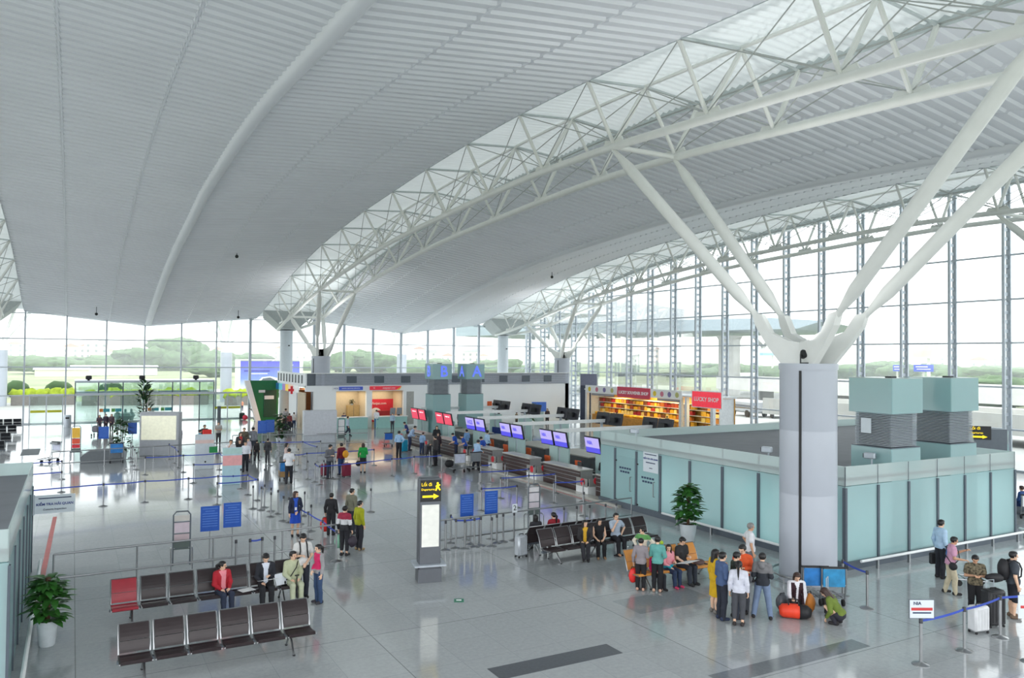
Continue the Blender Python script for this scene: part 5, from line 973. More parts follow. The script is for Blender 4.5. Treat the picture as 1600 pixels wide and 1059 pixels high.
# luggage trolleys
m_tblue = mat('trolley_panel_blue', (40, 120, 190), .4, var=.2, scale=5); m_tred = mat('trolley_panel_red_blue', (190, 196, 214), .4, var=.1); m_basket = mat('trolley_basket_grey', (128, 134, 138), .5)
def trolley(px, py, rz, lab, m, big=1.0):
    P = fl(px, py) if not isinstance(px, Vector) else px; rz = rz-math.atan2(P.x, P.y)+math.pi*0; t = thing('luggage_trolley', lab, 'trolley', P, rz); t.scale = (big,)*3
    mb = MB()
    for s in (-1, 1): mb.path([(s*.3, .42, .16), (s*.3, -.38, .2), (s*.3, -.46, .5), (s*.3, -.48, 1.0)], .02, m_chrome, 8)
    for k in range(5): mb.tube((-.3, .4-k*.18, .165+.009*k), (.3, .4-k*.18, .165+.009*k), .014, m_chrome, n=6)
    mb.tube((-.3, -.47, .55), (.3, -.47, .55), .016, m_chrome); mb.build('frame', t, 'y')
    mb = MB(); mb.tube((-.34, -.5, 1.0), (.34, -.5, 1.0), .024, m_black); mb.build('handle', t, 'y')
    mb = MB(); mb.box((0, -.49, .74), (.54, .015, .44), m); mb.build('advert_panel', t)
    mb = MB(); mb.box((0, -.4, .93), (.5, .18, .1), m_basket); mb.build('basket', t)
    for wx, wy in ((-.28, -.34), (.28, -.34), (0, .38)): mb = MB(); mb.lathe([(.085, -.025), (.085, .025)], m_tyre, 14, M=TR(wx, wy, .086, math.pi/2, math.pi/2)); mb.build('wheel', t, 'y')
    return t
trolley(75, 722, 2.3, 'luggage trolley with a blue and white panel at the far left of the hall', m_tred, 1.15)
trolley(182, 722, 0, 'luggage trolley with a blue advert panel and a leafy plant on it', m_tblue, 1.2)
trolley(605, 697, .2, 'luggage trolley with a bright blue panel by the far check-in counters', mat('trolley_panel_bright', (28, 98, 190), .4))
trolley(714, 737, .3, 'luggage trolley with a white and blue panel before the check-in counters', m_tred, 1.1)
trolley(736, 735, .5, 'grey-netted luggage trolley before the man leaning on the counter', m_basket, 1.1)
LOADT = trolley(445, 750, .1, 'luggage trolley loaded with boxes, pushed by the man in a white shirt', m_tblue)
trolley(1262, 938, .35, 'luggage trolley with a blue sign, left of two parked at the thick column', m_tblue, 1.05)
trolley(1292, 940, .35, 'luggage trolley with a turquoise panel, right of two parked at the thick column', mat('trolley_panel_turquoise', (46, 140, 190), .4, var=.25, scale=4), 1.05)
trolley(1512, 912, -1.2, 'luggage trolley with a blue panel pushed by the woman in a pink top', m_tblue)
trolley(818, 664, .2, 'far luggage trolley with a pale panel beyond the check-in gantries', m_tred)
trolley(1603, 808, .3, 'white-framed trolley at the right border beyond the frosted room', m_white)
# suitcases and bags
def suitcase(px, py, w, h, d, rz, lab, m, handle=0.0, z=0.0):
    P = fl(px, py, z); t = thing('suitcase', lab, 'suitcase', P, rz)
    mb = MB(); mb.bevbox((0, 0, .05+h/2), (w, d, h), m, .05)
    for k in range(4): mb.box((-w*.3+k*w*.2, -d/2-.003, .05+h/2), (.018, .012, h*.8), m)
    mb.build('shell', t, 'y'); mb = MB(); mb.path([(-.08, 0, h+.05), (-.08, 0, h+.09), (.08, 0, h+.09), (.08, 0, h+.05)], .014, m_black, 6)
    if handle: mb.path([(-.11, d*.3, h+.04), (-.11, d*.3, h+handle), (.11, d*.3, h+handle), (.11, d*.3, h+.04)], .012, m_alu, 6)
    mb.build('handle', t, 'y')
    for a in (-1, 1):
        for b in (-1, 1): mb = MB(); mb.lathe([(.03, -.015), (.03, .015)], m_black, 10, M=TR(a*w*.38, b*d*.36, .03, 0, math.pi/2)); mb.build('wheel', t)
    return t
m_burg = mat('suitcase_burgundy', (126, 28, 56), .4); m_silver = mat('suitcase_silver', (182, 188, 194), .3, metal=.3); m_whitec = mat('suitcase_white', (216, 218, 220), .3); m_blackc = mat('suitcase_black', (34, 35, 38), .5)
suitcase(508, 744, .44, .62, .28, .2, 'burgundy suitcase in the queue by the man in a grey shirt', m_burg); suitcase(541, 745, .46, .68, .3, .2, 'burgundy suitcase in the queue behind the man in maroon', m_burg, .2)
suitcase(631, 706, .5, .78, .3, .3, 'bright cyan suitcase beside the man in a light blue shirt', mat('suitcase_cyan', (24, 150, 186), .4)); suitcase(668, 711, .5, .6, .3, .3, 'dark grey suitcase at the far check-in counters', mat('suitcase_grey', (74, 72, 78), .5))
suitcase(814, 870, .4, .66, .26, .15, 'silver suitcase wrapped in film at the end of the long bench', m_silver, .1); suitcase(1529, 988, .46, .6, .28, -.2, 'white hard suitcase behind the belt at the bottom right', m_whitec)
suitcase(1552, 978, .5, .85, .32, -.3, 'tall black suitcase beside the white one at the bottom right', m_blackc, .25); suitcase(1297, 962, .36, .46, .24, .5, 'small dark suitcase with a raised handle before the crouching woman', mat('suitcase_dark', (52, 52, 58), .5), .5)
suitcase(378, 655, .5, .6, .3, 0, 'dark green suitcase by the bending man at the far doors', mat('suitcase_green', (40, 60, 58), .5))
def softbag(name, lab, c, P, d, m, rz=0, strap=None, seed=1, cat='bag'):
    t = thing(name, lab, cat, P, rz); mb = MB(); blob(mb, (0, 0, d[2]/2), (d[0]/2, d[1]/2, d[2]/2), m, seed, 10, .06); mb.build('body', t, 'all')
    if strap: mb = MB(); mb.path([(-d[0]*.25, 0, d[2]*.9), (-d[0]*.2, 0, d[2]*.9+strap), (d[0]*.2, 0, d[2]*.9+strap), (d[0]*.25, 0, d[2]*.9)], .012, m_black if m is not m_black else m_alud, 6); mb.build('strap', t, 'all')
    return t
m_oran = mat('bag_orange_red', (232, 66, 36), .5); m_redb = mat('bag_red', (222, 46, 42), .5); m_bl = mat('bag_black', (30, 30, 34), .6); m_brn = mat('bag_orange_brown', (190, 116, 40), .6)
t = thing('duffel_bag', 'orange-red and black duffel bag open before the kneeling woman', 'bag', fl(1241, 966), -.75); mb = MB()
mb.path([(-.36, 0, .17), (-.28, 0, .18), (0, 0, .19), (.14, 0, .18)], [.1, .165, .18, .175], m_oran, 14); mb.build('body', t, 'all'); mb = MB(); mb.path([(.12, 0, .18), (.3, 0, .18), (.4, 0, .16)], [.18, .165, .1], m_bl, 14); mb.build('black_end', t, 'all'); mb = MB(); mb.path([(-.15, -.12, .36), (-.12, 0, .48), (.08, 0, .48), (.1, -.12, .36)], .016, m_bl, 6); mb.build('strap', t, 'all')
softbag('shoulder_bag', 'orange-brown soft bag beside the kneeling woman', None, fl(1264, 958), (.4, .3, .5), m_brn, .2, .1, 5); softbag('plastic_bag', 'grey plastic bag on the floor left of the orange duffel', None, fl(1222, 953), (.36, .3, .42), mat('bag_grey_plastic', (98, 102, 108), .3), 0, .06, 7)
softbag('travel_bag', 'black soft bag on the floor before the counter trolleys', None, fl(702, 730), (.6, .4, .45), m_bl, 0, .1, 8)
t = thing('covered_box', 'low dark grey box standing before the far blue notice board', 'box', fl(158, 722), -.1); mb = MB(); mb.prism([(-1.05, 0), (1.05, 0), (1.05, .55), (.8, .72), (-.6, .72), (-1.05, .4)], 'y', -.5, .5, mat('covered_box_grey', (104, 110, 114), .6)); mb.build('body', t)
t = thing('litter_bin', 'grey cylindrical litter bin left of the entrance lobby', 'bin', fl(105, 667)); mb = MB(); mb.lathe([(.3, 0), (.3, 1.0), (.26, 1.05), (0, 1.05)], m_alu, 20); mb.build('body', t, 'y'); mb = MB(); mb.box((0, -.3, .8), (.3, .03, .14), m_black); mb.build('slot', t)
for i, px in enumerate((342, 283)): t = thing('crowd_post', ('thick grey post at the right corner of the entrance lobby', 'thick grey post by the far doors')[i], 'post', fl((342, 409)[i], (657, 655)[i])); mb = MB(); mb.bevbox((0, 0, (.95, 2.2)[i]/2*1.5), (.3, .3, (.95, 2.2)[i]*1.5), m_alud, .03); mb.build('body', t)
# floor mat, papers, bottle
t = thing('grey_mat', 'grey mat on the floor beside the far left benches', 'mat', fl(48, 706)); mb = MB(); mb.box((0, 0, .008), (1.0, 3.6, .016), mat('mat_grey', (120, 126, 130), .8)); mb.build('sheet', t)
t = thing('water_bottle', 'orange-labelled plastic bottle on the floor before the man with bare feet', 'bottle', fl(981, 868)); mb = MB(); mb.lathe([(.04, 0), (.042, .02), (.042, .2), (.02, .26), (.016, .28)], glassy('bottle_plastic', (236, 242, 244), refl=.08, haze=.3), 14); mb.build('body', t, 'y'); mb = MB(); mb.lathe([(.0435, .07), (.0435, .16)], m_oran, 14); mb.build('label_band', t, 'y'); mb = MB(); mb.lathe([(.02, .28), (.02, .31), (0, .31)], m_white, 10); mb.build('cap', t)
# plants
m_pl = mat('pothos_leaf', (52, 104, 42), .4, var=.3, scale=6); m_pl2 = mat('dark_leaf', (44, 78, 44), .5, var=.3, scale=6); m_pot = mat('white_pot', (206, 214, 218), .4); m_soil = mat('soil', (70, 56, 44), .9); m_moss = mat('moss_pole', (86, 62, 46), .9, var=.2, scale=20)
def leaf(mb, base, az, el, L, w, m):
    M = Matrix.Translation(base) @ Matrix.Rotation(az, 4, 'Z') @ Matrix.Rotation(-el, 4, 'Y'); pts = [(0, 0), (.15, .5), (.45, 1), (.75, .7), (1, 0)]; vs = []; fs = []
    for i, (u, v) in enumerate(pts): dz = -.45*L*u*u; vs += [(u*L, -v*w/2, dz+.06*w*v), (u*L, 0, dz), (u*L, v*w/2, dz+.06*w*v)]
    for i in range(4): a = i*3; fs += [(a, a+1, a+4, a+3), (a+1, a+2, a+5, a+4)]
    mb.add(vs, fs, m, M)
def potted(P, lab, potr, poth, ph, spread, nl, L, m, seed, pole=True, name='potted_plant', tip=False):
    t = thing(name, lab, 'plant', P); rnd = random.Random(seed)
    mb = MB(); mb.lathe([(potr*.72, 0), (potr*.78, .02), (potr, poth-.05), (potr*1.06, poth-.04), (potr*1.06, poth), (potr*.95, poth), (potr*.93, poth-.06)], m_pot, 24); mb.build('pot', t, 'y'); mb = MB(); mb.lathe([(potr*.95, poth-.05), (0, poth-.03)], m_soil, 16); mb.build('soil', t)
    if pole: mb = MB(); mb.tube((0, 0, poth-.05), (0, 0, ph), .055, m_moss, n=10); mb.build('moss_pole', t, 'y')
    else:
        mb = MB()
        for k in range(4): a = k*1.7; mb.tube((.04*math.cos(a), .04*math.sin(a), poth-.05), (spread*.4*math.cos(a), spread*.4*math.sin(a), ph*.85), .018, m_moss, n=6)
        mb.build('stem', t, 'y')
    mb = MB()
    for k in range(nl):
        z = poth+(ph-poth)*(rnd.random()**.8)*.98; a = rnd.uniform(0, 6.283); u = (z-poth)/(ph-poth); r = spread*(.35+.65*math.sin(math.pi*min(1, u*.8+.18)))*rnd.uniform(.4, 1); 
        leaf(mb, Vector((math.cos(a)*r*.5, math.sin(a)*r*.5, z)), a+rnd.uniform(-.5, .5), rnd.uniform(-.1, .7) if not tip else rnd.uniform(.2, 1.2), L*rnd.uniform(.7, 1.2), L*(.62 if not tip else .3)*rnd.uniform(.8, 1.1), m)
    mb.build('foliage', t, 'all'); return t
potted(fl(73, 1008), 'leafy green plant on a moss pole in a white pot, at the left frosted room', .21, .56, 1.5, .52, 210, .3, m_pl, 1)
potted(fl(1075, 845), 'tall leafy green plant in a white pot before the frosted security room', .3, .62, 2.0, .64, 230, .36, m_pl, 2)
potted(fl(438, 697), 'green potted plant in the middle distance, right of the far blue boards', .3, .6, 2.3, .75, 120, .42, m_pl2, 3, False)
potted(fl(189, 718), 'leafy plant standing behind the trolley with the blue advert panel', .35, .55, 2.5, .8, 110, .4, m_pl2, 4, False)
potted(fl(225, 671), 'tall dark spiky plant behind the light box', .4, .7, 4.0, 1.2, 150, .8, m_pl2, 5, False, tip=True)
potted(fl(829, 670), 'green plant beyond the check-in gantries, beside a blue panel', .35, .6, 2.3, .9, 110, .42, m_pl, 6, False)
potted(CAB, 'small plant on top of the cream cabinet in the ticket office', (.12), .16, .55, .3, 50, .2, m_pl2, 7, False)
P = fl(842, 664); t = thing('blue_panel', 'bright blue panel beyond the check-in gantries, beside the green plant', 'panel', P, -.3); mb = MB(); mb.box((0, 0, 1.75), (1.4, .1, .9), mat('panel_bright_blue', (72, 120, 214), .5)); mb.build('board', t); mb = MB(); mb.box((0, 0, .65), (.9, .1, 1.3), m_frostp); mb.build('stand', t)
t = thing('notice_poster', 'small orange poster on the white partition wall above the gantries', 'poster', (onY(765, 632, BY-.06)), 0); mb = MB(); mb.box((0, 0, 0), (.5, .03, .65), m_orange); mb.build('sheet', t)
t = thing('seating_row', 'row of dark blue seats beyond the check-in desks', 'bench', fl(790, 690), -1.2); mb = MB(); mb.bevbox((0, 0, .46), (3.2, .5, .1), mat('blue_seat', (36, 62, 130), .6), .03); mb.build('seat', t); mb = MB(); mb.bevbox((0, .26, .78), (3.2, .08, .5), mat('blue_seat', (36, 62, 130), .6), .03); mb.build('backrest', t)
for s in (-1.3, 1.3): mb = MB(); mb.box((s, 0, .2), (.08, .4, .42), m_black); mb.build('leg', t)
# ================================================================== PEOPLE
def nets(F, o, h):
    """surface nets: one vertex per cell the surface crosses, one quad per crossed grid edge"""
    nx, ny, nz = F.shape; cs = (nx-1, ny-1, nz-1); ins = F < 0; tot = cs[0]*cs[1]*cs[2]
    Sx = np.zeros((tot, 3)); N = np.zeros(tot); quads = []
    st = np.array([cs[1]*cs[2], cs[2], 1])
    for ax in range(3):
        a = [slice(None)]*3; b = [slice(None)]*3; a[ax] = slice(0, -1); b[ax] = slice(1, None); a = tuple(a); b = tuple(b)
        cr = ins[a] != ins[b]; idx = np.argwhere(cr)
        if not len(idx): continue
        A = F[a][cr]; B = F[b][cr]; pos = idx.astype(float); pos[:, ax] += A/(A-B)
        u, v = [k for k in range(3) if k != ax]; ok = (idx[:, u] > 0) & (idx[:, v] > 0) & (idx[:, u] < cs[u]) & (idx[:, v] < cs[v])
        idx = idx[ok]; pos = pos[ok]; sgn = ins[a][cr][ok]; ids = []
        for du, dv in ((0, 0), (-1, 0), (-1, -1), (0, -1)):
            c = idx.copy(); c[:, u] += du; c[:, v] += dv; f = c @ st; ids.append(f)
            for k in range(3): Sx[:, k] += np.bincount(f, pos[:, k], tot)
            N += np.bincount(f, minlength=tot)
        q = np.stack(ids, 1); flip = sgn if ax != 1 else ~sgn; q[~flip] = q[~flip][:, ::-1]; quads.append(q)
    if not quads: return np.zeros((0, 3)), np.zeros((0, 4), int)
    q = np.concatenate(quads); use = N > 0; m = -np.ones(tot, int); m[use] = np.arange(use.sum())
    return o+(Sx[use]/N[use][:, None])*h, m[q]
def sdf_mesh(prims, h, k=.02, cuts=(), subs=()):
    """prims: (p0, p1, r0, r1[, axis, squash]) tapered capsules, smoothly joined; cuts: (point, normal) planes; subs: balls removed"""
    lo = np.min([np.minimum(p[0], p[1])-max(p[2], p[3]) for p in prims], 0)-3*h; hi = np.max([np.maximum(p[0], p[1])+max(p[2], p[3]) for p in prims], 0)+3*h
    n = np.ceil((hi-lo)/h).astype(int)+1; F = np.full(n, .3); ax = [lo[i]+h*np.arange(n[i]) for i in range(3)]
    for p in prims:
        a, b, r0, r1 = p[:4]; R = max(r0, r1)+k+2*h; l = np.maximum(((np.minimum(a, b)-R-lo)/h).astype(int), 0); u = np.minimum(((np.maximum(a, b)+R-lo)/h).astype(int)+2, n)
        sl = tuple(slice(l[i], u[i]) for i in range(3)); X, Y, Z = np.meshgrid(*[ax[i][sl[i]] for i in range(3)], indexing='ij')
        d = b-a; L2 = d @ d; P = np.stack((X-a[0], Y-a[1], Z-a[2]), -1); t = np.clip((P @ d)/L2, 0, 1) if L2 > 1e-12 else np.zeros(X.shape)
        V = P-t[..., None]*d
        if len(p) > 4: V = V+((p[5]-1)*(V @ p[4]))[..., None]*p[4]
        D = np.sqrt((V*V).sum(-1))-(r0+(r1-r0)*t); G = F[sl]; w = np.clip(.5+.5*(G-D)/k, 0, 1); F[sl] = G*(1-w)+D*w-k*w*(1-w)
    X = np.meshgrid(*ax, indexing='ij')
    for pt, nr in cuts: F = np.maximum(F, (X[0]-pt[0])*nr[0]+(X[1]-pt[1])*nr[1]+(X[2]-pt[2])*nr[2])
    for f in subs: F = np.maximum(F, f(X))
    F[0] = F[-1] = .3; F[:, 0] = F[:, -1] = .3; F[:, :, 0] = F[:, :, -1] = .3
    return nets(F, lo, h)
def mesh_obj(name, vf, mats, parent, fmat=None, **kw):
    v, f = vf; me = bpy.data.meshes.new(name); me.from_pydata(v.tolist(), [], f.tolist())
    for m in mats: me.materials.append(m)
    if fmat is not None: me.polygons.foreach_set('material_index', fmat.astype(np.int32))
    me.polygons.foreach_set('use_smooth', np.ones(len(f), bool)); me.update()
    o = bpy.data.objects.new(name, me); COL.objects.link(o); o.parent = parent
    for k_, val in kw.items(): o[k_] = val
    return o
def V3(*a): return np.array(a, float)
def rotm(ax, deg):
    c, s = math.cos(math.radians(deg)), math.sin(math.radians(deg))
    return {'x': np.array([[1, 0, 0], [0, c, -s], [0, s, c]]), 'y': np.array([[c, 0, s], [0, 1, 0], [-s, 0, c]]), 'z': np.array([[c, -s, 0], [s, c, 0], [0, 0, 1]])}[ax]
ARM = {'down': ((.05, -.02, -.28), (.065, .04, -.525)), 'front': ((.07, -.01, -.27), (-.1, .19, -.43)), 'hold': ((.05, .0, -.275), (-.09, .23, -.22)), 'fold': ((.05, .06, -.27), (-.2, .19, -.23)), 'face': ((.02, .15, -.235), (-.09, .2, .02)),
       'push': ((.05, .04, -.275), (.03, .3, -.27)), 'carry': ((.07, -.03, -.275), (.09, .05, -.52)), 'hip': ((.19, -.08, -.2), (.03, .03, -.4)), 'lap': ((.05, .04, -.27), (-.06, .25, -.38)), 'reach': ((.03, .12, -.255), (-.04, .27, -.46)), 'behind': ((.07, -.1, -.265), (-.08, -.17, -.46)), 'high': ((.06, .2, -.18), (.0, .4, -.05)), 'knee': ((.04, .12, -.25), (-.05, .34, -.33))}
LEG = {'stand': (.95, ((.1, .015, .48), (.1, -.02, .08)), ((.1, .015, .48), (.1, -.02, .08))), 'wide': (.93, ((.15, .01, .48), (.21, -.02, .08)), ((.15, .01, .48), (.21, -.02, .08))), 'walk': (.93, ((.09, .16, .5), (.09, .2, .08)), ((.09, .03, .48), (.09, -.26, .16))),
       'sit': (.56, ((.11, .42, .5), (.11, .45, .08)), ((.11, .42, .5), (.11, .43, .08))), 'sitcross': (.56, ((.08, .42, .52), (.02, .52, .12)), ((.11, .42, .5), (.11, .42, .08))), 'squat': (.27, ((.16, .34, .44), (.13, .08, .08)), ((.16, .34, .44), (.13, .1, .08))), 'kneel': (.4, ((.15, .34, .46), (.14, .3, .08)), ((.14, .18, .09), (.13, -.2, .07))), 'step': (.94, ((.1, .1, .49), (.11, .1, .08)), ((.1, .01, .48), (.1, -.12, .09)))}
SKIN = [mat('skin_light', (224, 184, 156), .5, var=.04), mat('skin_tan', (198, 152, 122), .5, var=.04)]
m_eye = mat('dark_eye', (36, 28, 26), .3, var=0); m_lip = mat('lip', (176, 96, 90), .5, var=0)
HAIR = {'b': mat('black_hair', (26, 24, 25), .45, var=.2, scale=30), 'br': mat('dark_brown_hair', (58, 38, 32), .45, var=.2, scale=30), 'g': mat('grey_hair', (128, 126, 124), .6, var=.2, scale=30)}
def cloth(c): return c if not isinstance(c, tuple) else mat('cloth_%d_%d_%d' % c, c, .85, var=.1, scale=9)
def stripes(name, a, b, sc=26):
    m = bpy.data.materials.new(name); m.use_nodes = True; n = m.node_tree.nodes; l = m.node_tree.links; w = n.new('ShaderNodeTexWave'); c = n.new('ShaderNodeTexCoord'); r = n.new('ShaderNodeValToRGB'); w.inputs['Scale'].default_value = sc; w.inputs['Distortion'].default_value = 2
    l.new(c.outputs['Object'], w.inputs[0]); l.new(w.outputs[0], r.inputs[0]); r.color_ramp.elements[0].color = lin(a)+(1,); r.color_ramp.elements[1].color = lin(b)+(1,); l.new(r.outputs[0], n['Principled BSDF'].inputs['Base Color']); n['Principled BSDF'].inputs['Roughness'].default_value = .85; return m
def person(P, head, H, label, top=(200, 200, 200), bot=(40, 42, 50), legs='stand', arms=('down', 'down'), lean=0, sleeve='long', bottom='trousers', hair='short', hc='b', look=0, nod=0, shoe=(40, 38, 40), inner=None, open_w=.055, hem=None, skin=0, band=None, girth=1.0, sk_len=.5, hood=False, twist=0, tuck=False, collar=None, bw=.3, z0=0.0, group=None):
    s = H/1.7; dist = math.hypot(P[0], P[1]); h = .0125 if dist < 32 else .019 if dist < 52 else .027
    t = thing('person', label, 'person', (P[0], P[1], z0), -math.radians(head), group); t.scale = (s, s, s)
    pz, lg0, lg1 = LEG[legs]; seated = legs in ('sit', 'sitcross', 'squat', 'kneel'); RL = rotm('x', -lean) @ rotm('z', twist); piv = V3(0, 0, pz)
    def up(x, y, z): return piv+RL @ V3(x, y, z-.95)      # torso frame: standing coordinates
    yx, zx = RL @ V3(0, 1, 0), RL @ V3(0, 0, 1); g = girth
    pel, wai, che, nb = up(0, 0, .96), up(0, .005, 1.07), up(0, .005, 1.27), up(0, -.012, 1.44)
    RH = RL @ rotm('z', -look) @ rotm('x', -nod); hcn = up(0, .018, 1.575)
    def hd(x, y, z): return hcn+RH @ V3(x, y, z)
    sh = {1: up(.168*g, -.01, 1.385), -1: up(-.168*g, -.01, 1.385)}; el = {}; wr = {}
    for i, sd in enumerate((1, -1)):
        e, w = ARM[arms[i]]; el[sd] = sh[sd]+RL @ V3(e[0]*sd, e[1], e[2]); wr[sd] = sh[sd]+RL @ V3(w[0]*sd, w[1], w[2])
    hip = {1: piv+V3(.088, 0, -.05), -1: piv+V3(-.088, 0, -.05)}; kn = {}; an = {}
    for (k_, a_), sd in ((lg0, 1), (lg1, -1)): kn[sd] = V3(k_[0]*sd, k_[1], k_[2]); an[sd] = V3(a_[0]*sd, a_[1], a_[2])
    fd = {sd: V3(.12*sd, 1, 0)/math.hypot(1, .12) for sd in (1, -1)}
    # ---- body
    X = V3(1, 0, 0); pr = [(hd(0, -.012, .03), hd(0, .006, .035), .083, .08), (hd(0, .022, -.03), hd(0, .04, -.062), .062, .043), (hd(0, .085, .012), hd(0, .107, -.026), .009, .014), (hd(.079, -.005, .0), hd(.075, 0, -.03), .016, .011), (hd(-.079, -.005, .0), hd(-.075, 0, -.03), .016, .011), (hd(-.032, .074, .03), hd(.032, .074, .03), .018, .018), (nb, hd(0, -.01, -.05), .056, .052),
          (up(-.05, 0, .96), up(.05, 0, .96), .095*g, .095*g), (pel, wai, .11*g, .105*g, yx, 1.25), (wai, che, .105*g, .125*g, yx, 1.3), (up(-.06, 0, 1.3), up(.06, 0, 1.3), .1*g, .1*g), (nb, up(.13, -.012, 1.395), .05, .055), (nb, up(-.13, -.012, 1.395), .05, .055)]
    hands = {}
    lk = .72 if bottom in ('trousers', 'cropped') else 1.0
    for sd in (1, -1):
        pr += [(sh[sd], el[sd], .05*g, .04*g), (el[sd], wr[sd], .04*g, .028), (hip[sd], kn[sd], .082*g*lk, .056*g*lk), (kn[sd], (kn[sd]*.62+an[sd]*.38)+V3(0, -.02, 0), .054*g*lk, .054*g*lk), ((kn[sd]*.62+an[sd]*.38)+V3(0, -.02, 0), an[sd], .054*g*lk, .036), (an[sd]+V3(0, -.03, -.04), an[sd]+fd[sd]*.13+V3(0, 0, -.05), .034, .026)]
        d = wr[sd]-el[sd]; d = d/np.linalg.norm(d); lat = yx-d*(yx @ d) if abs(d @ zx) > .6 else RL @ V3(1, 0, 0)*-sd-d*((RL @ V3(1, 0, 0)*-sd) @ d); lat = lat/np.linalg.norm(lat); pn = np.cross(d, lat)*sd
        bend = pn if (pn @ (-zx if abs(d @ zx) < .6 else RL @ V3(-sd, 0, 0))) > 0 else -pn; pal = wr[sd]+d*.085
        pr.append((wr[sd]+d*.015, pal-d*.01, .03, .036, bend, 1.9))
        fr = .0095 if h < .015 else .013
        for q, ln in zip((-.027, -.009, .009, .027), (.062, .074, .07, .056)):
            b0 = pal+lat*-q; b1 = b0+(d*.86+bend*.5)*ln*.55; b2 = b1+(d*.45+bend*.9)*ln*.5; pr += [(b0, b1, fr, fr*.95), (b1, b2, fr*.95, fr*.8)]
        th = wr[sd]+d*.03+lat*.024; th1 = th+(d*.6+lat*.75+bend*.25)*.04; pr += [(th, th1, .013, .012), (th1, th1+(d*.85+lat*.15+bend*.5)*.032, .012, .009)]
        hands[sd] = wr[sd]+d*.12
    v, f = sdf_mesh(pr, h, .016); fm = np.zeros(len(f), int); c = (v[f].mean(1)-hcn) @ RH
    if h < .02:
        for ex in (-.031, .031): fm[((c[:, 0]-ex)/.015)**2+((c[:, 2]-.008)/.009)**2+((c[:, 1]-.08)/.05)**2 < 1] = 1
        fm[(c[:, 0]/.022)**2+((c[:, 2]+.058)/.008)**2+((c[:, 1]-.085)/.04)**2 < 1] = 2
    body = mesh_obj('body', (v, f), [SKIN[skin], m_eye, m_lip], t, fm)
    # ---- bottoms
    o = .014
    if bottom in ('trousers', 'shorts', 'cropped'):
        q = [(up(-.05, 0, .965), up(.05, 0, .965), .108*g+o, .108*g+o), (pel, up(0, 0, 1.03), .118*g+o, .112*g+o, yx, 1.22)]; cuts = [(up(0, 0, 1.05), zx)]
        for sd in (1, -1):
            K, A = kn[sd], an[sd]; q.append((hip[sd], K, .09*g+o, .066*g+o*.9))
            if bottom == 'trousers': q += [(K, K*.6+A*.4+V3(0, -.015, 0), .064*g+o*.9, .06*g+o*.9), (K*.6+A*.4+V3(0, -.015, 0), A+V3(0, 0, -.02), .06*g+o*.9, .054+o*.5)]
            elif bottom == 'cropped': q.append((K, K*.35+A*.65, .062*g+o*.9, .056+o*.5))
        mesh_obj('trousers' if bottom != 'shorts' else 'shorts', sdf_mesh(q, h*1.15, .02, cuts), [cloth(bot)], t)
    elif bottom in ('skirt', 'dress'):
        if seated:
            q = [(up(-.05, 0, .96), up(.05, 0, .96), .125*g, .125*g)]+[(hip[sd], hip[sd]*(1-sk_len)+kn[sd]*sk_len, .12, .1) for sd in (1, -1)]+[(pel, up(0, 0, 1.05), .13*g, .11*g, yx, 1.2)]; cuts = []
        else: q = [(up(-.06, 0, .93), up(.06, 0, .93), .13*g, .13*g, yx, 1.15), (pel, up(0, 0, 1.07), .125*g, .112*g, yx, 1.2), (V3(-.06, .01, .9), V3(-.06, .01, .93-sk_len), .12*g, .15, V3(0, 1, 0), 1.15), (V3(.06, .01, .9), V3(.06, .01, .93-sk_len), .12*g, .15, V3(0, 1, 0), 1.15)]; cuts = [(V3(0, 0, .93-sk_len), V3(0, 0, -1)), (up(0, 0, 1.09), zx)]
        mesh_obj('skirt', sdf_mesh(q, h*1.15, .03, cuts), [cloth(bot)], t)
    # ---- top
    hz = hem if hem is not None else (1.0 if tuck else .88); of = .02
    q = [(up(-.06, 0, 1.3), up(.06, 0, 1.3), .11*g+of, .11*g+of, yx, 1.08), (up(0, 0, 1.07), che, .12*g+of, .128*g+of, yx, 1.18), (nb+zx*-.02, up(.13, -.012, 1.39), .05+of, .056+of), (nb+zx*-.02, up(-.13, -.012, 1.39), .05+of, .056+of), (up(-.05, 0, .97), up(.05, 0, .97), .105*g+of*1.3, .105*g+of*1.3), (up(-.05, 0, .86), up(.05, 0, .97), .11*g+of*1.3, .105*g+of*1.3), (up(.05, 0, .86), up(.05, 0, .97), .11*g+of*1.3, .105*g+of*1.3)]
    if seated: q = q[:5]; hz = .9
    cuts = [(up(0, 0, hz), -zx)]
    mesh_cuts = []
    for sd in (1, -1):
        if sleeve != 'none':
            E = el[sd]; q.append((sh[sd], E if sleeve == 'long' else sh[sd]*.42+E*.58, .06*g+of*.7, .05*g+of*.6 if sleeve == 'long' else .056*g+of))
            if sleeve == 'long': q.append((E, E*.08+wr[sd]*.92, .05*g+of*.6, .036+of*.5))
    if hood: q += [(up(-.05, -.1, 1.44), up(.05, -.1, 1.44), .06, .06), (up(0, -.13, 1.38), up(0, -.12, 1.43), .07, .06)]
    ml = [cloth(top)]; v, f = sdf_mesh(q, h*1.1, .022, cuts); fm = np.zeros(len(f), int); c = (v[f].mean(1)-piv) @ RL; cz = c[:, 2]+.95
    if collar: ml.append(cloth(collar)); fm[cz > 1.435] = len(ml)-1
    for z0_, z1_, cc in (band or []): ml.append(cloth(cc)); fm[(cz > z0_) & (cz < z1_) & (np.abs(c[:, 0]) < bw)] = len(ml)-1
    if inner: ml.append(cloth(inner)); fm[(np.abs(c[:, 0]) < open_w+.35*np.clip(cz-1.32, 0, 1)) & (c[:, 1] > .04)] = len(ml)-1
    mesh_obj({'long': 'jacket' if inner else 'shirt', 'short': 'shirt', 'none': 'vest'}[sleeve], (v, f), ml, t, fm)
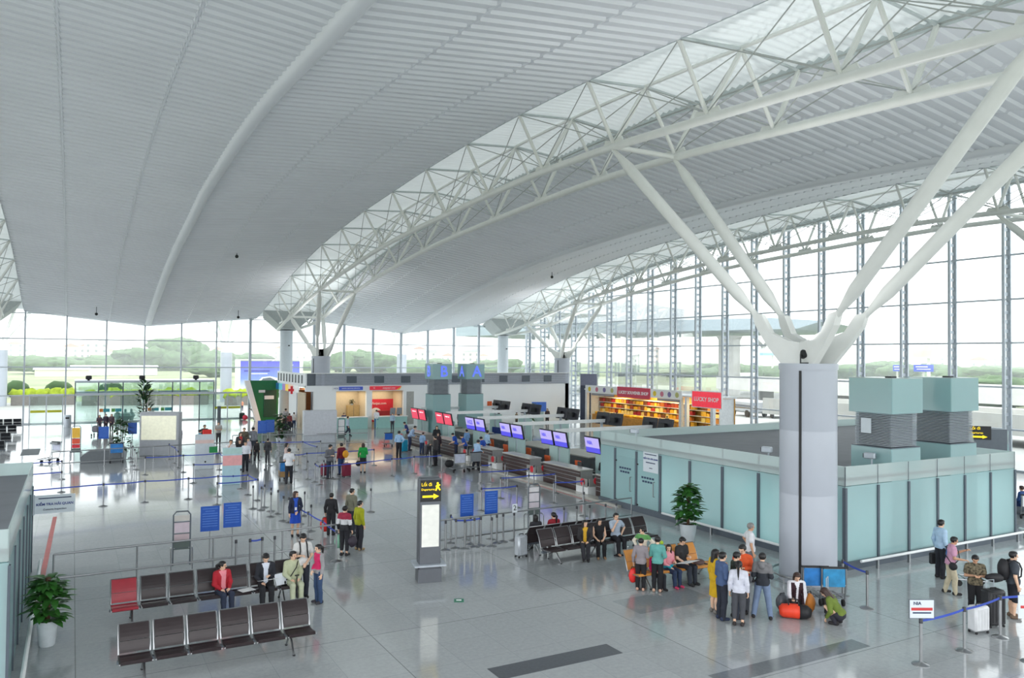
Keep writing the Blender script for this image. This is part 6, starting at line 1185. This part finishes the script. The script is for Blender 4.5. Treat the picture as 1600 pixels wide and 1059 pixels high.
    # ---- shoes
    for sd in (1, -1):
        a = an[sd]; lo = V3(0, 0, .052-.08 if a[2] < .1 else -.03); q = [(a+V3(0, -.045, 0)+lo, a+fd[sd]*.14+lo+V3(0, 0, -.008), .046, .04), (a+V3(0, -.03, .0), a+V3(0, -.02, -.03), .043, .045)]
        mesh_obj('shoe', sdf_mesh(q, h*1.1, .02, [(V3(0, 0, .002), V3(0, 0, -1))]), [cloth(shoe)], t)
    # ---- hair
    q = [(hd(0, -.018, .036), hd(0, .0, .042), .097, .092)]
    if hair == 'long': q += [(hd(-.03, -.055, .02), hd(-.035, -.085, -.24), .062, .05), (hd(.03, -.055, .02), hd(.035, -.085, -.24), .062, .05), (hd(.07, -.01, 0), hd(.075, -.02, -.17), .03, .028), (hd(-.07, -.01, 0), hd(-.075, -.02, -.17), .03, .028)]
    if hair == 'bob': q += [(hd(.068, -.02, .02), hd(.07, -.01, -.1), .036, .034), (hd(-.068, -.02, .02), hd(-.07, -.01, -.1), .036, .034), (hd(-.03, -.06, 0), hd(-.03, -.06, -.1), .05, .045), (hd(.03, -.06, 0), hd(.03, -.06, -.1), .05, .045)]
    if hair == 'tail': q += [(hd(0, -.1, .05), hd(0, -.15, 0), .03, .036), (hd(0, -.15, 0), hd(0, -.125, -.36), .036, .014)]
    if hair == 'bun': q += [(hd(0, -.12, .05), hd(0, -.12, .06), .042, .042)]
    q += [(hd(-.045, .058, .078), hd(.045, .058, .078), .024, .024)] if hair != 'short' else [(hd(-.035, .055, .092), hd(.035, .055, .092), .022, .022)]
    low = -.05 if hair == 'short' else -.5
    def face(Xg):
        d = [Xg[i]-hcn[i] for i in range(3)]; y = d[0]*RH[0, 1]+d[1]*RH[1, 1]+d[2]*RH[2, 1]; z = d[0]*RH[0, 2]+d[1]*RH[1, 2]+d[2]*RH[2, 2]; x = d[0]*RH[0, 0]+d[1]*RH[1, 0]+d[2]*RH[2, 0]
        return np.maximum(np.minimum(y-.028-(.018 if hair == 'short' else .03)*(np.abs(x) > .062), .058-z if False else (z*-1+.06))*1.0, low-z)
    mesh_obj('hair', sdf_mesh(q, h, .02, (), [face]), [HAIR[hc]], t)
    t_m = Matrix.Translation(t.location) @ Matrix.Rotation(-math.radians(head), 4, 'Z') @ Matrix.Scale(s, 4)
    return {'o': t, 'hand': {sd: t_m @ Vector(hands[sd]) for sd in (1, -1)}, 'M': t_m, 'up': lambda x, y, z: t_m @ Vector(up(x, y, z))}
def heading(P): return math.degrees(math.atan2(P[0], P[1]))     # bearing away from the camera
def at(px, py, ytop, dh=0, hmin=1.45, hmax=1.82):
    P = fl(px, py); return P, min(hmax, max(hmin, height_at(P, ytop)-dh))
def stand(px, py, ytop, rel, label, hmin=1.45, hmax=1.8, **kw):
    """rel: 0 faces away from the camera, 180 faces it, 90 faces picture-right, -90 picture-left"""
    P, H = at(px, py, ytop, 0, hmin, hmax); return person(P, heading(P)+rel, H, label, **kw)
def hang(name, lab, hp, d, m, seed=3, drop=None):
    return softbag(name, lab, None, (hp.x, hp.y, max(.01, hp.z-d[2]-.06)), d, m, random.Random(seed).uniform(-.5, .5), .07, seed)
def backpack(pe, lab, m, sc=1.0):
    c = pe['up'](0, -.22, 1.22); t = thing('backpack', lab, 'backpack', c, pe['o'].rotation_euler.z); mb = MB(); blob(mb, (0, 0, 0), (.17*sc, .12*sc, .24*sc), m, 9, 10, .04); mb.build('body', t, 'all')
    mb = MB()
    for s in (-.09, .09): mb.path([(s, .04, .15), (s, .12, .23), (s, .22, .265), (s, .33, .2), (s, .385, .06), (s*1.3, .36, -.12), (s*1.9, .2, -.2)], .02, m, 6)
    mb.build('strap', t, 'all')
def strap(pe, m, lab, side=1):
    t = thing('shoulder_bag', lab, 'bag', (0, 0, 0)); mb = MB(); pts = [pe['up'](side*x, y, z) for x, y, z in ((.2, -.02, .95), (.05, -.19, 1.15), (-.12, -.12, 1.38), (-.13, .03, 1.44), (-.05, .18, 1.3), (.1, .2, 1.1), (.2, .06, .95))]; mb.path(pts, .014, m, 6); mb.build('strap', t, 'all'); mb = MB(); c = pe['up'](side*.24, .02, .88); blob(mb, c, (.08, .12, .11), m, 4, 8, .05); mb.build('pouch', t, 'all')
def sheet(lab, c, w, d, rz, rx=0, m=None, name='paper_sheet', cat='paper'):
    t = thing(name, lab, cat, c, rz); mb = MB(); mb.box((0, 0, 0), (w, d, .004), m or m_white, M=Matrix.Rotation(rx, 4, 'X')); mb.build('sheet', t)
# --- left benches
R1, R2 = 17.5, 21.0
p = person((3.42, 21.12, 0), 168, 1.6, 'woman in a red cardigan and pink top seated on the rear left bench', top=(176, 34, 48), inner=(226, 138, 148), bot=(46, 54, 74), legs='sit', arms=('lap', 'lap'), hair='tail', look=-50, shoe=(120, 90, 80), open_w=.06)
p = person((4.5, 21.12, 0), 186, 1.7, 'man in a dark suit and light shirt reading papers on the rear left bench', top=(38, 40, 48), inner=(206, 212, 224), bot=(34, 35, 40), legs='sit', arms=('lap', 'hold'), nod=32, shoe=(26, 26, 28)); sheet('white open papers on the lap of the man in a dark suit', (4.5, 20.72, .72), .5, .34, .1, -.25)
p = person((5.2, 21.1, 0), 178, 1.68, 'man in a pale green suit seated at the right end of the rear left bench', top=(186, 192, 160), bot=(186, 192, 164), legs='sit', arms=('lap', 'lap'), look=-30, shoe=(60, 54, 50), tuck=False); sheet('white folder leaning on the seat beside the man in pale green', (4.88, 21.0, .62), .34, .3, .3, 1.1, mat('folder_white', (214, 220, 228), .5), 'folder', 'folder')
t = thing('walking_stick', 'dark walking stick between the knees of the man in pale green', 'stick', (5.2, 20.55, 0)); mb = MB(); mb.tube((0, 0, 0), (0, .12, .75), .014, m_black); mb.build('shaft', t); mb = MB(); mb.tube((-.05, .12, .75), (.06, .12, .76), .018, m_black); mb.build('grip', t)
strap(p, m_black, 'black shoulder strap and pouch worn by the man in pale green', 1)
sheet('white papers on the empty seat beside the woman in red', (3.98, 20.85, .5), .36, .3, .3)
p = stand(472, 934, 833, 170, 'young man in a white shirt with dark backpack straps behind the rear left bench', top=(212, 212, 210), bot=(44, 48, 60), arms=('hold', 'front'), sleeve='short', nod=30, hmax=1.72); backpack(p, 'dark backpack on the young man in a white shirt', m_bl)
p = stand(497, 942, 850, -120, 'girl with a long ponytail in a pink vest and jeans at the left benches', top=(150, 148, 150), bot=(54, 76, 110), arms=('front', 'down'), hair='tail', shoe=(60, 58, 64), hmin=1.35, bw=.165, band=[(1.0, 1.45, (204, 40, 96))], girth=.88)
# --- centre-left standing group
stand(461, 838, 767, 172, 'woman in a navy jacket and bright blue skirt facing the camera', top=(36, 42, 62), inner=(38, 82, 186), bot=(32, 76, 186), arms=('down', 'front'), bottom='skirt', sk_len=.42, hair='bob', hc='br', look=-55, shoe=(30, 30, 34), skin=0, girth=.92)
t = thing('name_badge', 'white name badge hanging on the woman in a navy jacket', 'badge', fl(461, 838)+Vector((-.03, -.17, 1.02))); mb = MB(); mb.box((0, 0, 0), (.07, .008, .1), m_white); mb.build('card', t)
p = stand(517, 836, 770, 20, 'person in black with short hair holding a red bag, in mid hall', top=(34, 34, 38), bot=(36, 38, 44), arms=('carry', 'carry'), skin=1); hang('carrier_bag', 'red bag held by the person in black in mid hall', p['hand'][-1], (.4, .22, .5), m_redb, 4)
stand(549, 834, 763, 40, 'man in an olive grey jacket standing in mid hall, his back half turned', top=(112, 112, 96), bot=(42, 46, 56), arms=('down', 'down'), look=40)
p = stand(538, 868, 790, 30, 'woman in a red, white and black top carrying several bags', top=(40, 40, 44), bot=(38, 38, 44), arms=('carry', 'carry'), hair='bun', bottom='cropped', band=[(1.26, 1.5, (150, 40, 66)), (1.08, 1.26, (212, 212, 214))], hmin=1.5); hang('carrier_bag', 'pale green plastic bag held by the woman in red, white and black', p['hand'][-1], (.3, .18, .44), mat('bag_mint', (150, 206, 178), .5), 5); hang('handbag', 'dark handbag held by the woman in red, white and black', p['hand'][1], (.34, .2, .36), mat('bag_dark_plum', (56, 48, 60), .6), 6)
stand(561, 859, 782, 55, 'person in a yellow-green jacket and dark trousers, back turned', top=(160, 164, 24), bot=(44, 44, 52), arms=('down', 'down'), shoe=(150, 130, 100), look=20)
# --- queue in mid hall
stand(451, 756, 698, 5, 'man in a white shirt pushing the loaded trolley away', top=(222, 224, 228), bot=(40, 42, 50), arms=('push', 'push'), sleeve='short', legs='step')
for nm, q, d, m in (('brown carton at the bottom of the loaded trolley', (0, .05, .345), (.56, .6, .3), mat('cardboard', (176, 140, 92), .8)), ('blue and white carton on top of the loaded trolley', (-.04, .05, .69), (.46, .46, .38), m_tblue)):
    t = thing('cardboard_box', nm, 'box', LOADT.matrix_basis @ Vector(q), LOADT.rotation_euler.z); mb = MB(); mb.box((0, 0, 0), d, m); mb.build('carton', t); mb = MB(); mb.box((0, 0, d[2]/2+.002), (d[0], .06, .004), m_white); mb.build('tape', t)
stand(447, 738, 683, 90, 'woman with dark hair half hidden behind the man with the loaded trolley', top=(200, 176, 170), bot=(60, 60, 66), hair='long', hmax=1.62)
stand(515, 748, 692, 150, 'man in a grey shirt looking down in the queue with burgundy suitcases', top=(98, 100, 106), bot=(46, 52, 66), arms=('hold', 'hold'), nod=25, look=-40)
p = stand(533, 742, 692, -30, 'man in a maroon jacket with a yellow bag on his back, in the queue', top=(112, 28, 46), bot=(36, 60, 104), arms=('hold', 'down')); c = p['up'](.12, -.22, 1.12); softbag('shoulder_bag', 'yellow bag worn on the back of the man in maroon', None, (c.x, c.y, c.z-.2), (.36, .2, .42), mat('bag_yellow', (226, 156, 30), .6), .2, .1, 12)
p = stand(567, 739, 692, 10, 'woman in a bright green jacket and black skirt standing in the queue', top=(26, 150, 68), bot=(40, 36, 42), arms=('hold', 'carry'), bottom='skirt', sk_len=.4, hair='bob', hc='br', inner=(60, 40, 40)); hang('handbag', 'small dark handbag of the woman in bright green', p['hand'][-1], (.34, .2, .3), m_bl, 7)
stand(623, 716, 673, 20, 'man in a light blue shirt and black trousers beside the cyan suitcase', top=(156, 190, 222), bot=(28, 30, 38), arms=('hip', 'down'), tuck=True)
stand(680, 728, 679, -60, 'man in dark grey standing before the dark wood counters', top=(60, 58, 60), bot=(34, 34, 38), arms=('hold', 'hold'), inner=(90, 60, 60))
stand(659, 710, 675, 30, 'person in a light blue shirt leaning on a far check-in counter', top=(140, 170, 206), bot=(40, 56, 90), lean=15, arms=('push', 'push'), hc='br')
stand(743, 734, 686, 40, 'man in a light blue shirt leaning on the middle check-in counter', top=(160, 192, 224), bot=(30, 34, 42), lean=18, arms=('push', 'high'), legs='step')
stand(761, 716, 672, 60, 'staff member in a light blue shirt standing by a screen gantry', top=(164, 196, 224), bot=(44, 54, 76), arms=('front', 'down'), hmin=1.6)
stand(729, 708, 674, -40, 'staff member in light blue standing behind the seated officers', top=(120, 160, 208), bot=(40, 46, 60), arms=('hold', 'down'), hmin=1.6)
for i, (px, py, rel, lab) in enumerate(((713, 716, -70, 'officer in royal blue behind the counters, left of a pair'), (727, 719, -90, 'officer in royal blue leaning on the counter, right of a pair'), (757, 724, -60, 'officer in royal blue seated by the third counter gantry'), (637, 693, -80, 'officer in navy blue bending over the farthest counter'))):
    P = fl(px, py); person(P, heading(P)+rel, 1.66, lab, top=(34, 78, 168) if i < 3 else (38, 60, 120), bot=(36, 40, 60), lean=22, arms=('hold', 'push'), nod=15, sleeve='short')
stand(640, 704, 662, 100, 'person in pale blue bent over the farthest counter', top=(158, 184, 214), bot=(50, 60, 90), lean=30, arms=('push', 'push'))
stand(682, 706, 665, 160, 'woman in black standing behind the far counters', top=(36, 36, 40), bot=(36, 36, 40), hair='bob', arms=('front', 'front')); stand(684, 712, 676, 170, 'woman with long dark hair before the woman in black, far counters', top=(56, 44, 50), bot=(40, 40, 46), hair='long', hmax=1.6)
stand(717, 672, 642, 120, 'small far person between the lettered glass towers', top=(120, 124, 132), bot=(40, 40, 46)); stand(779, 664, 644, 70, 'dark clothed person before the white partition wall', top=(56, 58, 60), bot=(46, 48, 52), arms=('fold', 'fold'))
stand(807, 668, 644, 60, 'person in khaki behind the pale far trolley', top=(132, 122, 92), bot=(70, 60, 50), arms=('push', 'push')); stand(855, 664, 638, 200, 'woman in a dark suit beyond the green plant and blue panel', top=(70, 52, 52), bot=(50, 44, 46), hair='long')
stand(925, 658, 634, 150, 'man in dark clothes standing left of the souvenir shop', top=(44, 48, 58), bot=(60, 60, 66)); stand(964, 668, 648, 110, 'person in white at the souvenir shop table', top=(222, 222, 224), bot=(60, 60, 66), hair='bob'); stand(1042, 676, 651, 10, 'shop visitor in black at the front table of the souvenir shop', top=(38, 38, 42), bot=(40, 40, 46), arms=('hold', 'hold'))
stand(1118, 672, 652, 180, 'shop assistant in grey under the red shop sign', top=(120, 116, 110), bot=(60, 60, 60), hair='bob')
P = fl(943, 768); person(P, heading(P)-20, 1.66, 'woman in a black top and blue trousers at the counter beside the frosted room', top=(34, 34, 40), bot=(30, 70, 160), arms=('hold', 'hold'))
# --- left-middle group
stand(360, 738, 686, 175, 'man in a white shirt with a hand at his face, by the pale blue board', top=(226, 226, 230), bot=(60, 60, 70), arms=('face', 'down'), sleeve='short', skin=1); stand(374, 737, 686, 180, 'woman in black beside the man with a hand at his face', top=(38, 36, 42), bot=(40, 38, 44), hair='long')
stand(383, 737, 689, 182, 'man in a white shirt and black trousers walking toward the camera', top=(224, 228, 236), bot=(34, 36, 44), legs='step', tuck=True); stand(381, 712, 657, 185, 'man in olive brown standing at the head of the left group', top=(92, 86, 72), bot=(60, 58, 56)); stand(375, 722, 671, 160, 'person in a dark top with a red scarf in the left group', top=(66, 64, 66), bot=(50, 50, 54), inner=(190, 60, 60), hair='bob')
stand(387, 722, 681, 170, 'child in pale clothes between the adults of the left group', top=(206, 196, 206), bot=(120, 120, 130), hmin=1.3, hmax=1.45, girth=.9); stand(395, 711, 667, 20, 'man in a grey jacket at the right of the left group', top=(128, 132, 138), bot=(56, 62, 74), arms=('down', 'hip')); stand(401, 720, 687, 30, 'boy in dark clothes walking behind the left group', top=(54, 52, 54), bot=(50, 48, 50), hmin=1.25, hmax=1.5, legs='step', girth=.9); stand(418, 723, 685, 20, 'slim person in dark grey standing under the far blue boards', top=(56, 58, 62), bot=(56, 58, 62), hmin=1.4)
stand(341, 695, 659, 180, 'person in grey with folded arms by the lobby corner', top=(176, 172, 168), bot=(70, 66, 68), arms=('fold', 'fold'), sleeve='short'); stand(319, 706, 661, 160, 'man in a dark patterned shirt behind the pale grey board', top=(70, 64, 64), bot=(60, 58, 62)); stand(312, 711, 671, 90, 'woman in a long cyan dress beside the pale grey board', top=(30, 150, 196), bot=(30, 150, 196), bottom='dress', sk_len=.82, hair='bun', arms=('hold', 'down'))
t = thing('red_board', 'red upright board held beside the woman in cyan', 'board', fl(323, 713)); mb = MB(); mb.bevbox((0, 0, 1.25), (.55, .1, .9), m_redb, .04); mb.build('board', t); mb = MB(); mb.box((0, 0, .4), (.06, .06, .8), m_chrome); mb.build('post', t)
stand(281, 704, 667, -60, 'person in pale lilac clothes right of the light box', top=(176, 166, 178), bot=(190, 180, 190), arms=('hold', 'down'), shoe=(170, 120, 120))
stand(398, 655, 634, -80, 'man in dark clothes bending over luggage at the far doors', top=(46, 50, 62), bot=(50, 54, 66), lean=62, arms=('reach', 'reach')); stand(378, 642, 621, 180, 'child in an orange shirt outside the far doors', top=(222, 150, 120), bot=(60, 56, 80), hmin=.9, hmax=1.2, sleeve='short')
softbag('travel_bag', 'pink-red bag on the floor by the bending man', None, fl(383, 656), (.5, .4, .5), mat('bag_pink', (226, 60, 86), .6), 0, .06, 14)
for i, (px, py, yt, lab) in enumerate(((155, 676, 651, 'woman with dark hair pushing a pushchair in the entrance lobby'), (165, 674, 650, 'dark clothed person beside the woman with the pushchair'), (174, 674, 653, 'slim dark clothed woman right of the pushchair group'))): stand(px, py, yt, (180, 170, 190)[i], lab, top=((86, 72, 84), (74, 66, 82), (92, 76, 84))[i], bot=(70, 62, 72), hair=('long', 'short', 'long')[i], arms=('push', 'push') if i == 0 else ('front', 'down'))
t = thing('pushchair', 'grey pushchair in the entrance lobby', 'pushchair', fl(150, 681), 2.8); mb = MB(); mb.bevbox((0, 0, .55), (.5, .6, .5), mat('pushchair_grey', (120, 118, 126), .7), .1); mb.build('seat', t)
for a in (-.24, .24):
    mb = MB(); mb.path([(a, -.3, .12), (a, .1, .5), (a, .35, 1.0)], .016, m_alu, 6); mb.build('frame', t)
    for b in (-.3, .28): mb = MB(); mb.lathe([(.1, -.02), (.1, .02)], m_tyre, 12, M=TR(a, b, .1, math.pi/2, math.pi/2)); mb.build('wheel', t)
# --- cafe and ticket offices
stand(436, 672, 642, 60, 'crouched customer in pale top at the cafe entrance', top=(214, 190, 170), bot=(50, 52, 60), lean=20, hmax=1.5, arms=('reach', 'reach')); stand(446, 669, 638, 20, 'tall customer in a grey shirt at the cafe entrance', top=(160, 158, 158), bot=(50, 50, 58)); stand(452, 672, 647, 0, 'customer with a large dark bag at the cafe entrance', top=(130, 60, 60), bot=(36, 38, 48)); stand(459, 670, 644, 15, 'customer in a white shirt and jeans at the cafe entrance', top=(220, 218, 216), bot=(58, 76, 110), sleeve='short')
softbag('travel_bag', 'large dark bag on the floor at the cafe entrance', None, fl(448, 671), (1.1, .7, .8), mat('bag_navy', (38, 42, 56), .7), 0, .1, 16)
stand(543, 681, 650, 85, 'man in a pale shirt walking right before the left ticket office', top=(186, 200, 216), bot=(46, 52, 66), legs='walk', hmax=1.75); stand(588, 669, 640, 5, 'customer in a white shirt and blue jeans at the red ticket office', top=(226, 228, 234), bot=(44, 92, 150), arms=('hold', 'hold'))
P = Vector((21.2, 68.5, 0)); person(P, 185, 1.6, 'clerk in navy seated behind the left ticket counter', top=(48, 60, 110), bot=(40, 44, 60), arms=('lap', 'lap'), z0=-.25); stand(613, 671, 650, 190, 'clerk in pale blue at the right end of the red ticket office', top=(170, 196, 216), bot=(60, 60, 70))
# --- long bench near the frosted room
B0 = 15.3
def onbench(px, seat_y, rel, H, lab, **kw):
    P = onY(px, 850, seat_y); return person((P.x, seat_y, 0), 180+rel, H, lab, legs=kw.pop('legs', 'sit'), **kw)
onbench(914, 21.15, 35, 1.6, 'woman in a dark coat and yellow scarf seated on the long bench', top=(46, 44, 46), inner=(206, 160, 40), bot=(44, 44, 50), arms=('lap', 'lap'), hair='long', legs='sitcross', look=-30); onbench(936, 21.2, 25, 1.58, 'woman in a sleeveless black top with long hair on the long bench', top=(26, 26, 30), bot=(28, 28, 32), sleeve='none', arms=('lap', 'lap'), hair='long', look=-20, shoe=(150, 120, 90))
onbench(962, 21.3, 10, 1.7, 'barefoot man in a grey shirt with a hand at his face on the long bench', top=(168, 182, 198), bot=(32, 32, 38), arms=('face', 'hip'), sleeve='short', shoe=(206, 160, 130)); person((14.35, 22.65, 0), 3, 1.6, 'woman in red with a ponytail seated facing away behind the long bench', top=(150, 36, 48), bot=(50, 50, 60), legs='sit', arms=('lap', 'lap'), hair='tail', look=-20); person((13.6, 22.6, 0), 0, 1.6, 'dark-haired person in black seated facing away beside the silver suitcase', top=(44, 44, 50), bot=(40, 42, 48), legs='sit', arms=('lap', 'lap'), hair='bob')
for i, (px, py) in enumerate(((965, 869), (972, 868))): t = thing('sandal', ('dark sandal on the floor before the barefoot man, left one', 'dark sandal on the floor before the barefoot man, right one')[i], 'sandal', fl(px, py), .4+i*.5); mb = MB(); mb.bevbox((0, 0, .02), (.1, .26, .04), m_bl, .015); mb.build('sole', t); mb = MB(); mb.path([(-.05, .04, .03), (0, .05, .07), (.05, .04, .03)], .012, m_bl, 6); mb.build('strap', t)
# --- group at the tan bench
p = stand(1001, 922, 843, 15, 'woman in a grey striped top and black trousers holding a red bag', top=stripes('striped_cloth', (92, 84, 90), (176, 168, 172)), bot=(26, 26, 30), arms=('fold', 'carry'), hair='short', nod=12, shoe=(190, 150, 130)); hang('plastic_bag', 'orange-red plastic bag held by the woman in the striped top', p['hand'][-1], (.28, .16, .42), m_redb, 8)
stand(1027, 924, 838, 10, 'woman in a teal top and black trousers, back turned, at the tan bench', top=(98, 164, 158), bot=(26, 27, 32), arms=('front', 'fold'), hair='bun', nod=10, shoe=(196, 160, 140)); stand(1004, 900, 826, -160, 'boy in a white and green jacket standing behind the woman in stripes', top=(222, 214, 198), bot=(60, 60, 66), band=[(1.3, 1.46, (92, 150, 84))], look=60, hmax=1.62, arms=('hip', 'hip'))
person((14.52, 17.55, 0), 185, 1.35, 'child in hot pink half hidden between the two standing women', top=(216, 32, 110), bot=(40, 42, 50), legs='sit', arms=('lap', 'lap'), hair='bob', girth=.9); person((15.05, 17.6, 0), 178, 1.5, 'girl in pink and turquoise with pink shoes seated on the tan bench', top=(226, 150, 160), bot=(40, 56, 84), legs='sit', arms=('lap', 'hold'), hair='long', band=[(.9, 1.06, (40, 170, 190))], shoe=(200, 60, 100), look=40); person((15.6, 17.65, 0), 176, 1.68, 'man in a black polo shirt reading a paper on the tan bench', top=(44, 44, 46), bot=(46, 52, 62), legs='sit', arms=('lap', 'hold'), sleeve='short', nod=28)
sheet('white paper held between the girl and the man in a black polo', (15.35, 17.12, .72), .6, .4, .2, -.2); softbag('handbag', 'brown bag on the lap of the man in a black polo', None, (15.85, 17.2, .56), (.4, .3, .16), mat('bag_brown', (92, 70, 66), .6), .2, None, 17); t = thing('phone', 'small phone lying on the end seat of the tan bench', 'phone', (16.35, 17.5, .47)); mb = MB(); mb.bevbox((0, 0, .006), (.08, .16, .012), m_bl, .004); mb.build('case', t)
t = thing('green_ball', 'small bright green ball on top of the tan bench backrest', 'toy', (15.28, 18.17, 1.05)); mb = MB(); mb.ball((0, 0, 0), .06, mat('ball_green', (166, 200, 50), .5)); mb.build('ball', t, 'all')
# --- group by the column
stand(1117, 957, 856, 60, 'woman in a mustard yellow dress in the group by the column', top=(206, 164, 24), bot=(206, 164, 24), bottom='dress', sk_len=.48, hair='long', arms=('fold', 'down'), hmax=1.62, shoe=(120, 116, 112)); stand(1128, 968, 856, 60, 'young man in a blue padded jacket in the group by the column', top=(70, 90, 128), bot=(38, 42, 54), arms=('hold', 'hold'), shoe=(40, 50, 76), hmax=1.68)
stand(1160, 957, 847, -170, 'man in an orange shirt facing the camera in the group by the column', top=(222, 90, 44), bot=(84, 88, 96), arms=('hold', 'hold'), nod=22, look=20, hmax=1.74); stand(1150, 966, 861, 70, 'young man in a dark green shirt in the group by the column', top=(50, 60, 54), bot=(46, 52, 64), arms=('hold', 'hold'), nod=15, hmax=1.66)
stand(1154, 977, 876, 5, 'woman in a white top with a long ponytail, back turned, by the column', top=(204, 206, 218), bot=(68, 70, 76), arms=('down', 'down'), hair='tail', bottom='cropped', shoe=(50, 44, 44), hmin=1.55); stand(1191, 966, 862, 5, 'man in a grey and black hooded jacket and jeans, back turned', top=(44, 48, 56), bot=(112, 130, 158), band=[(1.2, 1.6, (116, 116, 118))], arms=('hold', 'hold'), legs='wide', hood=True)
P = fl(1172, 908); person(P, heading(P)+75, 1.7, 'grey-haired man in a white T-shirt leaning by the frosted room wall', top=(218, 220, 224), bot=(112, 114, 120), sleeve='short', hc='g', arms=('down', 'hip'), skin=1)
P = fl(1243, 958); person(P, heading(P)+165, 1.62, 'woman in a dark maroon vest over a white shirt kneeling at the orange duffel', top=(218, 218, 224), inner=(222, 222, 228), bot=(34, 32, 36), legs='kneel', lean=12, arms=('reach', 'reach'), hair='long', hc='br', nod=15, open_w=.03, bw=.16, band=[(.8, 1.43, (52, 28, 36))])
P = fl(1314, 976); person(P, heading(P)-75, 1.62, 'woman with long brown hair in a green top crouching at the small suitcase', top=(104, 122, 48), bot=(40, 40, 50), legs='squat', lean=38, arms=('reach', 'knee'), hair='long', hc='br')
# --- right side
p = stand(1470, 903, 811, 50, 'man in a pale blue shirt with a black briefcase by the frosted room', top=(172, 200, 224), bot=(36, 38, 46), arms=('down', 'carry'), hmax=1.74); t = thing('briefcase', 'black briefcase held by the man in a pale blue shirt', 'briefcase', p['hand'][-1]+Vector((0, 0, -.4)), -math.radians(heading(fl(1470, 903))+50)+1.57); mb = MB(); mb.bevbox((0, 0, .16), (.46, .13, .34), m_bl, .03); mb.build('body', t); mb = MB(); mb.path([(-.07, 0, .33), (-.05, 0, .38), (.05, 0, .38), (.07, 0, .33)], .012, m_bl, 6); mb.build('handle', t)
p = stand(1485, 928, 837, 75, 'woman in a pink sleeveless top and beige trousers pushing a trolley', top=(200, 150, 176), bot=(196, 186, 160), sleeve='short', arms=('push', 'high'), lean=8, legs='step', hmin=1.55, skin=1); strap(p, m_bl, 'black shoulder bag worn by the woman in pink', 1)
stand(1524, 962, 873, 170, 'woman in a black and cream patterned blouse behind the white suitcase', top=mat('blouse_pattern', (96, 88, 70), .85, var=.95, scale=16), bot=(28, 28, 32), sleeve='short', arms=('hold', 'hold'), nod=28, hmin=1.55, girth=1.08, skin=1); c = fl(1538, 966)+Vector((.1, -.2, .95)); softbag('neck_cushion', 'black cushion under the arm of the woman in the patterned blouse', None, c, (.46, .22, .22), m_bl, -.6, None, 19)
p = stand(1583, 965, 861, 70, 'man in a dark grey polo shirt and shorts with a black backpack', top=(62, 68, 76), bot=(34, 36, 44), sleeve='short', bottom='shorts', arms=('down', 'carry'), hmax=1.74, shoe=(110, 92, 76), girth=1.1); backpack(p, 'black backpack on the man in a dark grey polo', m_bl, 1.15)
P = fl(1597, 806); person(P, heading(P)-60, 1.65, 'seated traveller in blue at the right border beyond the frosted room', top=(46, 76, 130), bot=(40, 60, 110), legs='sit', arms=('lap', 'lap'), hc='br')
t = thing('waiting_bench', 'blue seat at the right border beyond the frosted room', 'bench', fl(1601, 804), -1.0); mb = MB(); mb.bevbox((0, 0, .43), (1.6, .45, .07), mat('blue_seat', (36, 62, 130), .6), .02); mb.build('seat', t); mb = MB(); mb.box((0, 0, .2), (1.2, .3, .4), m_alud); mb.build('leg', t)
